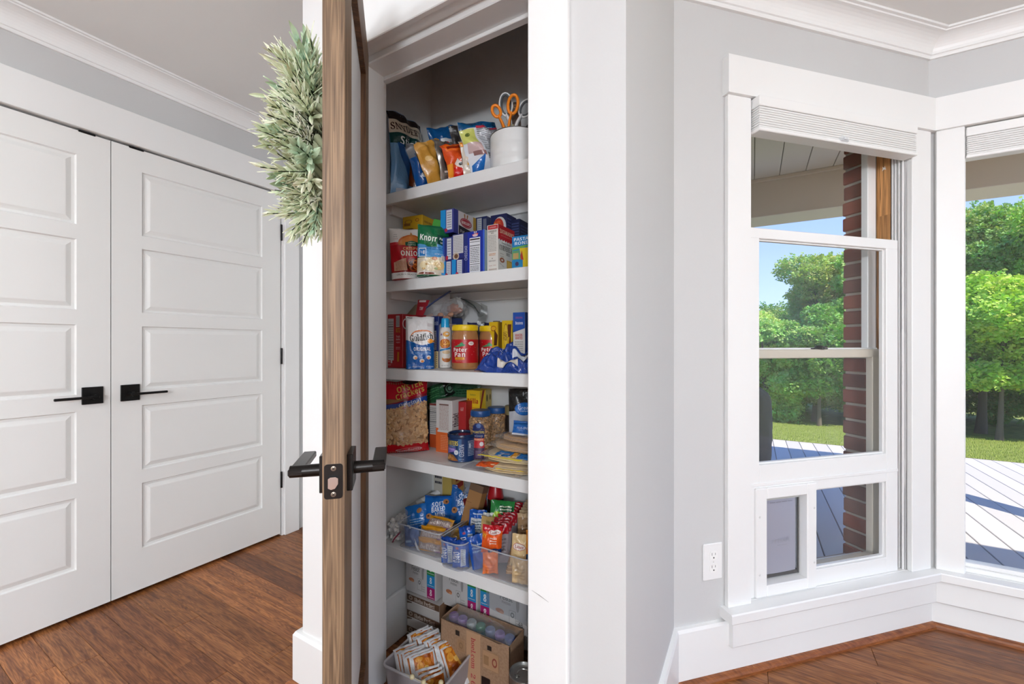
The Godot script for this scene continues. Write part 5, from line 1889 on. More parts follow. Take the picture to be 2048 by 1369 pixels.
func scissors(called: String, label: String, at: Vector3, turn: float, tilt: float, hex: String, inner: String, k: float) -> void:
	var t := thing(called, label, "scissors", at, 0.0, "")
	t.rotation = Vector3(0, turn, tilt)
	t.scale = Vector3.ONE
	var bl := mb()
	for s in [-1.0, 1.0]:
		prism(bl, PackedVector2Array([Vector2(-0.002, -0.035), Vector2(0.002, -0.035), Vector2(0.009 * s + 0.006, 0.085 * k), Vector2(0.009 * s - 0.006, 0.085 * k)]), 0.001 * s - 0.001, 0.001 * s + 0.001)
	build(bl, "blade", M.steel, t)
	for s in [-1.0, 1.0]:
		# bow: an oval loop, the left one smaller
		var rx := (0.0135 if s < 0 else 0.0165) * k
		var ry := (0.020 if s < 0 else 0.032) * k
		var c := Vector2(-0.034 * k, 0.148 * k) if s < 0 else Vector2(0.022 * k, 0.168 * k)
		if inner != "":
			c = Vector2(-0.022 * k, 0.150 * k) if s < 0 else Vector2(0.032 * k, 0.142 * k)
			rx = 0.0165 * k
			ry = 0.030 * k if s < 0 else 0.025 * k
		var tl := (0.35 if s < 0 else -0.16) if inner == "" else (0.12 if s < 0 else -0.45)
		var st := mb()
		var pts := []
		for i in 36:
			var a := TAU * i / 36
			var d := Vector2(cos(a) * rx, sin(a) * ry).rotated(tl)
			pts.append(Vector3(c.x + d.x, c.y + d.y, 0.002 * s))
		tube(st, pts, 0.0052 * k if inner == "" else 0.0030 * k, 9, true)
		var low := c + Vector2(0, -ry).rotated(tl)
		tube(st, [Vector3(low.x, low.y + 0.004, 0.002 * s), Vector3(low.x * 0.55, lerpf(low.y, 0.085 * k, 0.5), 0.002 * s), Vector3(0.004 * s, 0.075 * k, 0.002 * s)], [0.0085 * k, 0.0115 * k, 0.0125 * k], 10, false, 0.45)
		var lp := build(st, "bow", pm(hex, 0.38), t)
		if inner != "":
			st = mb()
			var p2 := []
			for i in 36:
				var a := TAU * i / 36
				var d := Vector2(cos(a) * (rx - 0.004), sin(a) * (ry - 0.004)).rotated(tl)
				p2.append(Vector3(c.x + d.x, c.y + d.y, 0.002 * s))
			tube(st, p2, 0.0034 * k, 8, true)
			build(st, "grip", pm(inner, 0.6), lp)
	var pv := mb()
	lathe(pv, [Vector2(0, 0.0085), Vector2(0.004, 0.008), Vector2(0.0052, 0.005)], 14, Transform3D(Basis(Vector3.RIGHT, PI / 2), Vector3(0, 0.092 * k, 0)))
	build(pv, "pivot", pm("b5ac8c", 0.35, 0.7), t)

# ---------------------------------------------------------------- second shelf: dinner packets and pasta boxes
func shelf_two() -> void:
	var y := S2 + 0.0005
	var at := deg_to_rad(49)
	pouch("onion_pouch", "red and white pouch of crispy fried onions at the wall end of the second shelf", "pouch", Vector3(-1.068, y, -1.105), 0.115, 0.185, 0.052, "stand", "b9222b", [
		["r", 0.0, 0.72, 1.0, 1.0, "e2dfdb"], ["e", 0.66, 0.70, 0.42, 0.17, "c9672a"], ["e", 0.66, 0.70, 0.36, 0.14, "d98643"], ["p", [Vector2(0.6, 0.84), Vector2(0.66, 0.93), Vector2(0.72, 0.84)], "b9824c"], ["r", 0.0, 0.12, 1.0, 0.66, "b71f2a"], ["e", 0.66, 0.68, 0.2, 0.055, "14503c"], ["r", 0.46, 0.64, 0.86, 0.72, "14503c"],
		["n", "French's", 0.66, 0.70, 0.03, "dcdcb8", 0.22], ["n", "Gourmet", 0.66, 0.66, 0.03, "dcdcb8", 0.26], ["n", "ready", 0.17, 0.86, 0.022, "3b3735", 0.10], ["n", "to use", 0.17, 0.82, 0.022, "3b3735", 0.11], ["n", "crunch", 0.17, 0.78, 0.022, "a32b30", 0.14],
		["t", "CRISPY", 0.62, 0.585, 0.055, "e3b07a", 0.48], ["t", "ONION", 0.64, 0.49, 0.10, "f0e8dc", 0.68], ["e", 0.72, 0.26, 0.27, 0.13, "5e2412"], ["e", 0.66, 0.30, 0.16, 0.07, "b5521f", 0.75], ["e", 0.80, 0.24, 0.14, 0.06, "c9662a", 0.72], ["e", 0.68, 0.20, 0.13, 0.05, "a8481c", 0.7], ["e", 0.78, 0.31, 0.12, 0.05, "d27a38", 0.72], ["e", 0.86, 0.30, 0.1, 0.06, "9c3f18", 0.7],
		["q", [Vector2(0.08, 0.14), Vector2(0.48, 0.14), Vector2(0.46, 0.40), Vector2(0.08, 0.32)], "cfa48a"], ["l", 0.12, 0.16, 0.42, 0.34, 7, "a7674f"], ["r", 0.0, 0.12, 1.0, 0.15, "8b2a22"], ["r", 0.0, 0.0, 1.0, 0.12, "e0ddda"], ["n", "CRUNCH SALAD TOPPER", 0.55, 0.075, 0.028, "33302e", 0.8], ["n", "NET WT", 0.8, 0.03, 0.02, "55514e", 0.16]],
		{"rot": Vector3(-0.06, at, 0.04), "seed": 7, "wr": 0.004, "rough": 0.3})
	pouch("pasta_pouch", "green topped pouch of creamy bow tie pasta standing beside the onion pouch", "pouch", Vector3(-0.952, y, -1.102), 0.108, 0.180, 0.048, "stand", "17653f", [
		["r", 0.0, 0.0, 1.0, 0.93, "0d5a37"], ["r", 0.0, 0.36, 1.0, 0.66, "4f97cf"], ["q", [Vector2(0, 0.62), Vector2(0.62, 0.56), Vector2(0.62, 0.93), Vector2(0, 0.95)], "0f6a3e"], ["e", 0.42, 0.62, 0.2, 0.07, "0f6a3e"], ["q", [Vector2(0.62, 0.62), Vector2(1, 0.58), Vector2(1, 0.8), Vector2(0.62, 0.8)], "123f35"],
		["t", "Knorr", 0.34, 0.73, 0.115, "f2f4ee", 0.54, -6.0], ["t", "Pasta", 0.82, 0.72, 0.045, "e9efe6", 0.25, -6.0], ["n", "SIDES", 0.82, 0.65, 0.03, "e9efe6", 0.2], ["l", 0.25, 0.50, 0.9, 0.57, 2, "2c6aa8"], ["r", 0.04, 0.36, 0.27, 0.53, "e8eef4"], ["r", 0.06, 0.375, 0.25, 0.515, "2a78bd"], ["n", "7g", 0.12, 0.45, 0.05, "e8eef4", 0.08], ["r", 0.18, 0.41, 0.22, 0.48, "e8eef4"], ["n", "NET WT 4.3oz", 0.7, 0.42, 0.022, "eef3f7", 0.3],
		["q", [Vector2(0, 0.02), Vector2(1, 0.02), Vector2(1, 0.37), Vector2(0, 0.34)], "d9cdb6"], ["e", 0.5, 0.27, 0.22, 0.09, "e6d2a2"], ["e", 0.25, 0.20, 0.17, 0.08, "efdcae"], ["e", 0.68, 0.20, 0.2, 0.085, "e2c489"], ["e", 0.45, 0.15, 0.18, 0.06, "f0e3c3"], ["e", 0.55, 0.33, 0.09, 0.035, "d88d66"], ["e", 0.55, 0.33, 0.05, 0.02, "efc1a0"], ["e", 0.3, 0.22, 0.05, 0.02, "b98d46"], ["e", 0.72, 0.24, 0.05, 0.02, "b98d46"], ["e", 0.6, 0.14, 0.06, 0.02, "a9bb86"], ["e", 0.2, 0.13, 0.05, 0.02, "c9a35c"],
		["r", 0.76, 0.28, 0.95, 0.39, "e9e4d6"], ["l", 0.78, 0.29, 0.93, 0.38, 4, "6c6459"], ["e", 0.3, 0.05, 0.3, 0.03, "efe9df"], ["e", 0.3, 0.045, 0.26, 0.02, "7b3b2a"], ["r", 0.78, 0.03, 0.9, 0.07, "4f97cf"]],
		{"rot": Vector3(-0.05, deg_to_rad(44), -0.03), "seed": 9, "wr": 0.003, "rough": 0.3})
	carton("tin_can_box", "dark navy box with a yellow square at the wall end behind the onion pouch", -1.184, -1.150, y, 0.19, 1.16, 1.33, "1e2440", [["r", 0.3, 0.72, 0.75, 0.86, "c9b65a"], ["r", 0.3, 0.90, 0.9, 0.97, "d9d9de"], ["n", "5", 0.6, 0.6, 0.10, "dcdce0"]], [["r", 0.05, 0.74, 0.3, 0.9, "c9b65a"]])
	var can := thing("green_can", "dull green can with pale numerals at the wall end in front of the navy box", "can", Vector3(-1.138, y, -1.150))
	var st := mb()
	lathe(st, [Vector2(0, 0.001), Vector2(0.034, 0.001), Vector2(0.036, 0.004), Vector2(0.035, 0.007), Vector2(0.035, 0.100), Vector2(0.036, 0.104), Vector2(0.034, 0.106), Vector2(0.031, 0.104), Vector2(0, 0.104)], 36)
	build(st, "body", pm("4c5a50", 0.45), can)
	print_on(can, cyl(0.0352, 0.006, 0.10, 0.0, 1.5), 0.05, 0.094, [["n", "50", 0.5, 0.22, 0.16, "c6cdc4", 0.34], ["e", 0.4, 0.6, 0.22, 0.12, "8aa08f", 0.8]], "label_print", 0.0004)
	# yellow and green boxes lying behind the pouches
	var yb := carton("yellow_box", "yellow box with an open red edged flap lying behind the onion pouch", -1.178, -1.086, y, 0.262, 1.19, 1.30, "d2a21d", [["r", 0.08, 0.86, 0.4, 0.90, "8a5b14"], ["e", 0.3, 0.92, 0.2, 0.03, "a8761a", 0.7], ["e", 0.75, 0.93, 0.09, 0.025, "8a3a17", 0.7], ["q", [Vector2(0.7, 0.70), Vector2(0.98, 0.66), Vector2(0.98, 0.74), Vector2(0.76, 0.78)], "8e1f1b"], ["q", [Vector2(0.05, 0.82), Vector2(0.5, 0.82), Vector2(0.72, 0.78), Vector2(0.72, 0.80)], "6f4a12"]], [["l", 0.1, 0.6, 0.9, 0.95, 5, "a67b1a"]])
	yb.rotation.y = 0.10
	st = mb()
	var gb := thing("green_box", "bright green box standing on its corner behind the pasta pouch", "box", Vector3(-1.048, y, -1.235))
	gb.rotation = Vector3(0, 0.45, 0.0)
	bx(st, Vector3(-0.045, 0.0, -0.02), Vector3(0.045, 0.22, 0.02), 0.001, Transform3D(Basis(Vector3.BACK, -0.28), Vector3(-0.02, 0.022, 0)))
	build(st, "carton", pm("3f9e2b", 0.42), gb)
	st = mb()
	prism(st, PackedVector2Array([Vector2(-0.03, 0.155), Vector2(0.012, 0.135), Vector2(-0.002, 0.185)]), 0.0203, 0.0208, Transform3D())
	build(st, "white_corner", pm("d5d8cf", 0.5), gb)
	# pasta boxes stacked on their sides, ends towards the room
	var ends := [["bright blue strip", -0.9195, -0.8775, 0.0, 0.054, 1.115, "low in the stack by the pouches"], ["bright blue strip", -0.8768, -0.8300, 0.0, 0.055, 1.115, "low in the stack beside the tall navy box"], ["pale panel", -0.9195, -0.8775, 0.0545, 0.080, 1.118, "in the middle of the stack with a red dot"]]
	for i in 3:
		var e: Array = ends[i]
		carton("pasta_box", "navy pasta box, %s, %s" % [e[0], e[6]], e[1], e[2], y + e[3], e[4], e[5], 1.32, "27307c", [["r", 0.0, 0.0, 0.36, 1.0, "1c8fd4"] if i < 2 else ["r", 0, 0, 0.2, 1, "2f58a8"], ["r", 0.46, 0.06, 0.90, 0.94, "d4d7dd"], ["l", 0.52, 0.12, 0.84, 0.88, 7, "8f8fa0"], ["e", 0.46, 0.12, 0.13, 0.10, "b5283e"]], [], "pasta boxes lying in a stack")
	carton("pasta_box", "navy pasta box with a large pale panel and a small food picture in the stack", -0.8768, -0.8260, y + 0.0555, 0.084, 1.116, 1.32, "272f75", [["r", 0.08, 0.22, 0.92, 0.96, "cfcfd4"], ["l", 0.14, 0.28, 0.86, 0.92, 10, "a6a3a0"], ["e", 0.32, 0.12, 0.26, 0.15, "c9b9a4"], ["e", 0.34, 0.12, 0.16, 0.09, "6e4b36"]], [["r", 0.05, 0.1, 0.95, 0.9, "38408c"]], "pasta boxes lying in a stack")
	carton("pasta_box", "navy and white pasta box with a red oval emblem, topmost of the stack", -0.938, -0.8825, y + 0.1525, 0.082, 1.130, 1.262, "3a3f8e", [["r", 0.0, 0.22, 0.40, 1.0, "1c8fd4"], ["r", 0.46, 0.14, 0.90, 0.96, "d6d8de"], ["l", 0.52, 0.2, 0.84, 0.9, 7, "92909c"], ["e", 0.44, 0.13, 0.11, 0.07, "b5283e"]],
		[["r", 0.20, 0.0, 1.0, 1.0, "cfc9c6"], ["r", 0.0, 0.0, 0.20, 1.0, "343a80"], ["q", [Vector2(0.22, 0.02), Vector2(0.86, 0.02), Vector2(0.86, 0.30), Vector2(0.22, 0.40)], "24242a"], ["n", "Pot-sized", 0.54, 0.17, 0.14, "cfc9c6", 0.5], ["e", 0.54, 0.58, 0.26, 0.20, "9c2230"], ["e", 0.54, 0.58, 0.23, 0.16, "b8b0b0"], ["e", 0.54, 0.58, 0.22, 0.15, "a32433"], ["t", "MUELLER'S", 0.54, 0.57, 0.12, "e6dcd6", 0.38], ["q", [Vector2(0.46, 0.78), Vector2(0.50, 0.78), Vector2(0.50, 0.95), Vector2(0.44, 0.95)], "9a6a32"], ["q", [Vector2(0.56, 0.78), Vector2(0.60, 0.78), Vector2(0.63, 0.95), Vector2(0.57, 0.95)], "9a6a32"], ["q", [Vector2(0.86, 0.40), Vector2(1.0, 0.40), Vector2(1.0, 0.98), Vector2(0.86, 0.98)], "a8852f"]], "pasta boxes lying in a stack")
	carton("pasta_box", "tall navy box with a white nutrition panel facing out beside the cornbread box", -0.8137, -0.7355, y, 0.135, 1.100, 1.225, "1b2f9a", [["r", 0.0, 0.0, 0.16, 1.0, "2a3478"], ["n", "CHEDDAR", 0.08, 0.5, 0.08, "c9cde0", 0.6, 90.0], ["r", 0.93, 0, 1, 1, "3c64c8"], ["q", [Vector2(0.42, 0.88), Vector2(0.68, 0.90), Vector2(0.70, 0.94), Vector2(0.40, 0.92)], "d2503c"], ["e", 0.55, 0.89, 0.13, 0.03, "d9c0c4"], ["q", [Vector2(0.5, 0.93), Vector2(0.52, 0.93), Vector2(0.54, 0.985), Vector2(0.49, 0.985)], "dcd3cc"], ["q", [Vector2(0.57, 0.93), Vector2(0.6, 0.93), Vector2(0.63, 0.985), Vector2(0.58, 0.985)], "dcd3cc"]] + nutrition(0.27, 0.01, 0.80, 0.84, "e3e5ea", "77777c"), [["r", 0, 0, 1, 1, "9db2bb"], ["l", 0.1, 0.05, 0.9, 0.95, 12, "b9bfa0"]])
	carton("cornbread_box", "white cornbread mix box with a zigzag red band at the front of the second shelf", -0.7279, -0.6870, y, 0.1465, 1.1028, 1.206, "d9d6cf", [["r", 0.1, 0.90, 0.98, 0.985, "b8232b"], ["n", "ZATARAIN'S", 0.54, 0.94, 0.03, "e6d2cc", 0.62], ["s", "CORNBREAD", 0.5, 0.855, 0.032, "4a443d", 0.78], ["s", "MIX", 0.5, 0.815, 0.026, "4a443d", 0.24], ["l", 0.12, 0.42, 0.88, 0.78, 11, "a5a098"], ["l", 0.2, 0.33, 0.8, 0.39, 2, "c98a55"], ["p", [Vector2(0.45, 0.265), Vector2(0.5, 0.29), Vector2(0.55, 0.265)], "3a3632"], ["n", "MADE RIGHT", 0.5, 0.22, 0.025, "3a3632", 0.6], ["n", "real mix", 0.35, 0.12, 0.022, "b04a3c", 0.3], ["n", "fluffy", 0.72, 0.12, 0.022, "b04a3c", 0.25], ["l", 0.2, 0.02, 0.9, 0.06, 2, "b79c8a"]],
		[["r", 0, 0.70, 1, 1, "b81f28"], ["p", [Vector2(0.0, 0.70), Vector2(0.0, 0.665), Vector2(0.071, 0.70), Vector2(0.143, 0.665), Vector2(0.214, 0.70), Vector2(0.286, 0.665), Vector2(0.357, 0.70), Vector2(0.43, 0.665), Vector2(0.5, 0.70), Vector2(0.571, 0.665), Vector2(0.643, 0.70), Vector2(0.714, 0.665), Vector2(0.786, 0.70), Vector2(0.857, 0.665), Vector2(0.93, 0.70), Vector2(1.0, 0.665), Vector2(1.0, 0.72), Vector2(0.0, 0.72)], "b81f28"], ["t", "ZATARAIN'S", 0.52, 0.87, 0.085, "e8d6b8", 0.84], ["n", "NEW ORLEANS STYLE", 0.52, 0.78, 0.02, "d99c8c", 0.7], ["s", "Honey Butter", 0.5, 0.62, 0.045, "5a534a", 0.6], ["s", "CORNBREAD", 0.50, 0.52, 0.11, "3e3932", 0.86], ["s", "MIX", 0.58, 0.41, 0.06, "3e3932", 0.22], ["r", 0.50, 0.03, 0.98, 0.28, "c99b3c"], ["q", [Vector2(0.52, 0.08), Vector2(0.86, 0.04), Vector2(0.92, 0.22), Vector2(0.56, 0.27)], "dcb457"], ["e", 0.22, 0.25, 0.14, 0.055, "9a5a42", 0.4], ["n", "easy", 0.2, 0.38, 0.03, "7a7168", 0.2], ["n", "bake", 0.22, 0.33, 0.03, "7a7168", 0.2], ["n", "NET WT", 0.2, 0.14, 0.03, "6a6258", 0.26, -20.0]])
	for k in 2:
		var x0 := -0.672 + k * 0.068
		carton("pasta_roni_box", "light blue and yellow pasta side box %s" % ["next to the cornbread box", "half hidden by the door casing"][k], x0, x0 + 0.066, y, 0.117, 1.165, 1.245, "1b86c4", [["r", 0, 0.74, 1, 1, "177fc0"], ["t", "PASTA", 0.5, 0.91, 0.085, "dfeaf0", 0.80], ["t", "RONI", 0.5, 0.80, 0.085, "dfeaf0", 0.70], ["q", [Vector2(0, 0.62), Vector2(1, 0.70), Vector2(1, 0.74), Vector2(0, 0.70)], "6aa84a"], ["q", [Vector2(0, 0.36), Vector2(0.5, 0.36), Vector2(0.4, 0.62), Vector2(0, 0.60)], "5c9a6c"], ["r", 0.06, 0.38, 0.36, 0.54, "b79b62"], ["q", [Vector2(0.62, 0.02), Vector2(1, 0.02), Vector2(1, 0.66), Vector2(0.42, 0.66)], "e4c51f"], ["q", [Vector2(0.46, 0.45), Vector2(0.52, 0.30), Vector2(0.64, 0.34), Vector2(0.55, 0.60)], "b03a28"], ["r", 0, 0.0, 0.6, 0.34, "1e7fb4"], ["e", 0.28, 0.24, 0.10, 0.06, "4a3a5c"], ["l", 0.1, 0.06, 0.5, 0.16, 3, "7fb6d6"]], [], "pasta side boxes at the casing")
	# dark blue boxes at the back
	var sp := carton("spaghetti_box", "dark navy box with a red sauced pasta picture at the back of the shelf", -0.8037, -0.7379, y, 0.2255, 1.240, 1.31, "1b2250", [["e", 0.58, 0.80, 0.40, 0.16, "cfd0cc"], ["e", 0.50, 0.80, 0.34, 0.14, "b23322"], ["e", 0.30, 0.78, 0.16, 0.09, "d9a64c"], ["e", 0.52, 0.86, 0.12, 0.05, "cc4a2c"], ["e", 0.56, 0.78, 0.13, 0.05, "8f2418"], ["l", 0.25, 0.70, 0.65, 0.9, 6, "d2652f"], ["n", "FOODS", 0.93, 0.84, 0.02, "8f98b8", 0.3, 90.0]], [["l", 0.1, 0.35, 0.9, 0.95, 12, "4b5482"]])
	carton("dark_box", "second dark navy box set just behind the red sauced pasta box", -0.7365, -0.7011, y, 0.208, 1.268, 1.335, "151c40", [["l", 0.1, 0.4, 0.9, 0.95, 12, "3f4a78"]], [["l", 0.1, 0.35, 0.9, 0.92, 11, "3f4a78"]])
	carton("pasta_box", "navy box with a narrow white panel seen above the tall navy box", -0.9148, -0.8492, y, 0.245, 1.285, 1.35, "1f2858", [["r", 0.34, 0.70, 0.66, 0.98, "b9bcc0"], ["l", 0.38, 0.72, 0.62, 0.96, 8, "8c8f96"], ["r", 0.0, 0.66, 0.2, 1.0, "2f6aa0"], ["r", 0.76, 0.8, 0.98, 0.96, "6c7080"]], [])

# ---------------------------------------------------------------- third shelf: crackers and peanut butter
func peanut_butter(label: String, at: Vector3) -> void:
	var t := thing("peanut_butter_jar", label, "jar", at, 0.0, "peanut butter jars with yellow lids")
	var st := mb()
	lathe(st, [Vector2(0, 0.001), Vector2(0.042, 0.001), Vector2(0.0458, 0.005), Vector2(0.0465, 0.010), Vector2(0.0465, 0.108), Vector2(0.0458, 0.118), Vector2(0.0435, 0.128), Vector2(0.0415, 0.134), Vector2(0.0415, 0.138)], 48)
	build(st, "jar", pm("a87448", 0.12), t)
	st = mb()
	lathe(st, [Vector2(0.0432, 0.134), Vector2(0.0445, 0.1355), Vector2(0.0445, 0.1515), Vector2(0.0425, 0.1545), Vector2(0, 0.155)], 48)
	for k in 60:
		var a := TAU * k / 60
		bx(st, Vector3(-0.0006, 0.137, 0.0442), Vector3(0.0006, 0.1505, 0.0450), 0.0, Transform3D(Basis(Vector3.UP, a), Vector3.ZERO))
	build(st, "lid", pm("ecc814", 0.4), t)
	st = mb()
	var f := cyl(0.0468, 0.024, 0.104, -1.6, 3.4)
	surf(st, func(u, v): return f.call(u, v, 0.0), 60, 1)
	build(st, "label", pm("b5131b", 0.35), t)
	# print centred a little left of the side that faces the doorway
	var m := cyl(0.0470, 0.024, 0.104, -0.42, 1.62)
	var ops := [["p", [Vector2(0.06, 0.70), Vector2(0.30, 0.76), Vector2(0.34, 0.84), Vector2(0.42, 0.88), Vector2(0.46, 0.80), Vector2(0.53, 0.78), Vector2(0.50, 0.73), Vector2(0.36, 0.70), Vector2(0.20, 0.68)], "2f8f5c"], ["l", 0.24, 0.76, 0.40, 0.80, 2, "6fb58c"], ["e", 0.74, 0.83, 0.105, 0.085, "e8ddd6"], ["n", "HONEY", 0.74, 0.83, 0.05, "8c4a4a", 0.13],
		["t", "Peter", 0.32, 0.56, 0.17, "f4ece6", 0.52], ["t", "Pan", 0.32, 0.36, 0.20, "f4ece6", 0.40], ["r", 0.14, 0.14, 0.50, 0.24, "e3a126"], ["n", "CREAMY", 0.32, 0.19, 0.055, "8c2a1a", 0.28], ["n", "PEANUT BUTTER", 0.32, 0.09, 0.035, "e0b8ac", 0.3]]
	for p in [[0.1, 0.88], [0.6, 0.6], [0.7, 0.68], [0.84, 0.48], [0.76, 0.36], [0.55, 0.92], [0.9, 0.66]]:
		ops.append(["e", p[0], p[1], 0.012, 0.012, "dba59a"])
	print_on(t, m, 0.096, 0.08, ops, "label_print", 0.0003)

func shelf_three() -> void:
	var y := S3 + 0.0005
	carton("cracker_box", "red cracker box with a nutrition panel at the wall end of the third shelf", -1.184, -1.108, y, 0.199, 1.12, 1.20, "a3141c", [["r", 0.04, 0.14, 0.42, 0.92, "b9b4b4"], ["l", 0.07, 0.17, 0.39, 0.88, 16, "86807f"], ["r", 0.06, 0.76, 0.40, 0.775, "4a4646"], ["r", 0.06, 0.48, 0.40, 0.49, "4a4646"], ["r", 0.58, 0.76, 0.82, 0.97, "b5b0ae"], ["l", 0.60, 0.78, 0.80, 0.95, 12, "3f3c3c"], ["t", "RITZ", 0.72, 0.70, 0.08, "b8862a", 0.28], ["n", "fresh", 0.72, 0.585, 0.045, "dcc6c2", 0.24], ["n", "stacks", 0.72, 0.535, 0.04, "dcc6c2", 0.26], ["n", "original", 0.72, 0.475, 0.035, "dcc6c2", 0.24], ["l", 0.58, 0.34, 0.86, 0.40, 2, "c98f8c"], ["q", [Vector2(0.66, 0.12), Vector2(0.8, 0.12), Vector2(0.8, 0.30), Vector2(0.68, 0.30)], "b5741f"], ["l", 0.04, 0.10, 0.2, 0.13, 1, "d9b0ac"], ["r", 0.24, 0.09, 0.34, 0.15, "c9bcba"], ["n", "NET WT", 0.15, 0.055, 0.025, "d2aaa8", 0.22]],
		[["e", 0.2, 0.82, 0.2, 0.1, "d5cbc9", 0.75]])
	# opened carton above it: tan inner flap and red outer flap
	var ob := thing("opened_box", "opened tan carton with a red flap standing up behind the red cracker box", "box", Vector3(-1.135, y, -1.255))
	var st := mb()
	bx(st, Vector3(-0.045, 0.0, -0.045), Vector3(0.045, 0.20, 0.045), 0.001)
	build(st, "carton", pm("8c1a20", 0.5), ob)
	st = mb()
	quad(st, Vector3(-0.045, 0.20, 0.045), Vector3(0.030, 0.20, 0.045), Vector3(0.024, 0.245, 0.020), Vector3(-0.018, 0.245, 0.020), Vector3.BACK)
	quad(st, Vector3(-0.045, 0.20, 0.0448), Vector3(0.030, 0.20, 0.0448), Vector3(0.024, 0.245, 0.0198), Vector3(-0.018, 0.245, 0.0198), Vector3.FORWARD)
	build(st, "inner_flap", pm("8d7c62", 0.8), ob)
	st = mb()
	var fl := [Vector3(0.012, 0.200, 0.050), Vector3(0.046, 0.198, 0.045), Vector3(0.056, 0.258, 0.020), Vector3(0.000, 0.262, 0.024)]
	quad(st, fl[0], fl[1], fl[2], fl[3], Vector3.BACK)
	build(st, "red_flap", pm("a41f2b", 0.5), ob)
	print_on(ob, face(fl[0] + Vector3(-0.008, 0.002, 0.0), fl[1] - fl[0] + Vector3(0.012, 0, 0), fl[3] - fl[0] + Vector3(0.008, 0, 0)), 0.04, 0.055, [["r", 0.18, 0.80, 0.86, 0.93, "dccfcb"], ["t", "TIM", 0.55, 0.40, 0.2, "e2d6d2", 0.34]], "flap_print", 0.0006, null, 0)
	# zip bag with a blue slider strip
	var zb := thing("zip_bag", "clear zip bag with a blue zipper strip slanting up behind the fish cracker bag", "bag", Vector3(-1.050, y + 0.195, -1.235))
	st = mb()
	var zf := func(u, v): return Vector3(lerpf(-0.065, 0.075, u), lerpf(-0.03, lerpf(0.018, 0.088, u), v), 0.012 * sin(u * 5.0 + v * 2.0) * (1 - v) + 0.006)
	surf(st, zf, 20, 10)
	build(st, "film", film("cfc8c9", 0.30, 0.15), zb)
	st = mb()
	tube(st, [Vector3(-0.066, 0.019, 0.008), Vector3(0.0, 0.054, 0.009), Vector3(0.077, 0.090, 0.007)], 0.0052, 8, false, 0.5)
	build(st, "zipper", pm("47557f", 0.35), zb)
	st = mb()
	for k in 8:
		blob(st, Vector3(-0.04 + k * 0.016, -0.004 + 0.008 * sin(k * 2.0), 0.0), Vector3(0.014, 0.009, 0.01), k, 0.3, 8, 6)
	build(st, "crackers", pm("a67a63", 0.8), zb)
	st = mb()
	bx(st, Vector3(-0.06, -0.195, -0.05), Vector3(0.07, -0.03, 0.03), 0.006)
	build(st, "bag_body", film("c5bcb6", 0.6, 0.3), zb)
	# goldfish bag
	var gf := pouch("cracker_bag", "white and blue bag of fish shaped crackers at the front of the third shelf", "snack bag", Vector3(-1.024, y, -1.122), 0.100, 0.186, 0.052, "block", "e4e2e1", [
		["r", 0.0, 0.0, 1.0, 0.50, "15569f"], ["p", [Vector2(0.0, 0.50), Vector2(0.0, 0.545), Vector2(0.25, 0.50), Vector2(0.55, 0.465), Vector2(0.85, 0.48), Vector2(1.0, 0.50), Vector2(1.0, 0.44), Vector2(0.0, 0.44)], "15569f"], ["e", 0.55, 0.60, 0.41, 0.145, "d9824e"], ["e", 0.57, 0.585, 0.42, 0.13, "e6e3e1"], ["s", "Goldfish", 0.52, 0.60, 0.125, "1c1a1b", 0.80, 7.0],
		["e", 0.82, 0.525, 0.10, 0.042, "ec9a2c"], ["p", [Vector2(0.90, 0.525), Vector2(0.98, 0.56), Vector2(0.97, 0.49)], "ec9a2c"], ["t", "ORIGINAL", 0.54, 0.375, 0.068, "ece9e6", 0.58], ["l", 0.30, 0.275, 0.84, 0.325, 2, "7fa9d6"],
		["e", 0.30, 0.215, 0.075, 0.038, "d9d5d2"], ["e", 0.32, 0.205, 0.045, 0.022, "d98a4a"], ["e", 0.53, 0.155, 0.085, 0.036, "d9d5d2"], ["e", 0.54, 0.145, 0.05, 0.022, "d98a4a"], ["e", 0.76, 0.215, 0.075, 0.038, "d9d5d2"], ["e", 0.75, 0.205, 0.045, 0.022, "d98a4a"], ["n", "BAKED SNACK CRACKERS", 0.38, 0.045, 0.022, "dbe3ee", 0.36], ["n", "NET WT 6.6oz", 0.80, 0.045, 0.024, "dbe3ee", 0.26], ["r", 0.04, 0.962, 0.22, 0.972, "4a4a4c"], ["l", 0.72, 0.80, 0.92, 0.86, 3, "c9b9bb"]],
		{"turn": 0.0, "rot": Vector3(-0.04, deg_to_rad(48), 0.0), "seed": 14, "wr": 0.0035, "rough": 0.42})
	var side := [["r", 0.0, 0.0, 1.0, 0.5, "15569f"], ["n", "NAL", 0.45, 0.46, 0.05, "e3e7ee", 0.7], ["r", 0.15, 0.14, 0.9, 0.26, "dfe3e8"], ["l", 0.2, 0.15, 0.85, 0.25, 1, "55585e"], ["e", 0.35, 0.56, 0.3, 0.03, "c9b05a"]]
	# big blue box of thin crackers
	carton("cracker_box", "dark blue cracker box standing behind the spray cheese can", -1.0448, -1.0064, y, 0.192, 1.20, 1.347, "172a66", [["n", "thins", 0.55, 0.86, 0.16, "b9c3dc", 0.34, 90.0], ["r", 0.2, 0.35, 0.75, 0.72, "9aa0ac"], ["l", 0.24, 0.37, 0.7, 0.70, 10, "5c6270"], ["r", 0.0, 0.0, 1.0, 0.32, "d2bd8e"], ["l", 0.72, 0.02, 0.86, 0.60, 14, "4d4a44"]], [["n", "baked", 0.26, 0.80, 0.09, "d5dbe8", 0.34], ["n", "thins", 0.26, 0.68, 0.09, "d5dbe8", 0.30]])
	# spray cheese can
	var cc := thing("spray_can", "white spray cheese can with a bright blue cap beside the peanut butter", "can", Vector3(-0.9895, y, -1.218))
	st = mb()
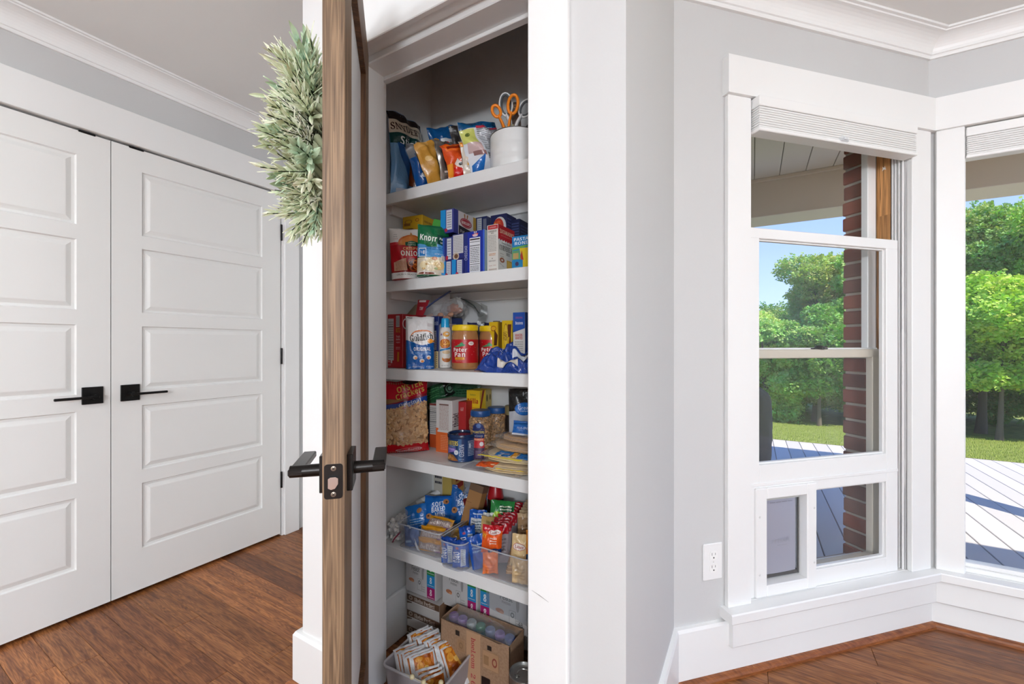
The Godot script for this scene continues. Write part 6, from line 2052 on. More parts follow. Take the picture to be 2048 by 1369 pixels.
	lathe(st, [Vector2(0, 0.001), Vector2(0.021, 0.001), Vector2(0.0225, 0.003), Vector2(0.0222, 0.006), Vector2(0.0225, 0.010), Vector2(0.0225, 0.128), Vector2(0.0215, 0.138), Vector2(0.0175, 0.148), Vector2(0.0165, 0.150)], 36)
	build(st, "body", pm("e6e1da", 0.3), cc)
	st = mb()
	lathe(st, [Vector2(0.0162, 0.148), Vector2(0.0162, 0.152), Vector2(0.0150, 0.176), Vector2(0.0135, 0.183), Vector2(0.010, 0.1845), Vector2(0, 0.185)], 32)
	build(st, "cap", pm("1f9fd6", 0.22), cc)
	print_on(cc, cyl(0.0226, 0.006, 0.138, -0.45, 1.75), 0.05, 0.132, [["e", 0.60, 0.90, 0.26, 0.075, "e8a63c"], ["e", 0.66, 0.91, 0.12, 0.03, "eee7dc"], ["p", [Vector2(0.12, 0.86), Vector2(0.22, 0.93), Vector2(0.30, 0.88)], "8c4a8a"], ["e", 0.5, 0.64, 0.42, 0.13, "d9571f"], ["e", 0.5, 0.64, 0.38, 0.11, "f0b24a"], ["t", "EASY", 0.5, 0.685, 0.10, "b0301a", 0.60, 8.0], ["t", "Cheese", 0.54, 0.585, 0.10, "b0301a", 0.66, 8.0], ["q", [Vector2(0.06, 0.42), Vector2(0.94, 0.49), Vector2(0.94, 0.54), Vector2(0.06, 0.47)], "2f86c0"], ["e", 0.6, 0.40, 0.3, 0.05, "e0c49a"], ["e", 0.62, 0.22, 0.34, 0.10, "d98a2c"], ["e", 0.60, 0.27, 0.30, 0.06, "e9ded0"], ["e", 0.62, 0.18, 0.28, 0.05, "b8642a"], ["n", "NET WT 8oz", 0.5, 0.03, 0.03, "8a857d", 0.5]], "label_print", 0.0003)
	peanut_butter("peanut butter jar with a yellow lid and red label standing in front of its twin", Vector3(-0.8735, y, -1.184))
	peanut_butter("peanut butter jar with a yellow lid half hidden behind the front one", Vector3(-0.8300, y, -1.289))
	# clear produce bag with brown contents, on top of the blue box
	var cb := thing("cookie_bag", "crinkled clear bag with an orange brown pastry lying on the dark blue cracker box", "bag", Vector3(-0.995, y + 0.193, -1.28))
	st = mb()
	surf(st, func(u, v):
		var d := Vector3(cos(u * TAU) * sin(v * PI), cos(v * PI), sin(u * TAU) * sin(v * PI))
		return Vector3(0.055, 0.034, 0.035) * d * (1.0 + 0.4 * fnoise.get_noise_3dv(d * 2.6) + 0.16 * absf(fnoise.get_noise_3dv(d * 7.0))) + Vector3(0, 0.036, 0), 28, 18)
	build(st, "film", film("dfe2e2", 0.20, 0.06), cb)
	st = mb()
	blob(st, Vector3(0.006, 0.030, 0.004), Vector3(0.034, 0.020, 0.022), 5, 0.4, 16, 12)
	build(st, "pastry", pm("9c4f25", 0.6), cb)
	st = mb()
	surf(st, func(u, v): return Vector3(lerpf(0.026, 0.046, u) + 0.006 * sin(v * 5), lerpf(0.03, 0.072, v), 0.01 + 0.008 * sin(u * 6 + v * 3)), 8, 8)
	build(st, "twist", film("eceeee", 0.55, 0.15), cb)
	# grey green sheet of film reaching up to the shelf above
	var gs := thing("plastic_bag", "tall translucent grey plastic bag arching up against the shelf above", "bag", Vector3(-0.93, y + 0.19, -1.315))
	st = mb()
	surf(st, func(u, v):
		var a: float = u * 1.5
		return Vector3(lerpf(-0.07, 0.045, sin(a)) + 0.012 * sin(v * 4.0), 0.078 * cos(a) * lerpf(0.6, 1.0, v) + 0.004 * sin(v * 9 + u * 4), lerpf(0.03, -0.035, v) + 0.006 * sin(u * 8)), 24, 10)
	build(st, "film", film("6d7470", 0.48, 0.18), gs)
	st = mb()
	surf(st, func(u, v): return Vector3(0.038 + 0.022 * u + 0.012 * v, lerpf(-0.055, 0.052, v) - 0.012 * u, 0.028 - 0.012 * u + 0.008 * sin(v * 6)), 8, 12)
	build(st, "loose_corner", film("6b6f6d", 0.55, 0.2), gs)
	st = mb()
	tube(st, [Vector3(-0.07, 0.079, 0.0), Vector3(-0.03, 0.068, 0.01), Vector3(0.01, 0.045, 0.012), Vector3(0.035, 0.015, 0.012)], 0.0022, 6)
	build(st, "bag_seam", pm("2f3a36", 0.4), gs)
	# patterned dark bag and small brown jar behind the peanut butter
	pouch("patterned_bag", "dark navy bag with a white diamond pattern peeping over the peanut butter lids", "bag", Vector3(-0.915, y, -1.325), 0.085, 0.172, 0.04, "stand", "25264a", [["e", 0.15, 0.90, 0.05, 0.018, "c9c6cf"], ["e", 0.32, 0.93, 0.05, 0.018, "c9c6cf"], ["e", 0.5, 0.92, 0.05, 0.018, "c9c6cf"], ["e", 0.68, 0.94, 0.05, 0.018, "c9c6cf"], ["e", 0.24, 0.84, 0.05, 0.018, "c9c6cf"], ["e", 0.42, 0.86, 0.05, 0.018, "c9c6cf"], ["e", 0.6, 0.87, 0.05, 0.018, "c9c6cf"], ["e", 0.8, 0.88, 0.05, 0.018, "c9c6cf"]], {"rot": Vector3(0, 0.55, 0), "seed": 18, "wr": 0.005})
	var bj := thing("cocoa_tin", "dull brown tin between the patterned bag and the yellow boxes", "tin", Vector3(-0.842, y, -1.341))
	st = mb()
	lathe(st, [Vector2(0, 0.0), Vector2(0.013, 0.0), Vector2(0.013, 0.168), Vector2(0.0135, 0.169), Vector2(0.0135, 0.176), Vector2(0, 0.177)], 24)
	build(st, "body", pm("6d5c51", 0.5), bj)
	# yellow boxes
	carton("yellow_snack_box", "yellow snack box with a round brown badge behind the second peanut butter jar", -0.8170, -0.7776, y, 0.167, 1.25, 1.345, "d9b117", [["e", 0.5, 0.86, 0.30, 0.06, "a8641a"], ["e", 0.5, 0.86, 0.24, 0.04, "dba92a"], ["q", [Vector2(0.55, 0.5), Vector2(0.85, 0.5), Vector2(0.95, 0.72), Vector2(0.6, 0.84)], "4a2414"], ["r", 0.94, 0, 1, 1, "b58a18"]], [["r", 0, 0, 1, 1, "96701a"]], "yellow snack boxes")
	carton("yellow_snack_box", "yellow snack box with a tall oval and the count ten beside the baking box", -0.7581, -0.7182, y, 0.170, 1.242, 1.345, "dcb716", [["q", [Vector2(0.62, 0.44), Vector2(0.96, 0.44), Vector2(0.92, 0.70), Vector2(0.96, 0.92), Vector2(0.62, 0.92)].slice(0, 4), "5a2912"], ["q", [Vector2(0.62, 0.66), Vector2(0.92, 0.66), Vector2(0.97, 0.92), Vector2(0.6, 0.92)], "5a2912"], ["e", 0.42, 0.68, 0.24, 0.26, "8a5a1c"], ["e", 0.42, 0.68, 0.21, 0.24, "e0bd35"], ["s", "Goetze", 0.42, 0.68, 0.12, "6d3a16", 0.75, -90.0], ["n", "10", 0.72, 0.31, 0.07, "5a3a12", 0.22, -90.0], ["n", "BARS", 0.72, 0.2, 0.06, "7a5a1a", 0.28, -90.0], ["p", [Vector2(0.12, 0.0), Vector2(0.52, 0.0), Vector2(0.52, 0.34), Vector2(0.32, 0.40), Vector2(0.12, 0.34)], "4d2814"], ["n", "SOFT", 0.32, 0.18, 0.06, "c99a4a", 0.4, -90.0]], [], "yellow snack boxes")
	carton("white_blue_box", "tall white and blue baking box with red lettering above the crumpled blue bag", -0.6718, -0.6278, y, 0.190, 1.17, 1.24, "cfcdc9", [["p", [Vector2(0, 0.66), Vector2(1, 0.73), Vector2(1, 1.0), Vector2(0, 1.0)], "1c4ba0"], ["n", "ORIGINAL", 0.52, 0.91, 0.03, "b84a6a", 0.6], ["s", "Borateem", 0.52, 0.82, 0.05, "dfe4ee", 0.62], ["t", "MAKERS", 0.5, 0.615, 0.045, "b3322f", 0.6], ["t", "WANTED", 0.5, 0.565, 0.045, "b3322f", 0.6], ["l", 0.15, 0.26, 0.85, 0.52, 7, "9a9794"], ["e", 0.5, 0.17, 0.13, 0.035, "7f99a0"]], [["r", 0, 0, 1, 1, "15397f"], ["l", 0.3, 0.1, 0.7, 0.6, 6, "8ea2cc"]])
	# crumpled blue bag at the front right
	pouch("chocolate_chip_bag", "crumpled shiny royal blue bag lying flat at the casing end of the third shelf", "bag", Vector3(-0.665, y + 0.004, -1.098), 0.20, 0.15, 0.062, "soft", "1f3f8f", [["l", 0.08, 0.40, 0.60, 0.44, 1, "b9c6e4"], ["r", 0.60, 0.30, 0.86, 0.44, "d9dce4"], ["r", 0.60, 0.42, 0.86, 0.47, "1b2038"], ["t", "mini-chocolate", 0.62, 0.74, 0.10, "c3d0ea", 0.62], ["r", 0.40, 0.03, 0.74, 0.13, "cfc7bd"], ["r", 0.56, 0.03, 0.565, 0.13, "8f8a83"]], {"rot": Vector3(-1.15, 0.18, 0.0), "seed": 27, "wr": 0.015, "rough": 0.12, "nu": 44, "nv": 36, "freq": 2.0, "crease": 1.3})

# ---------------------------------------------------------------- fourth shelf: nuts, crackers and tortillas
func peanut_jar(label: String, at: Vector3, turn: float, ops: Array) -> void:
	var t := thing("peanut_jar", label, "jar", at, turn, "jars of roasted peanuts with blue lids")
	# waisted clear jar seen as its contents, with the nuts standing proud under a thin shell
	var prof := [Vector2(0, 0.001), Vector2(0.032, 0.001), Vector2(0.0365, 0.006), Vector2(0.0375, 0.018), Vector2(0.0370, 0.035), Vector2(0.0340, 0.060), Vector2(0.0335, 0.075), Vector2(0.0355, 0.092), Vector2(0.0392, 0.110), Vector2(0.0402, 0.122), Vector2(0.0395, 0.134), Vector2(0.0350, 0.145), Vector2(0.0300, 0.150), Vector2(0.0290, 0.153)]
	var st := mb()
	lathe(st, prof, 40)
	build(st, "shell", film("e4dccb", 0.10, 0.05), t)
	st = mb()
	var inner := []
	for p in prof:
		inner.append(Vector2(maxf(0.0, p.x - 0.0042), p.y))
	lathe(st, inner, 24)
	build(st, "filling", pm("7d5a38", 0.8), t)
	var nut := mb()
	blob(nut, Vector3.ZERO, Vector3(0.0042, 0.0062, 0.0036), 3, 0.2, 7, 5)
	var mm := MultiMesh.new()
	mm.transform_format = MultiMesh.TRANSFORM_3D
	mm.use_colors = true
	mm.mesh = nut.commit()
	mm.instance_count = 620
	var r := RandomNumberGenerator.new()
	r.seed = 44
	for i in 620:
		var yy := r.randf_range(0.006, 0.146)
		var rad := 0.03
		for k in prof.size() - 1:
			if prof[k].y <= yy and prof[k + 1].y > yy:
				rad = lerpf(prof[k].x, prof[k + 1].x, (yy - prof[k].y) / (prof[k + 1].y - prof[k].y))
		var a := r.randf() * TAU
		mm.set_instance_transform(i, Transform3D(Basis.from_euler(Vector3(r.randf() * 6, r.randf() * 6, r.randf() * 6)), Vector3(sin(a) * (rad - 0.0042), yy, cos(a) * (rad - 0.0042))))
		var c := Color("b98d5c").lerp(Color("8d6238"), r.randf())
		mm.set_instance_color(i, c.srgb_to_linear())
	var mmi := MultiMeshInstance3D.new()
	mmi.name = "nuts"
	mmi.multimesh = mm
	mmi.material_override = M.print
	mmi.set_meta("kind", "stuff")
	t.add_child(mmi, true)
	st = mb()
	lathe(st, [Vector2(0.0335, 0.150), Vector2(0.0345, 0.151), Vector2(0.0345, 0.166), Vector2(0.0325, 0.170), Vector2(0, 0.1705)], 44)
	for k in 56:
		bx(st, Vector3(-0.0006, 0.1525, 0.0340), Vector3(0.0006, 0.165, 0.0350), 0.0, Transform3D(Basis(Vector3.UP, TAU * k / 56), Vector3.ZERO))
	build(st, "lid", pm("1d4a84", 0.4), t)
	if ops.size():
		var wrap := func(u: float, v: float, off: float) -> Vector3:
			var yy := lerpf(0.004, 0.140, v)
			var rad := 0.03
			for k in prof.size() - 1:
				if prof[k].y <= yy and prof[k + 1].y > yy:
					rad = lerpf(prof[k].x, prof[k + 1].x, (yy - prof[k].y) / (prof[k + 1].y - prof[k].y))
			var a := lerpf(-0.62, 0.62, u)
			return Vector3(sin(a) * (rad + 0.0004 + off), yy, cos(a) * (rad + 0.0004 + off))
		print_on(t, wrap, 0.045, 0.136, ops, "label_print", 0.0003)

func shelf_four() -> void:
	var y := S4 + 0.0005
	# big cracker bag
	var pb := pouch("oyster_cracker_bag", "large clear bag of small tan crackers with a red top and base", "snack bag", Vector3(-1.112, y, -1.145), 0.165, 0.263, 0.075, "soft", "c29a6c", [
		["r", 0.0, 0.76, 1.0, 1.0, "b01523"], ["r", 0.0, 0.0, 1.0, 0.135, "c2121f"], ["q", [Vector2(0, 0.60), Vector2(1, 0.72), Vector2(1, 0.82), Vector2(0, 0.68)], "7c1b2a"], ["q", [Vector2(0, 0.60), Vector2(1, 0.70), Vector2(1, 0.785), Vector2(0, 0.67)], "1f418f"], ["q", [Vector2(0, 0.585), Vector2(1, 0.685), Vector2(1, 0.70), Vector2(0, 0.60)], "a3182a"],
		["s", "Original", 0.60, 0.695, 0.075, "cdd3e2", 0.52, 12.0], ["t", "OYSTER", 0.60, 0.93, 0.085, "c9a24e", 0.60, 14.0], ["t", "Crackers", 0.60, 0.84, 0.085, "c9a24e", 0.66, 14.0], ["e", 0.62, 0.985, 0.18, 0.03, "2a1a16"], ["e", 0.55, 0.055, 0.30, 0.030, "d9a0a0", 0.85], ["s", "Goodness", 0.55, 0.055, 0.035, "e6c9c6", 0.46, 4.0], ["l", 0.4, 0.15, 0.85, 0.165, 1, "b0503a"]],
		{"rot": Vector3(-0.03, deg_to_rad(46), 0.02), "seed": 33, "wr": 0.006, "mat": pm("8a6238", 0.7), "nu": 30, "nv": 36})
	var cr := mb()
	bx(cr, Vector3(-0.0085, -0.0075, -0.003), Vector3(0.0085, 0.0075, 0.003), 0.0028)
	var mm := MultiMesh.new()
	mm.transform_format = MultiMesh.TRANSFORM_3D
	mm.use_colors = true
	mm.mesh = cr.commit()
	var f := bag_map(0.165, 0.263, 0.075, "soft", 33, 0.006, 1.0)
	var r := RandomNumberGenerator.new()
	r.seed = 6
	mm.instance_count = 360
	for i in 360:
		var u := r.randf_range(0.04, 0.96)
		var v := r.randf_range(0.14, 0.66 + 0.08 * (u - 0.5))
		var p: Vector3 = f.call(u, v, -0.002)
		mm.set_instance_transform(i, Transform3D(Basis.from_euler(Vector3(r.randf_range(-0.6, 0.6), r.randf_range(-0.6, 0.6), r.randf() * 6)), p))
		mm.set_instance_color(i, Color("d3ae80").lerp(Color("b98c5c"), r.randf()).srgb_to_linear())
	var mmi := MultiMeshInstance3D.new()
	mmi.name = "crackers"
	mmi.multimesh = mm
	mmi.material_override = M.print
	mmi.set_meta("kind", "stuff")
	pb.add_child(mmi, true)
	var st := mb()
	surf(st, func(u, v): return f.call(u, lerpf(0.13, 0.70, v), 0.004), 26, 22)
	build(st, "clear_window", film("e6dccb", 0.06, 0.08), pb)
	# small spice jar with blue label
	var sj := thing("spice_jar", "small dark jar with a royal blue label and tan lid beside the cracker bag", "jar", Vector3(-1.118, y, -1.305))
	st = mb()
	lathe(st, [Vector2(0, 0.001), Vector2(0.024, 0.001), Vector2(0.025, 0.003), Vector2(0.025, 0.128), Vector2(0.022, 0.136), Vector2(0.022, 0.139)], 32)
	build(st, "glass", pm("3a2c24", 0.12), sj)
	st = mb()
	lathe(st, [Vector2(0.0245, 0.138), Vector2(0.0245, 0.152), Vector2(0, 0.153)], 32)
	build(st, "lid", pm("9a8558", 0.4), sj)
	print_on(sj, cyl(0.0253, 0.0, 0.11, -0.3, 1.7), 0.05, 0.11, [["r", 0, 0, 1, 0.86, "1d4795"], ["s", "VLASIC", 0.62, 0.45, 0.14, "d5d9e4", 0.6, 90.0]], "label_print", 0.0003)
	# protein bar boxes
	carton("snack_bar_box", "white and orange snack bar box with a nutrition panel half hidden behind the larger one", -1.0934, -1.0533, y, 0.170, 1.25, 1.345, "cfcac4", [["r", 0, 0, 1, 0.30, "c9532a"], ["l", 0.06, 0.32, 0.9, 0.92, 14, "8f8d8b"], ["r", 0.02, 0.80, 0.98, 0.815, "4a4a4a"], ["r", 0.02, 0.58, 0.98, 0.59, "4a4a4a"], ["r", 0, 0.96, 1, 1.0, "8a3a34"]], [], "snack bar boxes")
	carton("snack_bar_box", "white and orange snack bar box with an exclamation mark on its long side", -1.0268, -0.9514, y, 0.193, 1.21, 1.318, "d2cfcb", [["r", 0, 0, 1, 0.40, "d9652c"], ["q", [Vector2(0.0, 0.40), Vector2(0.16, 0.38), Vector2(0.16, 0.46), Vector2(0.0, 0.46)], "d9652c"], ["r", 0.10, 0.385, 0.80, 0.42, "d2cfcb"], ["l", 0.22, 0.43, 0.80, 0.92, 18, "a98c84"], ["r", 0.22, 0.90, 0.80, 0.93, "7a5a54"], ["l", 0.3, 0.05, 0.85, 0.34, 9, "e6946a"]],
		[["t", "think!", 0.20, 0.62, 0.20, "3a2229", 0.46, 90.0], ["n", "PROTEIN", 0.34, 0.66, 0.06, "a0625e", 0.34, 90.0], ["q", [Vector2(0.80, 0.0), Vector2(1, 0.0), Vector2(1, 1.0), Vector2(0.92, 0.98)], "a52a2c"], ["e", 0.62, 0.26, 0.12, 0.09, "6d3f28"], ["e", 0.70, 0.40, 0.11, 0.07, "7a4930"], ["e", 0.55, 0.22, 0.08, 0.05, "5b3320"], ["e", 0.86, 0.30, 0.10, 0.08, "8a5638"]], "snack bar boxes", "box", "bfb8b2")
	carton("red_box", "narrow red box with white lettering squeezed behind the white and orange box", -0.938, -0.905, y, 0.190, 1.23, 1.34, "a82426", [["n", "HILL", 0.5, 0.86, 0.07, "d9c6c0", 0.4, 90.0]], [])
	# green veggie packs behind
	pouch("green_packet", "long green packet with a black square picture lying on top of the white boxes", "packet", Vector3(-1.085, y + 0.172, -1.32), 0.20, 0.075, 0.03, "soft", "2c5a3a", [["q", [Vector2(0.60, 0.1), Vector2(0.86, 0.1), Vector2(0.86, 0.9), Vector2(0.60, 0.9)], "17201b"], ["e", 0.73, 0.5, 0.09, 0.28, "5a7a66", 0.7], ["e", 0.73, 0.5, 0.04, 0.14, "5a7a66"], ["l", 0.08, 0.2, 0.5, 0.8, 5, "4f8a55"]], {"rot": Vector3(-0.35, 0.30, 0.34), "seed": 51, "wr": 0.006, "rough": 0.2})
	pouch("green_packet", "second dark green packet standing against the back wall above the boxes", "packet", Vector3(-0.985, y + 0.178, -1.345), 0.14, 0.075, 0.02, "soft", "2f5b3f", [["l", 0.2, 0.3, 0.8, 0.7, 3, "24432f"]], {"rot": Vector3(0, 0.12, 0.05), "seed": 57, "wr": 0.004})
	# vanilla wafer box
	var nb := carton("wafer_box", "bright yellow wafer box with red lettering standing above the peanut jars at the back", -0.9302, -0.8713, y, 0.229, 1.27, 1.350, "e0b91c", [["n", "Nabisco", 0.5, 0.93, 0.03, "2f5a2f", 0.42], ["t", "Nilla", 0.5, 0.83, 0.085, "a8201c", 0.80], ["q", [Vector2(0.0, 0.66), Vector2(0.9, 0.66), Vector2(1.0, 0.72), Vector2(0.0, 0.74)], "c99a18"]],
		[["q", [Vector2(0.0, 0.7), Vector2(0.12, 0.7), Vector2(0.42, 1.0), Vector2(0.24, 1.0)], "8f2a1c"], ["r", 0.5, 0.5, 1.0, 1.0, "b8a35a"], ["e", 0.62, 0.86, 0.07, 0.06, "5c5226"], ["e", 0.88, 0.87, 0.06, 0.05, "5c5226"]])
	peanut_jar("jar of roasted peanuts with a navy and red label behind the squat blue can", Vector3(-0.828, y, -1.213), 0.40, [["e", 0.5, 0.74, 0.46, 0.20, "172a5e"], ["r", 0.04, 0.54, 0.96, 0.74, "172a5e"], ["t", "PLANTERS", 0.5, 0.70, 0.060, "d2c060", 0.86], ["e", 0.52, 0.86, 0.16, 0.055, "46659c"], ["n", "DRY ROASTED", 0.5, 0.60, 0.035, "b9c4d8", 0.7], ["r", 0.04, 0.48, 0.96, 0.54, "c9643a"], ["n", "PEANUTS", 0.5, 0.51, 0.035, "f0e2d0", 0.7], ["r", 0.04, 0.30, 0.96, 0.48, "b3202a"], ["q", [Vector2(0.06, 0.02), Vector2(0.90, 0.02), Vector2(0.96, 0.30), Vector2(0.04, 0.30)], "3a2244"], ["e", 0.74, 0.40, 0.16, 0.055, "d9d5d6"], ["l", 0.3, 0.06, 0.7, 0.24, 5, "8f7a92"]])
	peanut_jar("jar of roasted peanuts showing only nuts, set deeper on the shelf than its labelled twin", Vector3(-0.815, y, -1.300), 2.6, [])
	# dark jar with gold lid
	var dj := thing("dark_jar", "dark glass jar with a dull gold lid beside the black trail mix pouch", "jar", Vector3(-0.738, y, -1.285))
	st = mb()
	lathe(st, [Vector2(0, 0.001), Vector2(0.028, 0.001), Vector2(0.030, 0.004), Vector2(0.030, 0.135), Vector2(0.026, 0.150), Vector2(0.025, 0.155)], 36)
	build(st, "glass", pm("2a2320", 0.08), dj)
	st = mb()
	lathe(st, [Vector2(0.0285, 0.152), Vector2(0.029, 0.154), Vector2(0.029, 0.180), Vector2(0.027, 0.183), Vector2(0, 0.183)], 36)
	build(st, "lid", pm("8d8058", 0.42, 0.3), dj)
	print_on(dj, cyl(0.0302, 0.0, 0.14, -0.6, 1.6), 0.06, 0.14, [["r", 0, 0.12, 1, 0.55, "4a2a22"], ["e", 0.7, 0.30, 0.2, 0.12, "a8643a"], ["e", 0.5, 0.38, 0.1, 0.08, "7d3a26"]], "label_print", 0.0003)
	pouch("trail_mix_pouch", "black and grey trail mix pouch with a blue oval badge beside the casing", "pouch", Vector3(-0.655, y, -1.235), 0.125, 0.252, 0.045, "stand", "22201f", [["q", [Vector2(0, 0.30), Vector2(1, 0.30), Vector2(1, 0.78), Vector2(0, 0.70)], "b0b2b8"], ["e", 0.42, 0.74, 0.26, 0.085, "1f5ba8"], ["e", 0.42, 0.74, 0.24, 0.072, "2a6cb8"], ["n", "Great", 0.42, 0.755, 0.045, "dfe6ee", 0.32], ["n", "Value", 0.42, 0.715, 0.025, "dfe6ee", 0.24], ["n", "Omega", 0.72, 0.60, 0.035, "3a3c42", 0.3], ["n", "Trail Mix", 0.60, 0.53, 0.07, "1e1f22", 0.72], ["l", 0.1, 0.90, 0.9, 0.94, 2, "3a3836"], ["e", 0.66, 0.86, 0.04, 0.015, "8a7a4a"], ["e", 0.78, 0.83, 0.05, 0.018, "8a7a4a"], ["e", 0.86, 0.87, 0.04, 0.015, "7a6a44"]], {"rot": Vector3(0, 0.50, 0), "seed": 61, "wr": 0.004, "rough": 0.25})
	pouch("nut_packet", "blue packet with white lettering and a cookie picture lying in front of the trail mix", "packet", Vector3(-0.622, y + 0.109, -1.165), 0.092, 0.045, 0.022, "pillow", "2463ad", [["n", "nut-thins", 0.40, 0.5, 0.22, "cfdcee", 0.5], ["e", 0.82, 0.42, 0.10, 0.22, "c9a874"], ["e", 0.82, 0.42, 0.04, 0.1, "7a5a34"], ["r", 0.0, 0.0, 1.0, 0.12, "cfd6de"]], {"rot": Vector3(-0.3, 0.42, -0.12), "seed": 66, "wr": 0.004})
	# squat can of nuts
	var pc := thing("nut_can", "squat dark blue can of mixed nuts at the front of the fourth shelf", "can", Vector3(-0.878, y, -1.172))
	st = mb()
	lathe(st, [Vector2(0, 0.001), Vector2(0.046, 0.001), Vector2(0.0485, 0.003), Vector2(0.0478, 0.006), Vector2(0.0478, 0.082), Vector2(0.0488, 0.0845)], 52)
	build(st, "body", pm("14315f", 0.3), pc)
	st = mb()
	lathe(st, [Vector2(0.0492, 0.080), Vector2(0.0500, 0.082), Vector2(0.0500, 0.0915), Vector2(0.0485, 0.0930), Vector2(0.0450, 0.0920), Vector2(0.0440, 0.0870), Vector2(0.0, 0.0865)], 52)
	build(st, "lid", pm("1c2f52", 0.10), pc)
	print_on(pc, cyl(0.0480, 0.006, 0.082, -0.62, 1.85), 0.118, 0.076, [["t", "PLANTERS", 0.17, 0.78, 0.20, "d9c04a", 0.46], ["l", 0.05, 0.58, 0.33, 0.68, 2, "8aa0cc"], ["q", [Vector2(0.0, 0.30), Vector2(0.30, 0.42), Vector2(0.34, 0.56), Vector2(0.0, 0.56)], "7f63b0"], ["n", "LIGHTLY SALTED", 0.16, 0.50, 0.07, "d8d0e8", 0.26], ["r", 0.40, 0.0, 0.50, 1.0, "2c5583"], ["n", "MIXED", 0.50, 0.46, 0.20, "c9ced6", 0.34, -90.0], ["e", 0.345, 0.38, 0.065, 0.11, "cfd3d9"], ["n", "SEA", 0.345, 0.38, 0.05, "6a6e78", 0.07], ["p", [Vector2(0.0, 0.0), Vector2(0.42, 0.0), Vector2(0.26, 0.26), Vector2(0.12, 0.30), Vector2(0.0, 0.26)], "8a5a2c"], ["e", 0.12, 0.16, 0.06, 0.08, "c98d4a"], ["e", 0.22, 0.10, 0.05, 0.07, "b3733a"], ["e", 0.05, 0.08, 0.05, 0.06, "d9a45c"], ["e", 0.30, 0.05, 0.05, 0.05, "9c5a2a"], ["r", 0.62, 0.10, 0.66, 0.95, "14315f"], ["l", 0.68, 0.20, 0.94, 0.90, 10, "9aa6ba"], ["r", 0.72, 0.56, 0.76, 0.76, "c9ced6"], ["n", "NET WT 10.3oz", 0.50, 0.08, 0.05, "b9c2d0", 0.14]], "label_print", 0.0003)
	# tortillas in packs, three in a pile at the right
	var packs := [[0.0, 0.030, "flatbread pack with an orange corner on its wrapper, lowest of the pile", "e6cfa4", "d9531f", 0.0, -1.155], [0.031, 0.030, "flatbread pack in a blue and yellow printed wrapper in the middle of the pile", "ead8b0", "1d6db4", 0.012, -1.16], [0.062, 0.024, "flatbread pack with darker toasted edges in a clear wrapper above the printed ones", "d8b487", "c9a98a", 0.03, -1.18], [0.087, 0.022, "topmost flatbread pack of the pile under a crinkled clear wrapper", "c9a27a", "b58f78", 0.055, -1.195]]
	var k := 0
	for p in packs:
		var fb := thing("flatbread_pack", p[2], "bread pack", Vector3(-0.665 + 0.5 * p[5], y + p[0], p[6]), 0.12 - 0.1 * k, "flatbread packs in a pile")
		var hx_: float = 0.094 - 0.22 * p[5]
		var hz: float = 0.062 - 0.1 * p[5]
		for q in 4:
			st = mb()
			var yy: float = 0.003 + q * (p[1] - 0.006) / 4.0
			var nz := FastNoiseLite.new()
			nz.seed = k * 10 + q
			nz.frequency = 1.0
			surf(st, func(u, v):
				var a: float = u * TAU
				var sq := pow(pow(absf(cos(a)), 3.0) + pow(absf(sin(a)), 3.0), -1.0 / 3.0)
				var rr := sin(v * PI)
				var w := 1.0 + 0.05 * nz.get_noise_2d(cos(a) * 2, sin(a) * 2)
				return Vector3(cos(a) * sq * (hx_ - 0.006) * pow(rr, 0.4) * w, yy + 0.0028 - 0.0028 * cos(v * PI) + 0.002 * nz.get_noise_2d(cos(a) * 1.4 + 9, sin(a) * 1.4), sin(a) * sq * (hz - 0.004) * pow(rr, 0.4) * w), 40, 8, true)
			build(st, "bread", pm(p[3], 0.8), fb)
		st = mb()
		var nf := FastNoiseLite.new()
		nf.seed = k + 60
		nf.frequency = 1.0
		var wf := func(u: float, v: float, off: float) -> Vector3:
			var a := u * PI
			var X := lerpf(-hx_ - 0.012, hx_, v)
			var edge := sqrt(clampf(1.0 - pow(absf(2.0 * v - 1.0), 6.0), 0, 1))
			return Vector3(X, p[1] * 0.5 + sin(a) * p[1] * 0.58 * edge + 0.003 * nf.get_noise_2d(X * 60, a * 2) + off, cos(a) * (hz + 0.002 + 0.003 * nf.get_noise_2d(X * 40, 5.0)))
		surf(st, func(u, v): return wf.call(u, v, 0.0), 18, 26, true)
		build(st, "wrapper", film("e8e6e2", 0.16, 0.07), fb)
		if k < 2:
			st = mb()
			var pw := Color(p[4])
			var pf := func(u: float, v: float, off: float): return wf.call(lerpf(0.02, 0.55, v), lerpf(0.02, 0.92, u), off)
			var ops := [["q", [Vector2(0.02, 0.05), Vector2(0.34, 0.05), Vector2(0.42, 0.5), Vector2(0.02, 0.5)], p[4]], ["r", 0.4, 0.0, 1.0, 0.07, "d9b62a"]] if k == 0 else [["q", [Vector2(0.32, 0.22), Vector2(0.62, 0.22), Vector2(0.66, 0.62), Vector2(0.36, 0.62)], p[4]], ["q", [Vector2(0.64, 0.2), Vector2(0.74, 0.2), Vector2(0.76, 0.6), Vector2(0.66, 0.6)], "e0a03a"], ["q", [Vector2(0.77, 0.2), Vector2(0.99, 0.2), Vector2(0.99, 0.6), Vector2(0.79, 0.6)], p[4]], ["q", [Vector2(0.0, 0.0), Vector2(0.9, 0.0), Vector2(0.9, 0.10), Vector2(0.0, 0.14)], "d9c23a"], ["n", "Guerrero", 0.5, 0.42, 0.2, "e6edf4", 0.2]]
			print_on(fb, pf, 0.18, 0.06, ops, "wrapper_print", 0.0006, M.print_gloss)
		k += 1
	# paper liner under the packs
	var pl := thing("shelf_liner", "thin clear wrapper end trailing over the shelf edge under the flatbread packs", "wrapper", Vector3(-0.72, y, -1.10))
	st = mb()
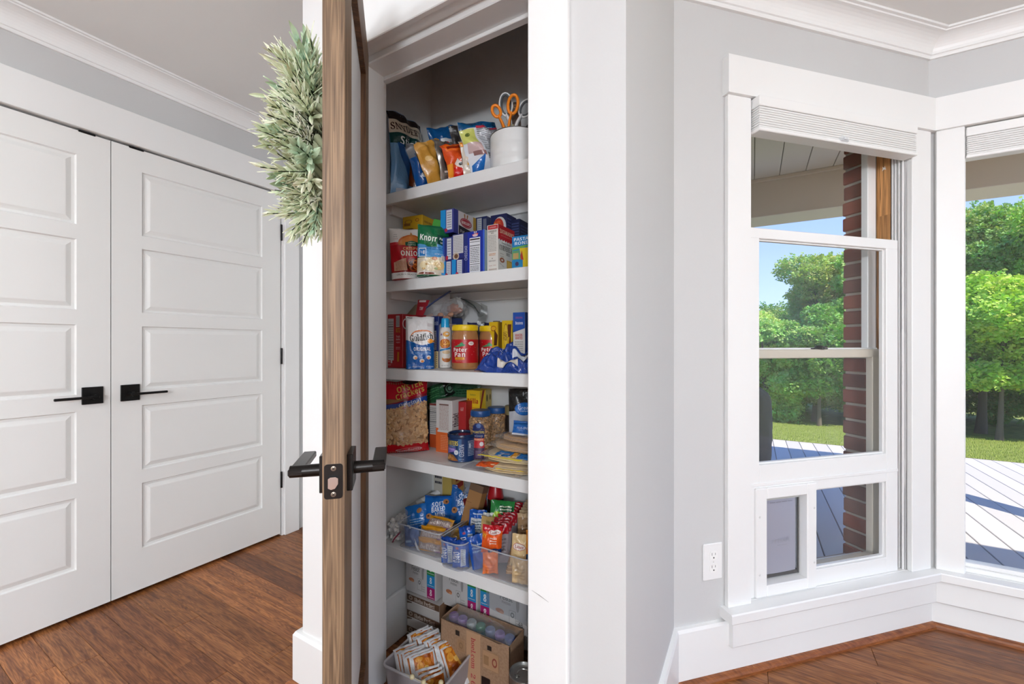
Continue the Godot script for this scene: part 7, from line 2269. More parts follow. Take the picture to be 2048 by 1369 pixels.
	surf(st, func(u, v): return Vector3(lerpf(-0.10, 0.12, u), 0.0012 + 0.002 * absf(sin(u * 7 + v * 3)), lerpf(0.014, -0.06, v)), 20, 8)
	build(st, "film", film("e9dfda", 0.35, 0.2), pl)

# ---------------------------------------------------------------- lowest shelf: clear bins of snack packets
func packet(called: String, label: String, at: Vector3, w: float, h: float, t: float, rot: Vector3, hex: String, ops: Array, seed_: int, group: String, kind := "pillow") -> Node3D:
	return pouch(called, label, "snack packet", at, w, h, t, kind, hex, ops, {"rot": rot, "seed": seed_, "wr": 0.004, "rough": 0.2, "group": group, "nu": 14, "nv": 16, "crimp": false})

func again(o: Node3D, at: Vector3, rot: Vector3, label: String) -> Node3D:
	var c: Node3D = o.duplicate()
	c.name = String(o.name).rstrip("0123456789")
	add_child(c, true)
	c.position = at
	c.rotation = rot
	c.set_meta("label", label)
	return c

func shelf_five() -> void:
	var y := S5 + 0.0005
	var st: SurfaceTool
	tray("snack_bin", "clear plastic bin full of blue cookie packs nearest the pantry wall", -1.112, -0.912, y, 0.085, 1.092, 1.345, "clear plastic snack bins", 0.016)
	tray("snack_bin", "narrow clear bin of blue sandwich cookie packs poking out past the shelf edge", -0.896, -0.794, y, 0.088, 1.060, 1.345, "clear plastic snack bins", 0.030)
	tray("snack_bin", "clear plastic bin of cracker packs nearest the door casing", -0.786, -0.572, y, 0.088, 1.088, 1.345, "clear plastic snack bins", 0.016)
	# bin 1: blue cookie packs
	var ck := [["r", 0.0, 0.93, 1.0, 1.0, "0f4f9c"], ["t", "SOFT", 0.52, 0.72, 0.15, "dde6f0", 0.44, 10.0], ["t", "BAKED", 0.54, 0.56, 0.15, "dde6f0", 0.50, 10.0], ["t", "MINI", 0.62, 0.40, 0.15, "dde6f0", 0.36, 10.0], ["e", 0.22, 0.34, 0.11, 0.085, "a9764c"], ["e", 0.80, 0.80, 0.11, 0.085, "a9764c"], ["e", 0.20, 0.35, 0.04, 0.03, "5a3a26"], ["e", 0.82, 0.80, 0.04, 0.03, "5a3a26"], ["q", [Vector2(0.70, 0.10), Vector2(0.95, 0.10), Vector2(0.95, 0.3), Vector2(0.75, 0.32)], "c9ccd4"]]
	packet("cookie_pack", "blue soft cookie pack with white lettering facing the doorway from the first bin", Vector3(-1.020, y + 0.045, -1.200), 0.105, 0.115, 0.026, Vector3(-0.55, 0.62, -0.06), "1560b0", ck, 4, "blue soft cookie packs in the first bin")
	packet("cookie_pack", "blue soft cookie pack lying toward the wall side of the first bin", Vector3(-1.072, y + 0.012, -1.165), 0.085, 0.115, 0.026, Vector3(-0.35, 0.35, 0.25), "1a6ab8", [["l", 0.2, 0.3, 0.8, 0.6, 4, "9fc0e2"], ["e", 0.7, 0.8, 0.12, 0.08, "a9764c"]], 5, "blue soft cookie packs in the first bin")
	packet("cookie_pack", "flat topped blue cookie pack with lettering leaning at the back of the first bin", Vector3(-0.965, y + 0.045, -1.275), 0.105, 0.135, 0.020, Vector3(-0.30, 0.62, -0.16), "17589f", ck, 6, "blue soft cookie packs in the first bin")
	packet("cookie_pack", "plain blue pack standing behind the flat topped one at the back of the first bin", Vector3(-0.952, y + 0.060, -1.318), 0.110, 0.140, 0.016, Vector3(-0.22, 0.62, -0.22), "1765a8", [["r", 0.0, 0.97, 1.0, 1.0, "c9d9ea"]], 7, "blue soft cookie packs in the first bin")
	packet("cookie_pack", "blue pack standing on edge just inside the front wall of the first bin", Vector3(-1.055, y + 0.004, -1.115), 0.06, 0.072, 0.016, Vector3(-0.1, 0.25, 0.1), "1b4f94", [["r", 0.1, 0.2, 0.5, 0.3, "8fb4dc"]], 8, "blue soft cookie packs in the first bin")
	var bs := [["r", 0.0, 0.72, 1.0, 1.0, "c98a1c"], ["r", 0.06, 0.14, 0.94, 0.70, "a08a84"], ["t", "belVita", 0.5, 0.42, 0.42, "cfc3bb", 0.74], ["r", 0.0, 0.0, 1.0, 0.10, "dca02a"], ["r", 0.72, 0.02, 0.94, 0.14, "8a5a86"]]
	var bb := packet("biscuit_pack", "yellow biscuit pack lowest in the front corner of the first bin", Vector3(-0.975, y + 0.005, -1.118), 0.10, 0.042, 0.022, Vector3(-0.12, 0.16, 0), "b98d5a", bs, 11, "yellow biscuit packs in the first bin")
	again(bb, Vector3(-0.975, y + 0.043, -1.128), Vector3(-0.30, 0.16, 0.03), "yellow biscuit pack second from the bottom in the first bin")
	again(bb, Vector3(-0.965, y + 0.074, -1.150), Vector3(-0.85, 0.20, -0.05), "yellow biscuit pack lying on top of the other two in the first bin")
	# white strip along the first bin
	st = mb()
	var ws := thing("paper_strip", "narrow white paper strip curling down inside the front of the first bin", "paper", Vector3(-1.035, y + 0.004, -1.100))
	surf(st, func(u, v): return Vector3(lerpf(-0.045, 0.014, v) + u * 0.012, 0.072 * (1 - v) - 0.012 * sin(v * PI), -0.004 - 0.012 * sin((1 - v) * 2.0)), 3, 12)
	build(st, "strip", pm("d9dce2", 0.6), ws)
	# marshmallow bag beside the wall
	var mw := thing("marshmallow_bag", "clear zip bag of mini marshmallows slumped against the pantry wall beside the first bin", "bag", Vector3(-1.146, y, -1.215))
	st = mb()
	surf(st, func(u, v):
		var a: float = u * TAU
		var len := lerpf(-0.125, 0.12, v)
		var th := pow(sin(PI * clampf(v * 0.96 + 0.02, 0, 1)), 0.5)
		return Vector3(cos(a) * 0.030 * th + 0.004 * fnoise.get_noise_2d(v * 9, u * 5), 0.052 + sin(a) * 0.050 * th * (1.0 - 0.2 * v) + 0.045 * v * v, -len), 22, 26)
	build(st, "film", film("e3e3e3", 0.30, 0.10), mw)
	var mbd := mb()
	tube(mbd, [Vector3(0, -0.006, 0), Vector3(0, 0.006, 0)], 0.006, 8)
	var mm := MultiMesh.new()
	mm.transform_format = MultiMesh.TRANSFORM_3D
	mm.mesh = mbd.commit()
	mm.instance_count = 210
	var r := RandomNumberGenerator.new()
	r.seed = 12
	for i in 210:
		var d := Vector3(r.randf_range(-1, 1) * 0.022, r.randf_range(0.010, 0.078), r.randf_range(-0.06, 0.108))
		mm.set_instance_transform(i, Transform3D(Basis.from_euler(Vector3(r.randf() * 6, r.randf() * 6, 0)), d))
	var mmi := MultiMeshInstance3D.new()
	mmi.name = "marshmallows"
	mmi.multimesh = mm
	mmi.material_override = pm("e8e5df", 0.8)
	mmi.set_meta("kind", "stuff")
	mw.add_child(mmi, true)
	st = mb()
	tube(st, [Vector3(0.012, 0.008, 0.118), Vector3(0.030, 0.028, 0.128), Vector3(0.042, 0.050, 0.108)], 0.0035, 6, false, 0.5)
	build(st, "zipper", pm("7a2038", 0.4), mw)
	# roll of white cling bag behind
	st = mb()
	var rl := thing("paper_roll", "white rolled pouch with dark print lying along the wall behind the marshmallows", "roll", Vector3(-1.110, y + 0.118, -1.30))
	tube(st, [Vector3(-0.045, -0.03, 0.05), Vector3(0.0, 0.0, 0.0), Vector3(0.03, 0.018, -0.035)], [0.018, 0.018, 0.016], 14)
	build(st, "roll", pm("d3d3d3", 0.5), rl)
	st = mb()
	tube(st, [Vector3(0.022, 0.0135, -0.026), Vector3(0.028, 0.0168, -0.033)], [0.0186, 0.0178], 14)
	build(st, "printed_band", pm("8c8c90", 0.6), rl)
	# things at the back of the shelf
	carton("flour_bag", "cream and yellow paper bag with dark print in the back corner of the lowest shelf", -1.118, -1.030, y, 0.262, 1.305, 1.352, "b7a055", [["r", 0, 0, 0.5, 1, "b9b5aa"], ["l", 0.06, 0.62, 0.46, 0.95, 4, "3c3c46"]], [])
	carton("striped_box", "kraft box with diagonal dark red stripes in the back of the lowest shelf", -1.022, -0.965, y, 0.258, 1.30, 1.35, "8a6a35", [["r", 0, 0, 0.3, 1, "9a7a40"], ["q", [Vector2(0.35, 0.86), Vector2(0.95, 0.96), Vector2(0.95, 1.0), Vector2(0.35, 0.93)], "6d1a14"], ["q", [Vector2(0.35, 0.74), Vector2(0.95, 0.84), Vector2(0.95, 0.92), Vector2(0.35, 0.82)], "6d1a14"], ["q", [Vector2(0.35, 0.62), Vector2(0.95, 0.72), Vector2(0.95, 0.80), Vector2(0.35, 0.70)], "6d1a14"], ["e", 0.65, 0.54, 0.2, 0.06, "5c2a18", 0.5]], [])
	# bin 2: sandwich cookie packs and a tall kraft box
	var orp := [["r", 0.0, 0.86, 1.0, 1.0, "123f94"], ["t", "OREO", 0.26, 0.45, 0.26, "e6ecf4", 0.62, -90.0], ["r", 0.52, 0.12, 0.82, 0.74, "c9d3df"], ["l", 0.56, 0.14, 0.78, 0.72, 9, "6a7f9c"], ["e", 0.3, 0.78, 0.1, 0.05, "b05a74"]]
	var oc := packet("cookie_sleeve", "blue sandwich cookie pack standing at the front of the narrow bin, wall side", Vector3(-0.868, y + 0.004, -1.088), 0.055, 0.088, 0.030, Vector3(0.0, 0.30, 0.0), "1257b4", orp, 21, "blue sandwich cookie packs in the narrow bin", "soft")
	again(oc, Vector3(-0.820, y + 0.004, -1.088), Vector3(0.0, 0.55, 0.0), "blue sandwich cookie pack standing at the front of the narrow bin, casing side")
	again(oc, Vector3(-0.822, y + 0.030, -1.135), Vector3(-0.12, 0.65, 0.08), "blue sandwich cookie pack in the second row of the narrow bin")
	packet("cookie_sleeve", "blue pack with a white label patch rising from the middle of the narrow bin", Vector3(-0.835, y + 0.055, -1.195), 0.062, 0.092, 0.024, Vector3(-0.2, 0.60, -0.1), "1450a8", [["r", 0.1, 0.2, 0.9, 0.7, "c9ccd0"], ["l", 0.16, 0.26, 0.84, 0.64, 4, "5c6878"], ["l", 0.2, 0.8, 0.8, 0.92, 1, "c3d3e8"]], 23, "blue sandwich cookie packs in the narrow bin")
	var gw := [["q", [Vector2(0.1, 0.3), Vector2(0.9, 0.4), Vector2(0.9, 0.6), Vector2(0.1, 0.5)], "6d4a1a"], ["e", 0.5, 0.7, 0.2, 0.1, "d9b45c"]]
	var g0 := packet("caramel_packet", "gold brown wrapped sweet lying in the narrow bin behind the blue packs", Vector3(-0.868, y + 0.055, -1.150), 0.07, 0.05, 0.024, Vector3(-1.0, 0.5, 0.1), "93702e", gw, 25, "gold wrapped sweets in the narrow bin")
	again(g0, Vector3(-0.862, y + 0.060, -1.205), Vector3(-0.9, 0.2, -0.2), "gold brown wrapped sweet lying farther back in the narrow bin")
	again(g0, Vector3(-0.845, y + 0.062, -1.172), Vector3(-1.1, 0.9, 0.0), "gold brown wrapped sweet lying across the other two in the narrow bin")
	var kb := thing("kraft_box", "tall plain brown cardboard box leaning between the first two bins", "box", Vector3(-0.905, y + 0.030, -1.235))
	kb.rotation = Vector3(-0.26, 0.10, -0.17)
	st = mb()
	bx(st, Vector3(-0.028, 0, -0.022), Vector3(0.028, 0.185, 0.022), 0.0015)
	build(st, "carton", pm("9c6f40", 0.7), kb)
	st = mb()
	bx(st, Vector3(-0.0285, 0.160, -0.0225), Vector3(0.0285, 0.1856, 0.0225), 0.001)
	build(st, "end_flap", pm("6f543f", 0.75), kb)
	st = mb()
	bx(st, Vector3(-0.0285, 0.118, 0.0216), Vector3(-0.004, 0.119, 0.0224))
	build(st, "flap_seam", pm("5f4326", 0.8), kb)
	# soda bottle at the back
	var sb := thing("soda_bottle", "dark bottle with a red label and blue cap standing behind the brown box", "bottle", Vector3(-0.832, y, -1.318))
	st = mb()
	lathe(st, [Vector2(0, 0.0), Vector2(0.028, 0.0), Vector2(0.030, 0.006), Vector2(0.030, 0.15), Vector2(0.024, 0.185), Vector2(0.013, 0.215), Vector2(0.012, 0.235)], 28)
	build(st, "bottle", pm("17110f", 0.06), sb)
	st = mb()
	lathe(st, [Vector2(0.0303, 0.155), Vector2(0.0300, 0.160), Vector2(0.0262, 0.182), Vector2(0.0195, 0.205)], 28)
	build(st, "label", pm("a8131d", 0.3), sb)
	st = mb()
	lathe(st, [Vector2(0.0, 0.252), Vector2(0.0150, 0.2515), Vector2(0.0155, 0.250), Vector2(0.0155, 0.232), Vector2(0.013, 0.231)], 24)
	build(st, "cap", pm("1d5fb0", 0.3), sb)
	# clear produce bag at the back
	var cbg := thing("clear_bag", "knotted clear bag with white contents at the back of the lowest shelf", "bag", Vector3(-0.925, y + 0.155, -1.315))
	st = mb()
	blob(st, Vector3(0, 0.03, 0), Vector3(0.05, 0.055, 0.03), 21, 0.6, 22, 14)
	build(st, "film", film("d5dade", 0.35, 0.1), cbg)
	st = mb()
	blob(st, Vector3(0.0, 0.045, -0.002), Vector3(0.03, 0.022, 0.018), 9, 0.4, 12, 8)
	build(st, "white_pack", pm("c9c7c3", 0.6), cbg)
	st = mb()
	bx(st, Vector3(-0.05, -0.155, -0.02), Vector3(0.045, -0.02, 0.02), 0.004)
	build(st, "red_pack", pm("6d1418", 0.4), cbg)
	# bin 3
	var gc := packet("veggie_chip_bag", "green snack bag with yellow lime pictures at the back of the cracker bin", Vector3(-0.752, y + 0.050, -1.215), 0.085, 0.135, 0.03, Vector3(-0.25, 0.55, -0.1), "2a7f3c", [["e", 0.3, 0.62, 0.2, 0.12, "a8c93a"], ["q", [Vector2(0.4, 0.7), Vector2(0.95, 0.6), Vector2(0.95, 0.85), Vector2(0.4, 0.92)], "14502c"], ["l", 0.4, 0.62, 0.9, 0.9, 4, "d2d6b8"], ["r", 0, 0, 1, 0.3, "d9c08a"], ["e", 0.5, 0.3, 0.3, 0.12, "cfe0d8"]], 31, "")
	packet("veggie_chip_bag", "tan and green snack bag with a pale badge in front of the green bag", Vector3(-0.762, y + 0.025, -1.165), 0.072, 0.12, 0.028, Vector3(-0.2, 0.50, -0.08), "cfae72", [["r", 0, 0, 1, 0.35, "5f9a34"], ["e", 0.5, 0.55, 0.3, 0.18, "d2d8d0"], ["l", 0.3, 0.48, 0.7, 0.62, 2, "7a9cae"], ["r", 0, 0.86, 1, 1, "b99a60"]], 33, "")
	packet("apple_sauce_pouch", "small green pouch with a white cap at the wall side of the cracker bin", Vector3(-0.785, y + 0.060, -1.200), 0.04, 0.085, 0.022, Vector3(-0.15, 0.5, 0.0), "5fae2c", [["e", 0.5, 0.3, 0.3, 0.2, "b9d93a"], ["r", 0, 0.82, 1, 1, "d9d9d6"]], 35, "")
	packet("cookie_sleeve", "blue pack leaning in the wall side front corner of the cracker bin", Vector3(-0.758, y + 0.006, -1.118), 0.06, 0.105, 0.022, Vector3(-0.1, 0.6, 0.22), "1d4fa6", [["l", 0.2, 0.5, 0.8, 0.8, 3, "8fb0dc"]], 36, "blue sandwich cookie packs in the narrow bin")
	# row of red cracker packs, like files
	var rp := packet("cracker_pack", "red and grey cracker pack at the front of the row in the cracker bin", Vector3(-0.710, y + 0.020, -1.150), 0.060, 0.125, 0.016, Vector3(-0.12, 0.45, 0.0), "8e8488", [["r", 0, 0.78, 1, 1, "a11624"], ["q", [Vector2(0, 0.70), Vector2(1, 0.74), Vector2(1, 0.8), Vector2(0, 0.8)], "a11624"], ["l", 0.15, 0.2, 0.85, 0.65, 5, "6e6468"]], 41, "row of red and grey cracker packs", "soft")
	var ord := ["second", "third", "fourth", "fifth", "sixth", "seventh", "eighth", "ninth"]
	for k in 8:
		again(rp, Vector3(-0.7115 - 0.0045 * k, y + 0.020 + 0.0015 * k, -1.168 - 0.019 * k), Vector3(-0.14, 0.45 + 0.02 * sin(k * 2.0), 0.03 * sin(k * 1.7)), "red and grey cracker pack %s from the front of the row in the cracker bin" % ord[k])
	var tp := packet("cookie_pack", "tan cookie pack at the front of the row behind the cream cracker packs", Vector3(-0.648, y + 0.050, -1.225), 0.070, 0.110, 0.018, Vector3(-0.2, 0.45, 0.0), "a5835f", [["l", 0.15, 0.3, 0.85, 0.7, 4, "7c5c3e"], ["r", 0, 0.88, 1, 1, "c9ad88"]], 47, "row of tan cookie packs in the cracker bin", "soft")
	for k in 5:
		again(tp, Vector3(-0.652 - 0.004 * k, y + 0.052 + 0.002 * k, -1.246 - 0.019 * k), Vector3(-0.2, 0.45 + 0.03 * sin(k * 3.0), 0.0), "tan cookie pack %s from the front of the row behind the cream packs" % ord[k])
	# front packs
	packet("cracker_pack", "bright orange cracker pack with a red rimmed badge upright in the cracker bin", Vector3(-0.722, y + 0.062, -1.118), 0.066, 0.088, 0.024, Vector3(-0.05, 0.50, -0.06), "e2591d", [["r", 0.0, 0.80, 1.0, 1.0, "b81c26"], ["e", 0.62, 0.78, 0.33, 0.10, "b82a2a"], ["e", 0.62, 0.78, 0.31, 0.085, "e9ddd6"], ["s", "Lance", 0.62, 0.78, 0.09, "a5252a", 0.46], ["n", "RY", 0.12, 0.66, 0.16, "e6d23a", 0.2], ["l", 0.4, 0.36, 0.74, 0.62, 3, "f2d2bc"], ["r", 0.34, 0.0, 1.0, 0.22, "17407c"], ["n", "NET", 0.66, 0.11, 0.10, "c9d6ea", 0.4]], 51, "front packs in the cracker bin")
	packet("cracker_pack", "plain orange cracker pack lying below the badged one inside the clear front", Vector3(-0.716, y + 0.005, -1.104), 0.050, 0.068, 0.014, Vector3(0.0, 0.42, 0.0), "e87a3a", [["l", 0.2, 0.15, 0.8, 0.5, 3, "d4642a"]], 53, "front packs in the cracker bin", "soft")
	packet("cracker_pack", "cream cracker pack with a red rimmed badge in front of the tan packs", Vector3(-0.622, y + 0.045, -1.122), 0.060, 0.095, 0.020, Vector3(-0.12, 0.42, -0.08), "d9bc8a", [["e", 0.42, 0.62, 0.34, 0.12, "a83a3a"], ["e", 0.42, 0.62, 0.32, 0.105, "e6dad0"], ["s", "Lance", 0.42, 0.62, 0.10, "a5252a", 0.46], ["r", 0.1, 0.0, 1.0, 0.24, "2f4a4c"], ["l", 0.2, 0.05, 0.9, 0.2, 2, "8aa0a0"]], 55, "front packs in the cracker bin")
	packet("cracker_pack", "plain cream cracker pack lying at the clear front corner by the casing", Vector3(-0.608, y + 0.005, -1.102), 0.052, 0.075, 0.014, Vector3(0.0, 0.36, 0.0), "d6b98c", [["l", 0.2, 0.2, 0.8, 0.7, 4, "c2a272"]], 56, "front packs in the cracker bin", "soft")
	packet("cracker_pack", "orange and navy cracker pack half hidden by the door casing", Vector3(-0.575, y + 0.062, -1.135), 0.055, 0.095, 0.020, Vector3(-0.1, 0.42, 0.0), "e08a1f", [["e", 0.5, 0.8, 0.3, 0.09, "b83a2a"], ["e", 0.5, 0.8, 0.27, 0.075, "e6dad0"], ["r", 0, 0, 1, 0.26, "1b3f6c"], ["q", [Vector2(0, 0.3), Vector2(1, 0.36), Vector2(1, 0.5), Vector2(0, 0.45)], "d9641f"]], 58, "front packs in the cracker bin")
	for k in 5:
		var cs := thing("cracker_stack", "tan cracker sandwich, %s in the pile beside the red packs in the cracker bin" % ["lowest", "second up", "third up", "fourth up", "topmost"][k], "crackers", Vector3(-0.652 + 0.004 * k, y + 0.006 + k * 0.0145, -1.155), 0.4 + 0.05 * k, "film wrapped crackers in the bin")
		st = mb()
		bx(st, Vector3(-0.03, 0, -0.02), Vector3(0.03, 0.0055, 0.02), 0.0015)
		bx(st, Vector3(-0.03, 0.0075, -0.02), Vector3(0.03, 0.013, 0.02), 0.0015)
		build(st, "cracker", pm("b98f60", 0.8), cs)
		st = mb()
		bx(st, Vector3(-0.027, 0.0055, -0.018), Vector3(0.027, 0.0075, 0.018))
		build(st, "filling", pm("d0b48a", 0.7), cs)
	st = mb()
	var rc := thing("red_cap_bottle", "small bottle with a red cap at the very back of the cracker bin", "bottle", Vector3(-0.690, y, -1.352))
	lathe(st, [Vector2(0, 0), Vector2(0.012, 0), Vector2(0.012, 0.14), Vector2(0.010, 0.152)], 18, Transform3D(Basis(), Vector3(0, 0, 0.004)), 0.7)
	build(st, "bottle", pm("4d3026", 0.2), rc)
	st = mb()
	lathe(st, [Vector2(0.014, 0.150), Vector2(0.014, 0.170), Vector2(0.012, 0.172), Vector2(0, 0.172)], 18, Transform3D(Basis(), Vector3(0, 0, 0.004)), 0.7)
	build(st, "cap", pm("b5141f", 0.35), rc)

# ---------------------------------------------------------------- pantry floor
func pantry_floor() -> void:
	var st: SurfaceTool
	# brown and white cartons under the cat food
	for k in 3:
		var y0 := 0.002 + k * 0.0605
		carton("food_tray", "brown and white carton with script lettering, %s of three under the pet food" % ["lowest", "middle one", "topmost"][k], -1.142, -0.984, y0, 0.060, 1.178, 1.352, "b9b4b0", [["r", 0.0, 0.62, 1.0, 1.0, "5c4434"], ["q", [Vector2(0, 0.4), Vector2(0.16, 0.5), Vector2(0.16, 1), Vector2(0, 1)], "54402f"], ["e", 0.12, 0.82, 0.06, 0.14, "a39184", 0.5], ["s", "Sheba Perfect", 0.55, 0.80, 0.26, "cfc3b8", 0.62, 0.0], ["r", 0.0, 0.56, 0.9, 0.60, "d0cbc7"]], [["r", 0, 0, 1, 1, "7f614b"], ["e", 0.5, 0.5, 0.3, 0.3, "5c4636", 0.7]], "brown and white cartons in a stack")
	# pet food boxes
	var body := [["n", "Fancy", 0.32, 0.84, 0.13, "2e2b2a", 0.26], ["n", "Feast", 0.34, 0.70, 0.13, "2e2b2a", 0.26], ["n", "Petites", 0.34, 0.58, 0.06, "55504d", 0.18], ["e", 0.20, 0.36, 0.09, 0.05, "a8694a"], ["e", 0.24, 0.33, 0.05, 0.025, "c98a62"], ["r", 0.40, 0.14, 0.54, 0.46, "9a9896"], ["r", 0.41, 0.155, 0.53, 0.445, "bfbcba"], ["e", 0.47, 0.36, 0.04, 0.06, "6d6b6a", 0.5], ["e", 0.58, 0.62, 0.035, 0.16, "8f8d8c"], ["e", 0.60, 0.74, 0.025, 0.06, "8f8d8c"], ["l", 0.55, 0.12, 0.66, 0.3, 3, "a09c98"]]
	var strip := func(u0: float, u1: float) -> Array:
		var o := []
		var cs := ["9c1f5f", "1f80b8", "2a7d38"]
		for i in 3:
			o.append(["r", u0, i / 3.0 - 0.0 if i > 0 else 0.02, u1, (i + 1) / 3.0, cs[i]])
			o.append(["t", "8", (u0 + u1) / 2, (i + 0.58) / 3.0, 0.17, "dfdcdc", 0.065])
			o.append(["l", u0 + 0.02, i / 3.0 + 0.04, u1 - 0.02, i / 3.0 + 0.075, 1, "c9c4c6"])
		return o
	carton("pet_food_box", "pet food box with a coloured number strip standing on the brown and white cartons", -1.160, -1.010, 0.1845, 0.135, 1.190, 1.30, "bcb9b8", body + strip.call(0.72, 0.97), [["r", 0, 0, 1, 1, "b5b2b0"]], "pet food boxes with number strips")
	carton("pet_food_box", "pet food box with a number strip, middle one of the three in the row", -0.992, -0.836, 0.175, 0.150, 1.205, 1.315, "bcb9b8", body + strip.call(0.74, 0.97), [["r", 0, 0, 1, 1, "c9c6c4"]], "pet food boxes with number strips")
	var b3 := []
	for o in body:
		var c: Array = o.duplicate()
		for i in c.size():
			if i in ([1, 3] if o[0] in ["r", "l"] else [2] if o[0] in ["n", "t", "s"] else [1]):
				if c[i] is float:
					c[i] = c[i] + 0.24
		b3.append(c)
	carton("pet_food_box", "pet food box wrapped in clear film with its number strip next to the middle box", -0.825, -0.640, 0.175, 0.150, 1.205, 1.315, "bcb9b8", b3 + strip.call(0.02, 0.22) + [["n", "48", 0.88, 0.22, 0.09, "3a3836", 0.10], ["n", "CT", 0.88, 0.10, 0.06, "55524f", 0.08]], [["p", [Vector2(0, 0.3), Vector2(0.5, 0.55), Vector2(0.5, 1), Vector2(0, 1)], "8fa0ac"]], "pet food boxes with number strips")
	var fw := thing("film_wrap", "torn clear film hanging over the pet food box by the casing", "wrapper", Vector3(-0.72, 0.235, -1.198))
	st = mb()
	surf(st, func(u, v): return Vector3(lerpf(-0.07, 0.13, u), lerpf(0.0 - 0.02 * u, 0.09, v), 0.004 * sin(u * 9 + v * 4) + 0.003), 16, 10)
	build(st, "film", film("aab2ba", 0.30, 0.12), fw)
	# bottle carton, open at the top
	var cbx := thing("cardboard_box", "open brown cardboard box of wrapped drink bottles taped with a strip of red lettering", "box", Vector3(-0.780, 0.0, -1.148))
	cbx.rotation.y = 0.0
	var W := 0.136
	var D := 0.046
	var H := 0.205
	st = mb()
	bx(st, Vector3(-W, 0.001, D - 0.004), Vector3(W, H, D), 0.001)
	bx(st, Vector3(-W, 0.001, -D), Vector3(W, H, -D + 0.004), 0.001)
	bx(st, Vector3(-W, 0.001, -D), Vector3(-W + 0.004, H, D), 0.001)
	bx(st, Vector3(W - 0.004, 0.001, -D), Vector3(W, H, D), 0.001)
	bx(st, Vector3(-W, 0.001, -D), Vector3(W, 0.005, D), 0.001)
	build(st, "carton", M.cardboard, cbx)
	st = mb()
	for e in [[-W + 0.002, 0.21], [0.03, 0.207]]:
		quad(st, Vector3(e[0], H, D), Vector3(e[0] + 0.08, H, D), Vector3(e[0] + 0.075, e[1] + 0.004, D + 0.014), Vector3(e[0] + 0.004, e[1] + 0.006, D + 0.012), Vector3(0, 0.3, 1))
	build(st, "torn_flap", M.cardboard, cbx)
	print_on(cbx, face(Vector3(-W, 0, D), Vector3(W * 2, 0, 0), Vector3(0, H, 0)), W * 2, H, [["r", 0.40, 0.0, 0.60, 0.985, "b89272"], ["s", "hoel.com", 0.50, 0.66, 0.085, "a8323a", 0.36, -90.0], ["s", "2 6 4", 0.50, 0.19, 0.085, "a8323a", 0.22, -90.0], ["r", 0.26, 0.60, 0.38, 0.80, "a5805f"], ["r", 0.27, 0.61, 0.37, 0.79, "9c7858"], ["e", 0.32, 0.70, 0.03, 0.05, "8a684a", 0.6], ["r", 0.63, 0.52, 0.86, 0.80, "9a7657"], ["r", 0.64, 0.53, 0.85, 0.79, "ad8765"], ["r", 0.65, 0.58, 0.72, 0.72, "93704f"], ["e", 0.80, 0.66, 0.035, 0.07, "8f4a3c", 0.6], ["r", 0.24, 0.84, 0.30, 0.92, "2e2420"], ["r", 0.70, 0.82, 0.76, 0.89, "2e2420"], ["r", 0.62, 0.10, 0.74, 0.38, "231c19"], ["r", 0.78, 0.2, 0.84, 0.36, "a17a58"], ["r", 0.785, 0.205, 0.835, 0.355, "ad8765"]], "carton_print", 0.0003, null, 0)
	# bottles in film
	var cols := ["7a5a94", "8d6fa0", "9aa0a0", "2f6b52", "6a78a0", "7d659c", "34447c"]
	for k in 7:
		var bt := thing("drink_bottle", "film wrapped drink bottle, %s from the pantry wall in the cardboard box" % ["first", "second", "third", "fourth", "fifth", "sixth", "seventh"][k], "bottle", Vector3(-0.894 + k * 0.0372, 0.006, -1.148), 0.0, "drink bottles in the cardboard box")
		st = mb()
		lathe(st, [Vector2(0, 0), Vector2(0.0165, 0), Vector2(0.0172, 0.004), Vector2(0.0172, 0.15), Vector2(0.0165, 0.166), Vector2(0.0150, 0.175), Vector2(0.0150, 0.18)], 20)
		build(st, "bottle", pm(cols[k], 0.15), bt)
		st = mb()
		lathe(st, [Vector2(0.0158, 0.179), Vector2(0.0160, 0.192), Vector2(0.014, 0.195), Vector2(0, 0.195)], 20)
		for q in 22:
			bx(st, Vector3(-0.0005, 0.180, 0.0157), Vector3(0.0005, 0.192, 0.0166), 0.0, Transform3D(Basis(Vector3.UP, TAU * q / 22), Vector3.ZERO))
		build(st, "cap", pm(["8a6aa2", "9a7cae", "b9bcbc", "3a7a5c", "7c86a8", "8a72a8", "3a4c88"][k], 0.3), bt)
	st = mb()
	var bf := thing("bottle_wrap", "loose shiny clear film over the drink bottles", "wrapper", Vector3(-0.775, 0.196, -1.135))
	surf(st, func(u, v): return Vector3(lerpf(-0.12, 0.13, u), 0.010 + 0.014 * absf(sin(u * 12.0)) * (1 - absf(2 * v - 1)) + 0.006 * sin(v * 7 + u * 5), lerpf(0.034, -0.05, v)), 44, 12)
	build(st, "film", film("d5dae0", 0.16, 0.05), bf)
	# tin at the far right
	var tc := thing("soup_can", "silver topped can with a red label on the pantry floor by the casing", "can", Vector3(-0.548, 0.0, -1.012))
	st = mb()
	lathe(st, [Vector2(0, 0.001), Vector2(0.036, 0.001), Vector2(0.0385, 0.004), Vector2(0.0385, 0.222), Vector2(0.0395, 0.225), Vector2(0.0390, 0.2275), Vector2(0.0375, 0.2275), Vector2(0.036, 0.221), Vector2(0.028, 0.2215), Vector2(0.0275, 0.2225), Vector2(0.018, 0.2225), Vector2(0.0175, 0.2215), Vector2(0, 0.2215)], 40)
	build(st, "can", pm("b4b4b2", 0.28, 0.85), tc)
	st = mb()
	tube(st, [Vector3(-0.012, 0.2235, 0.012), Vector3(-0.018, 0.2245, 0.018), Vector3(-0.010, 0.2245, 0.023), Vector3(-0.003, 0.224, 0.016)], 0.0015, 6, true)
	build(st, "pull_ring", pm("9c9c9a", 0.3, 0.9), tc)
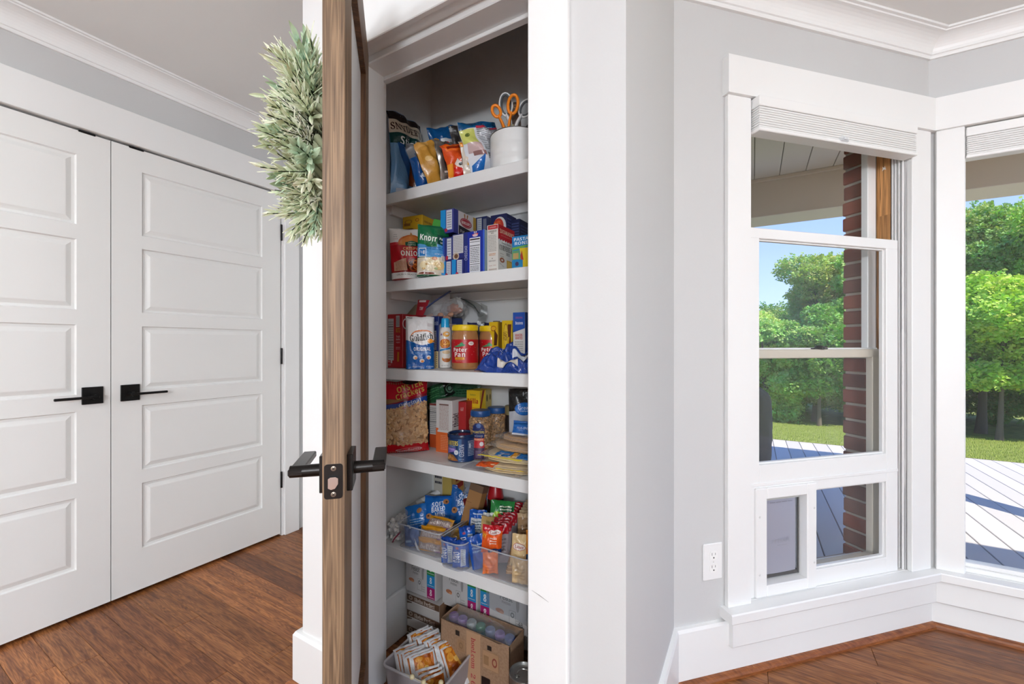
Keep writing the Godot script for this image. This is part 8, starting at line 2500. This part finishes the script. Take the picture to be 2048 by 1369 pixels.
	print_on(tc, cyl(0.0387, 0.0, 0.19, -1.2, 1.6), 0.1, 0.19, [["r", 0, 0, 1, 1, "a81c2c"], ["l", 0.1, 0.3, 0.9, 0.9, 6, "d9c9c4"]], "label_print", 0.0003)
	# basket of snack packs
	var O := Vector3(-0.887, 0.002, -0.985)
	var turn := 0.0
	snack_basket()

const ORD := ["first", "second", "third", "fourth", "fifth", "sixth", "seventh", "eighth", "ninth", "tenth", "eleventh", "twelfth", "thirteenth", "fourteenth", "fifteenth", "sixteenth", "seventeenth", "eighteenth", "nineteenth"]

func snack_basket() -> void:
	var c := Vector3(-0.905, 0.001, -1.032)
	var turn := 0.06
	var b := thing("snack_basket", "grey plastic basket crammed with white and orange snack pouches on the pantry floor", "basket", c, turn)
	var W := 0.114
	var D := 0.092
	var H := 0.120
	var st := mb()
	var ring := func(k: float, yy: float, inset: float):
		var q := []
		for e in rounded(W * k - inset, D * k - inset, 0.022, 6):
			q.append(Vector3(e.x, yy, e.y))
		return q
	var A: Array = ring.call(0.88, 0.0, 0.0)
	var B: Array = ring.call(1.0, H, 0.0)
	var C: Array = ring.call(1.0, H, 0.003)
	var E: Array = ring.call(0.88, 0.004, 0.003)
	for i in A.size():
		var k := (i + 1) % A.size()
		var n := Vector3(A[i].x, 0, A[i].z)
		quad(st, A[i], A[k], B[k], B[i], n)
		quad(st, C[i], C[k], E[k], E[i], -n)
		tri(st, A[i], A[k], Vector3.ZERO, Vector3.DOWN)
		tri(st, E[i], E[k], Vector3(0, 0.004, 0), Vector3.UP)
	build(st, "walls", pm("a39d9f", 0.6), b)
	st = mb()
	var pts := []
	for p in B:
		pts.append(p + Vector3(0, 0.001, 0))
	tube(st, pts, 0.0042, 7, true)
	build(st, "rim", pm("b5b1b2", 0.5), b)
	# pouches: rows of upright packs
	var X := Transform3D(Basis(Vector3.UP, turn), c)
	var ops := [["r", 0.0, 0.0, 1.0, 1.0, "d5d5d6"], ["q", [Vector2(0.08, 0.22), Vector2(0.92, 0.22), Vector2(0.92, 0.95), Vector2(0.08, 0.95)], "b9661f"], ["e", 0.3, 0.88, 0.16, 0.06, "d99436"], ["e", 0.7, 0.90, 0.16, 0.05, "9c4a18"], ["e", 0.3, 0.72, 0.15, 0.10, "d99436"], ["e", 0.62, 0.78, 0.16, 0.09, "c97a26"], ["e", 0.72, 0.55, 0.15, 0.10, "e0a648"], ["e", 0.38, 0.48, 0.16, 0.10, "9c4a18"], ["e", 0.55, 0.64, 0.12, 0.07, "e3b45c"], ["e", 0.5, 0.2, 0.28, 0.06, "b5404c"]]
	var proto := pouch("snack_pouch", "orange printed snack pouch in the grey basket", "snack packet", Vector3.ZERO, 0.078, 0.122, 0.0115, "soft", "d2d3d6", ops, {"seed": 71, "wr": 0.0025, "rough": 0.3, "group": "white and orange snack pouches in the grey basket", "nu": 12, "nv": 12})
	var n := 0
	var place := func(lx: float, ly: float, lz: float, ry: float, rx: float, label: String, first: bool):
		var o: Node3D = proto if first else proto.duplicate()
		if not first:
			o.name = "snack_pouch"
			add_child(o, true)
		o.transform = X * Transform3D(Basis(Vector3.UP, ry) * Basis(Vector3.RIGHT, rx), Vector3(lx, ly, lz))
		o.set_meta("label", label)
	# back row runs across the basket, fronts turned towards the casing side
	for k in 19:
		place.call(-0.040 + k * 0.0078, 0.036 + 0.004 * sin(k * 1.3), -0.040, 1.12 + 0.05 * sin(k * 2.1), -0.66, "orange printed snack pouch, %s from the wall in the long back row of the basket" % ORD[k], k == 0)
	for k in 8:
		place.call(-0.034 + k * 0.0100, 0.030 + 0.003 * cos(k * 2.0), 0.042, 1.02 + 0.06 * sin(k * 1.7), -0.66, "orange printed snack pouch, %s from the wall in the short front row of the basket" % ORD[k], false)
	for k in 3:
		place.call(0.045 + k * 0.020, -0.010, 0.046 + 0.004 * k, 0.9 + 0.1 * k, -0.42, "snack pouch sunk low at the basket front, %s of three from the wall" % ORD[k], false)
	# pale wooden beads on the basket's cord handle
	var hd := thing("bead_cord", "cord with pale round beads lying along the front rim of the grey basket", "cord", Vector3.ZERO)
	hd.transform = X
	st = mb()
	tube(st, [Vector3(-0.02, 0.123, D - 0.002), Vector3(0.01, 0.127, D + 0.002), Vector3(0.05, 0.125, D + 0.001), Vector3(0.09, 0.123, D - 0.002)], 0.0018, 6)
	build(st, "cord", pm("c9bca6", 0.8), hd)
	for p in [Vector3(0.010, 0.128, D + 0.002), Vector3(0.052, 0.126, D + 0.001), Vector3(0.100, 0.127, D - 0.02)]:
		st = mb()
		blob(st, p, Vector3.ONE * 0.0075, 2, 0.0, 16, 12)
		build(st, "bead", pm("d6c79c", 0.4), hd)

func _ready() -> void:
	setup_view()
	setup_materials()
	build_room()
	build_closet()
	build_windows()
	build_pantry_door()
	build_outdoors()
	build_pantry()
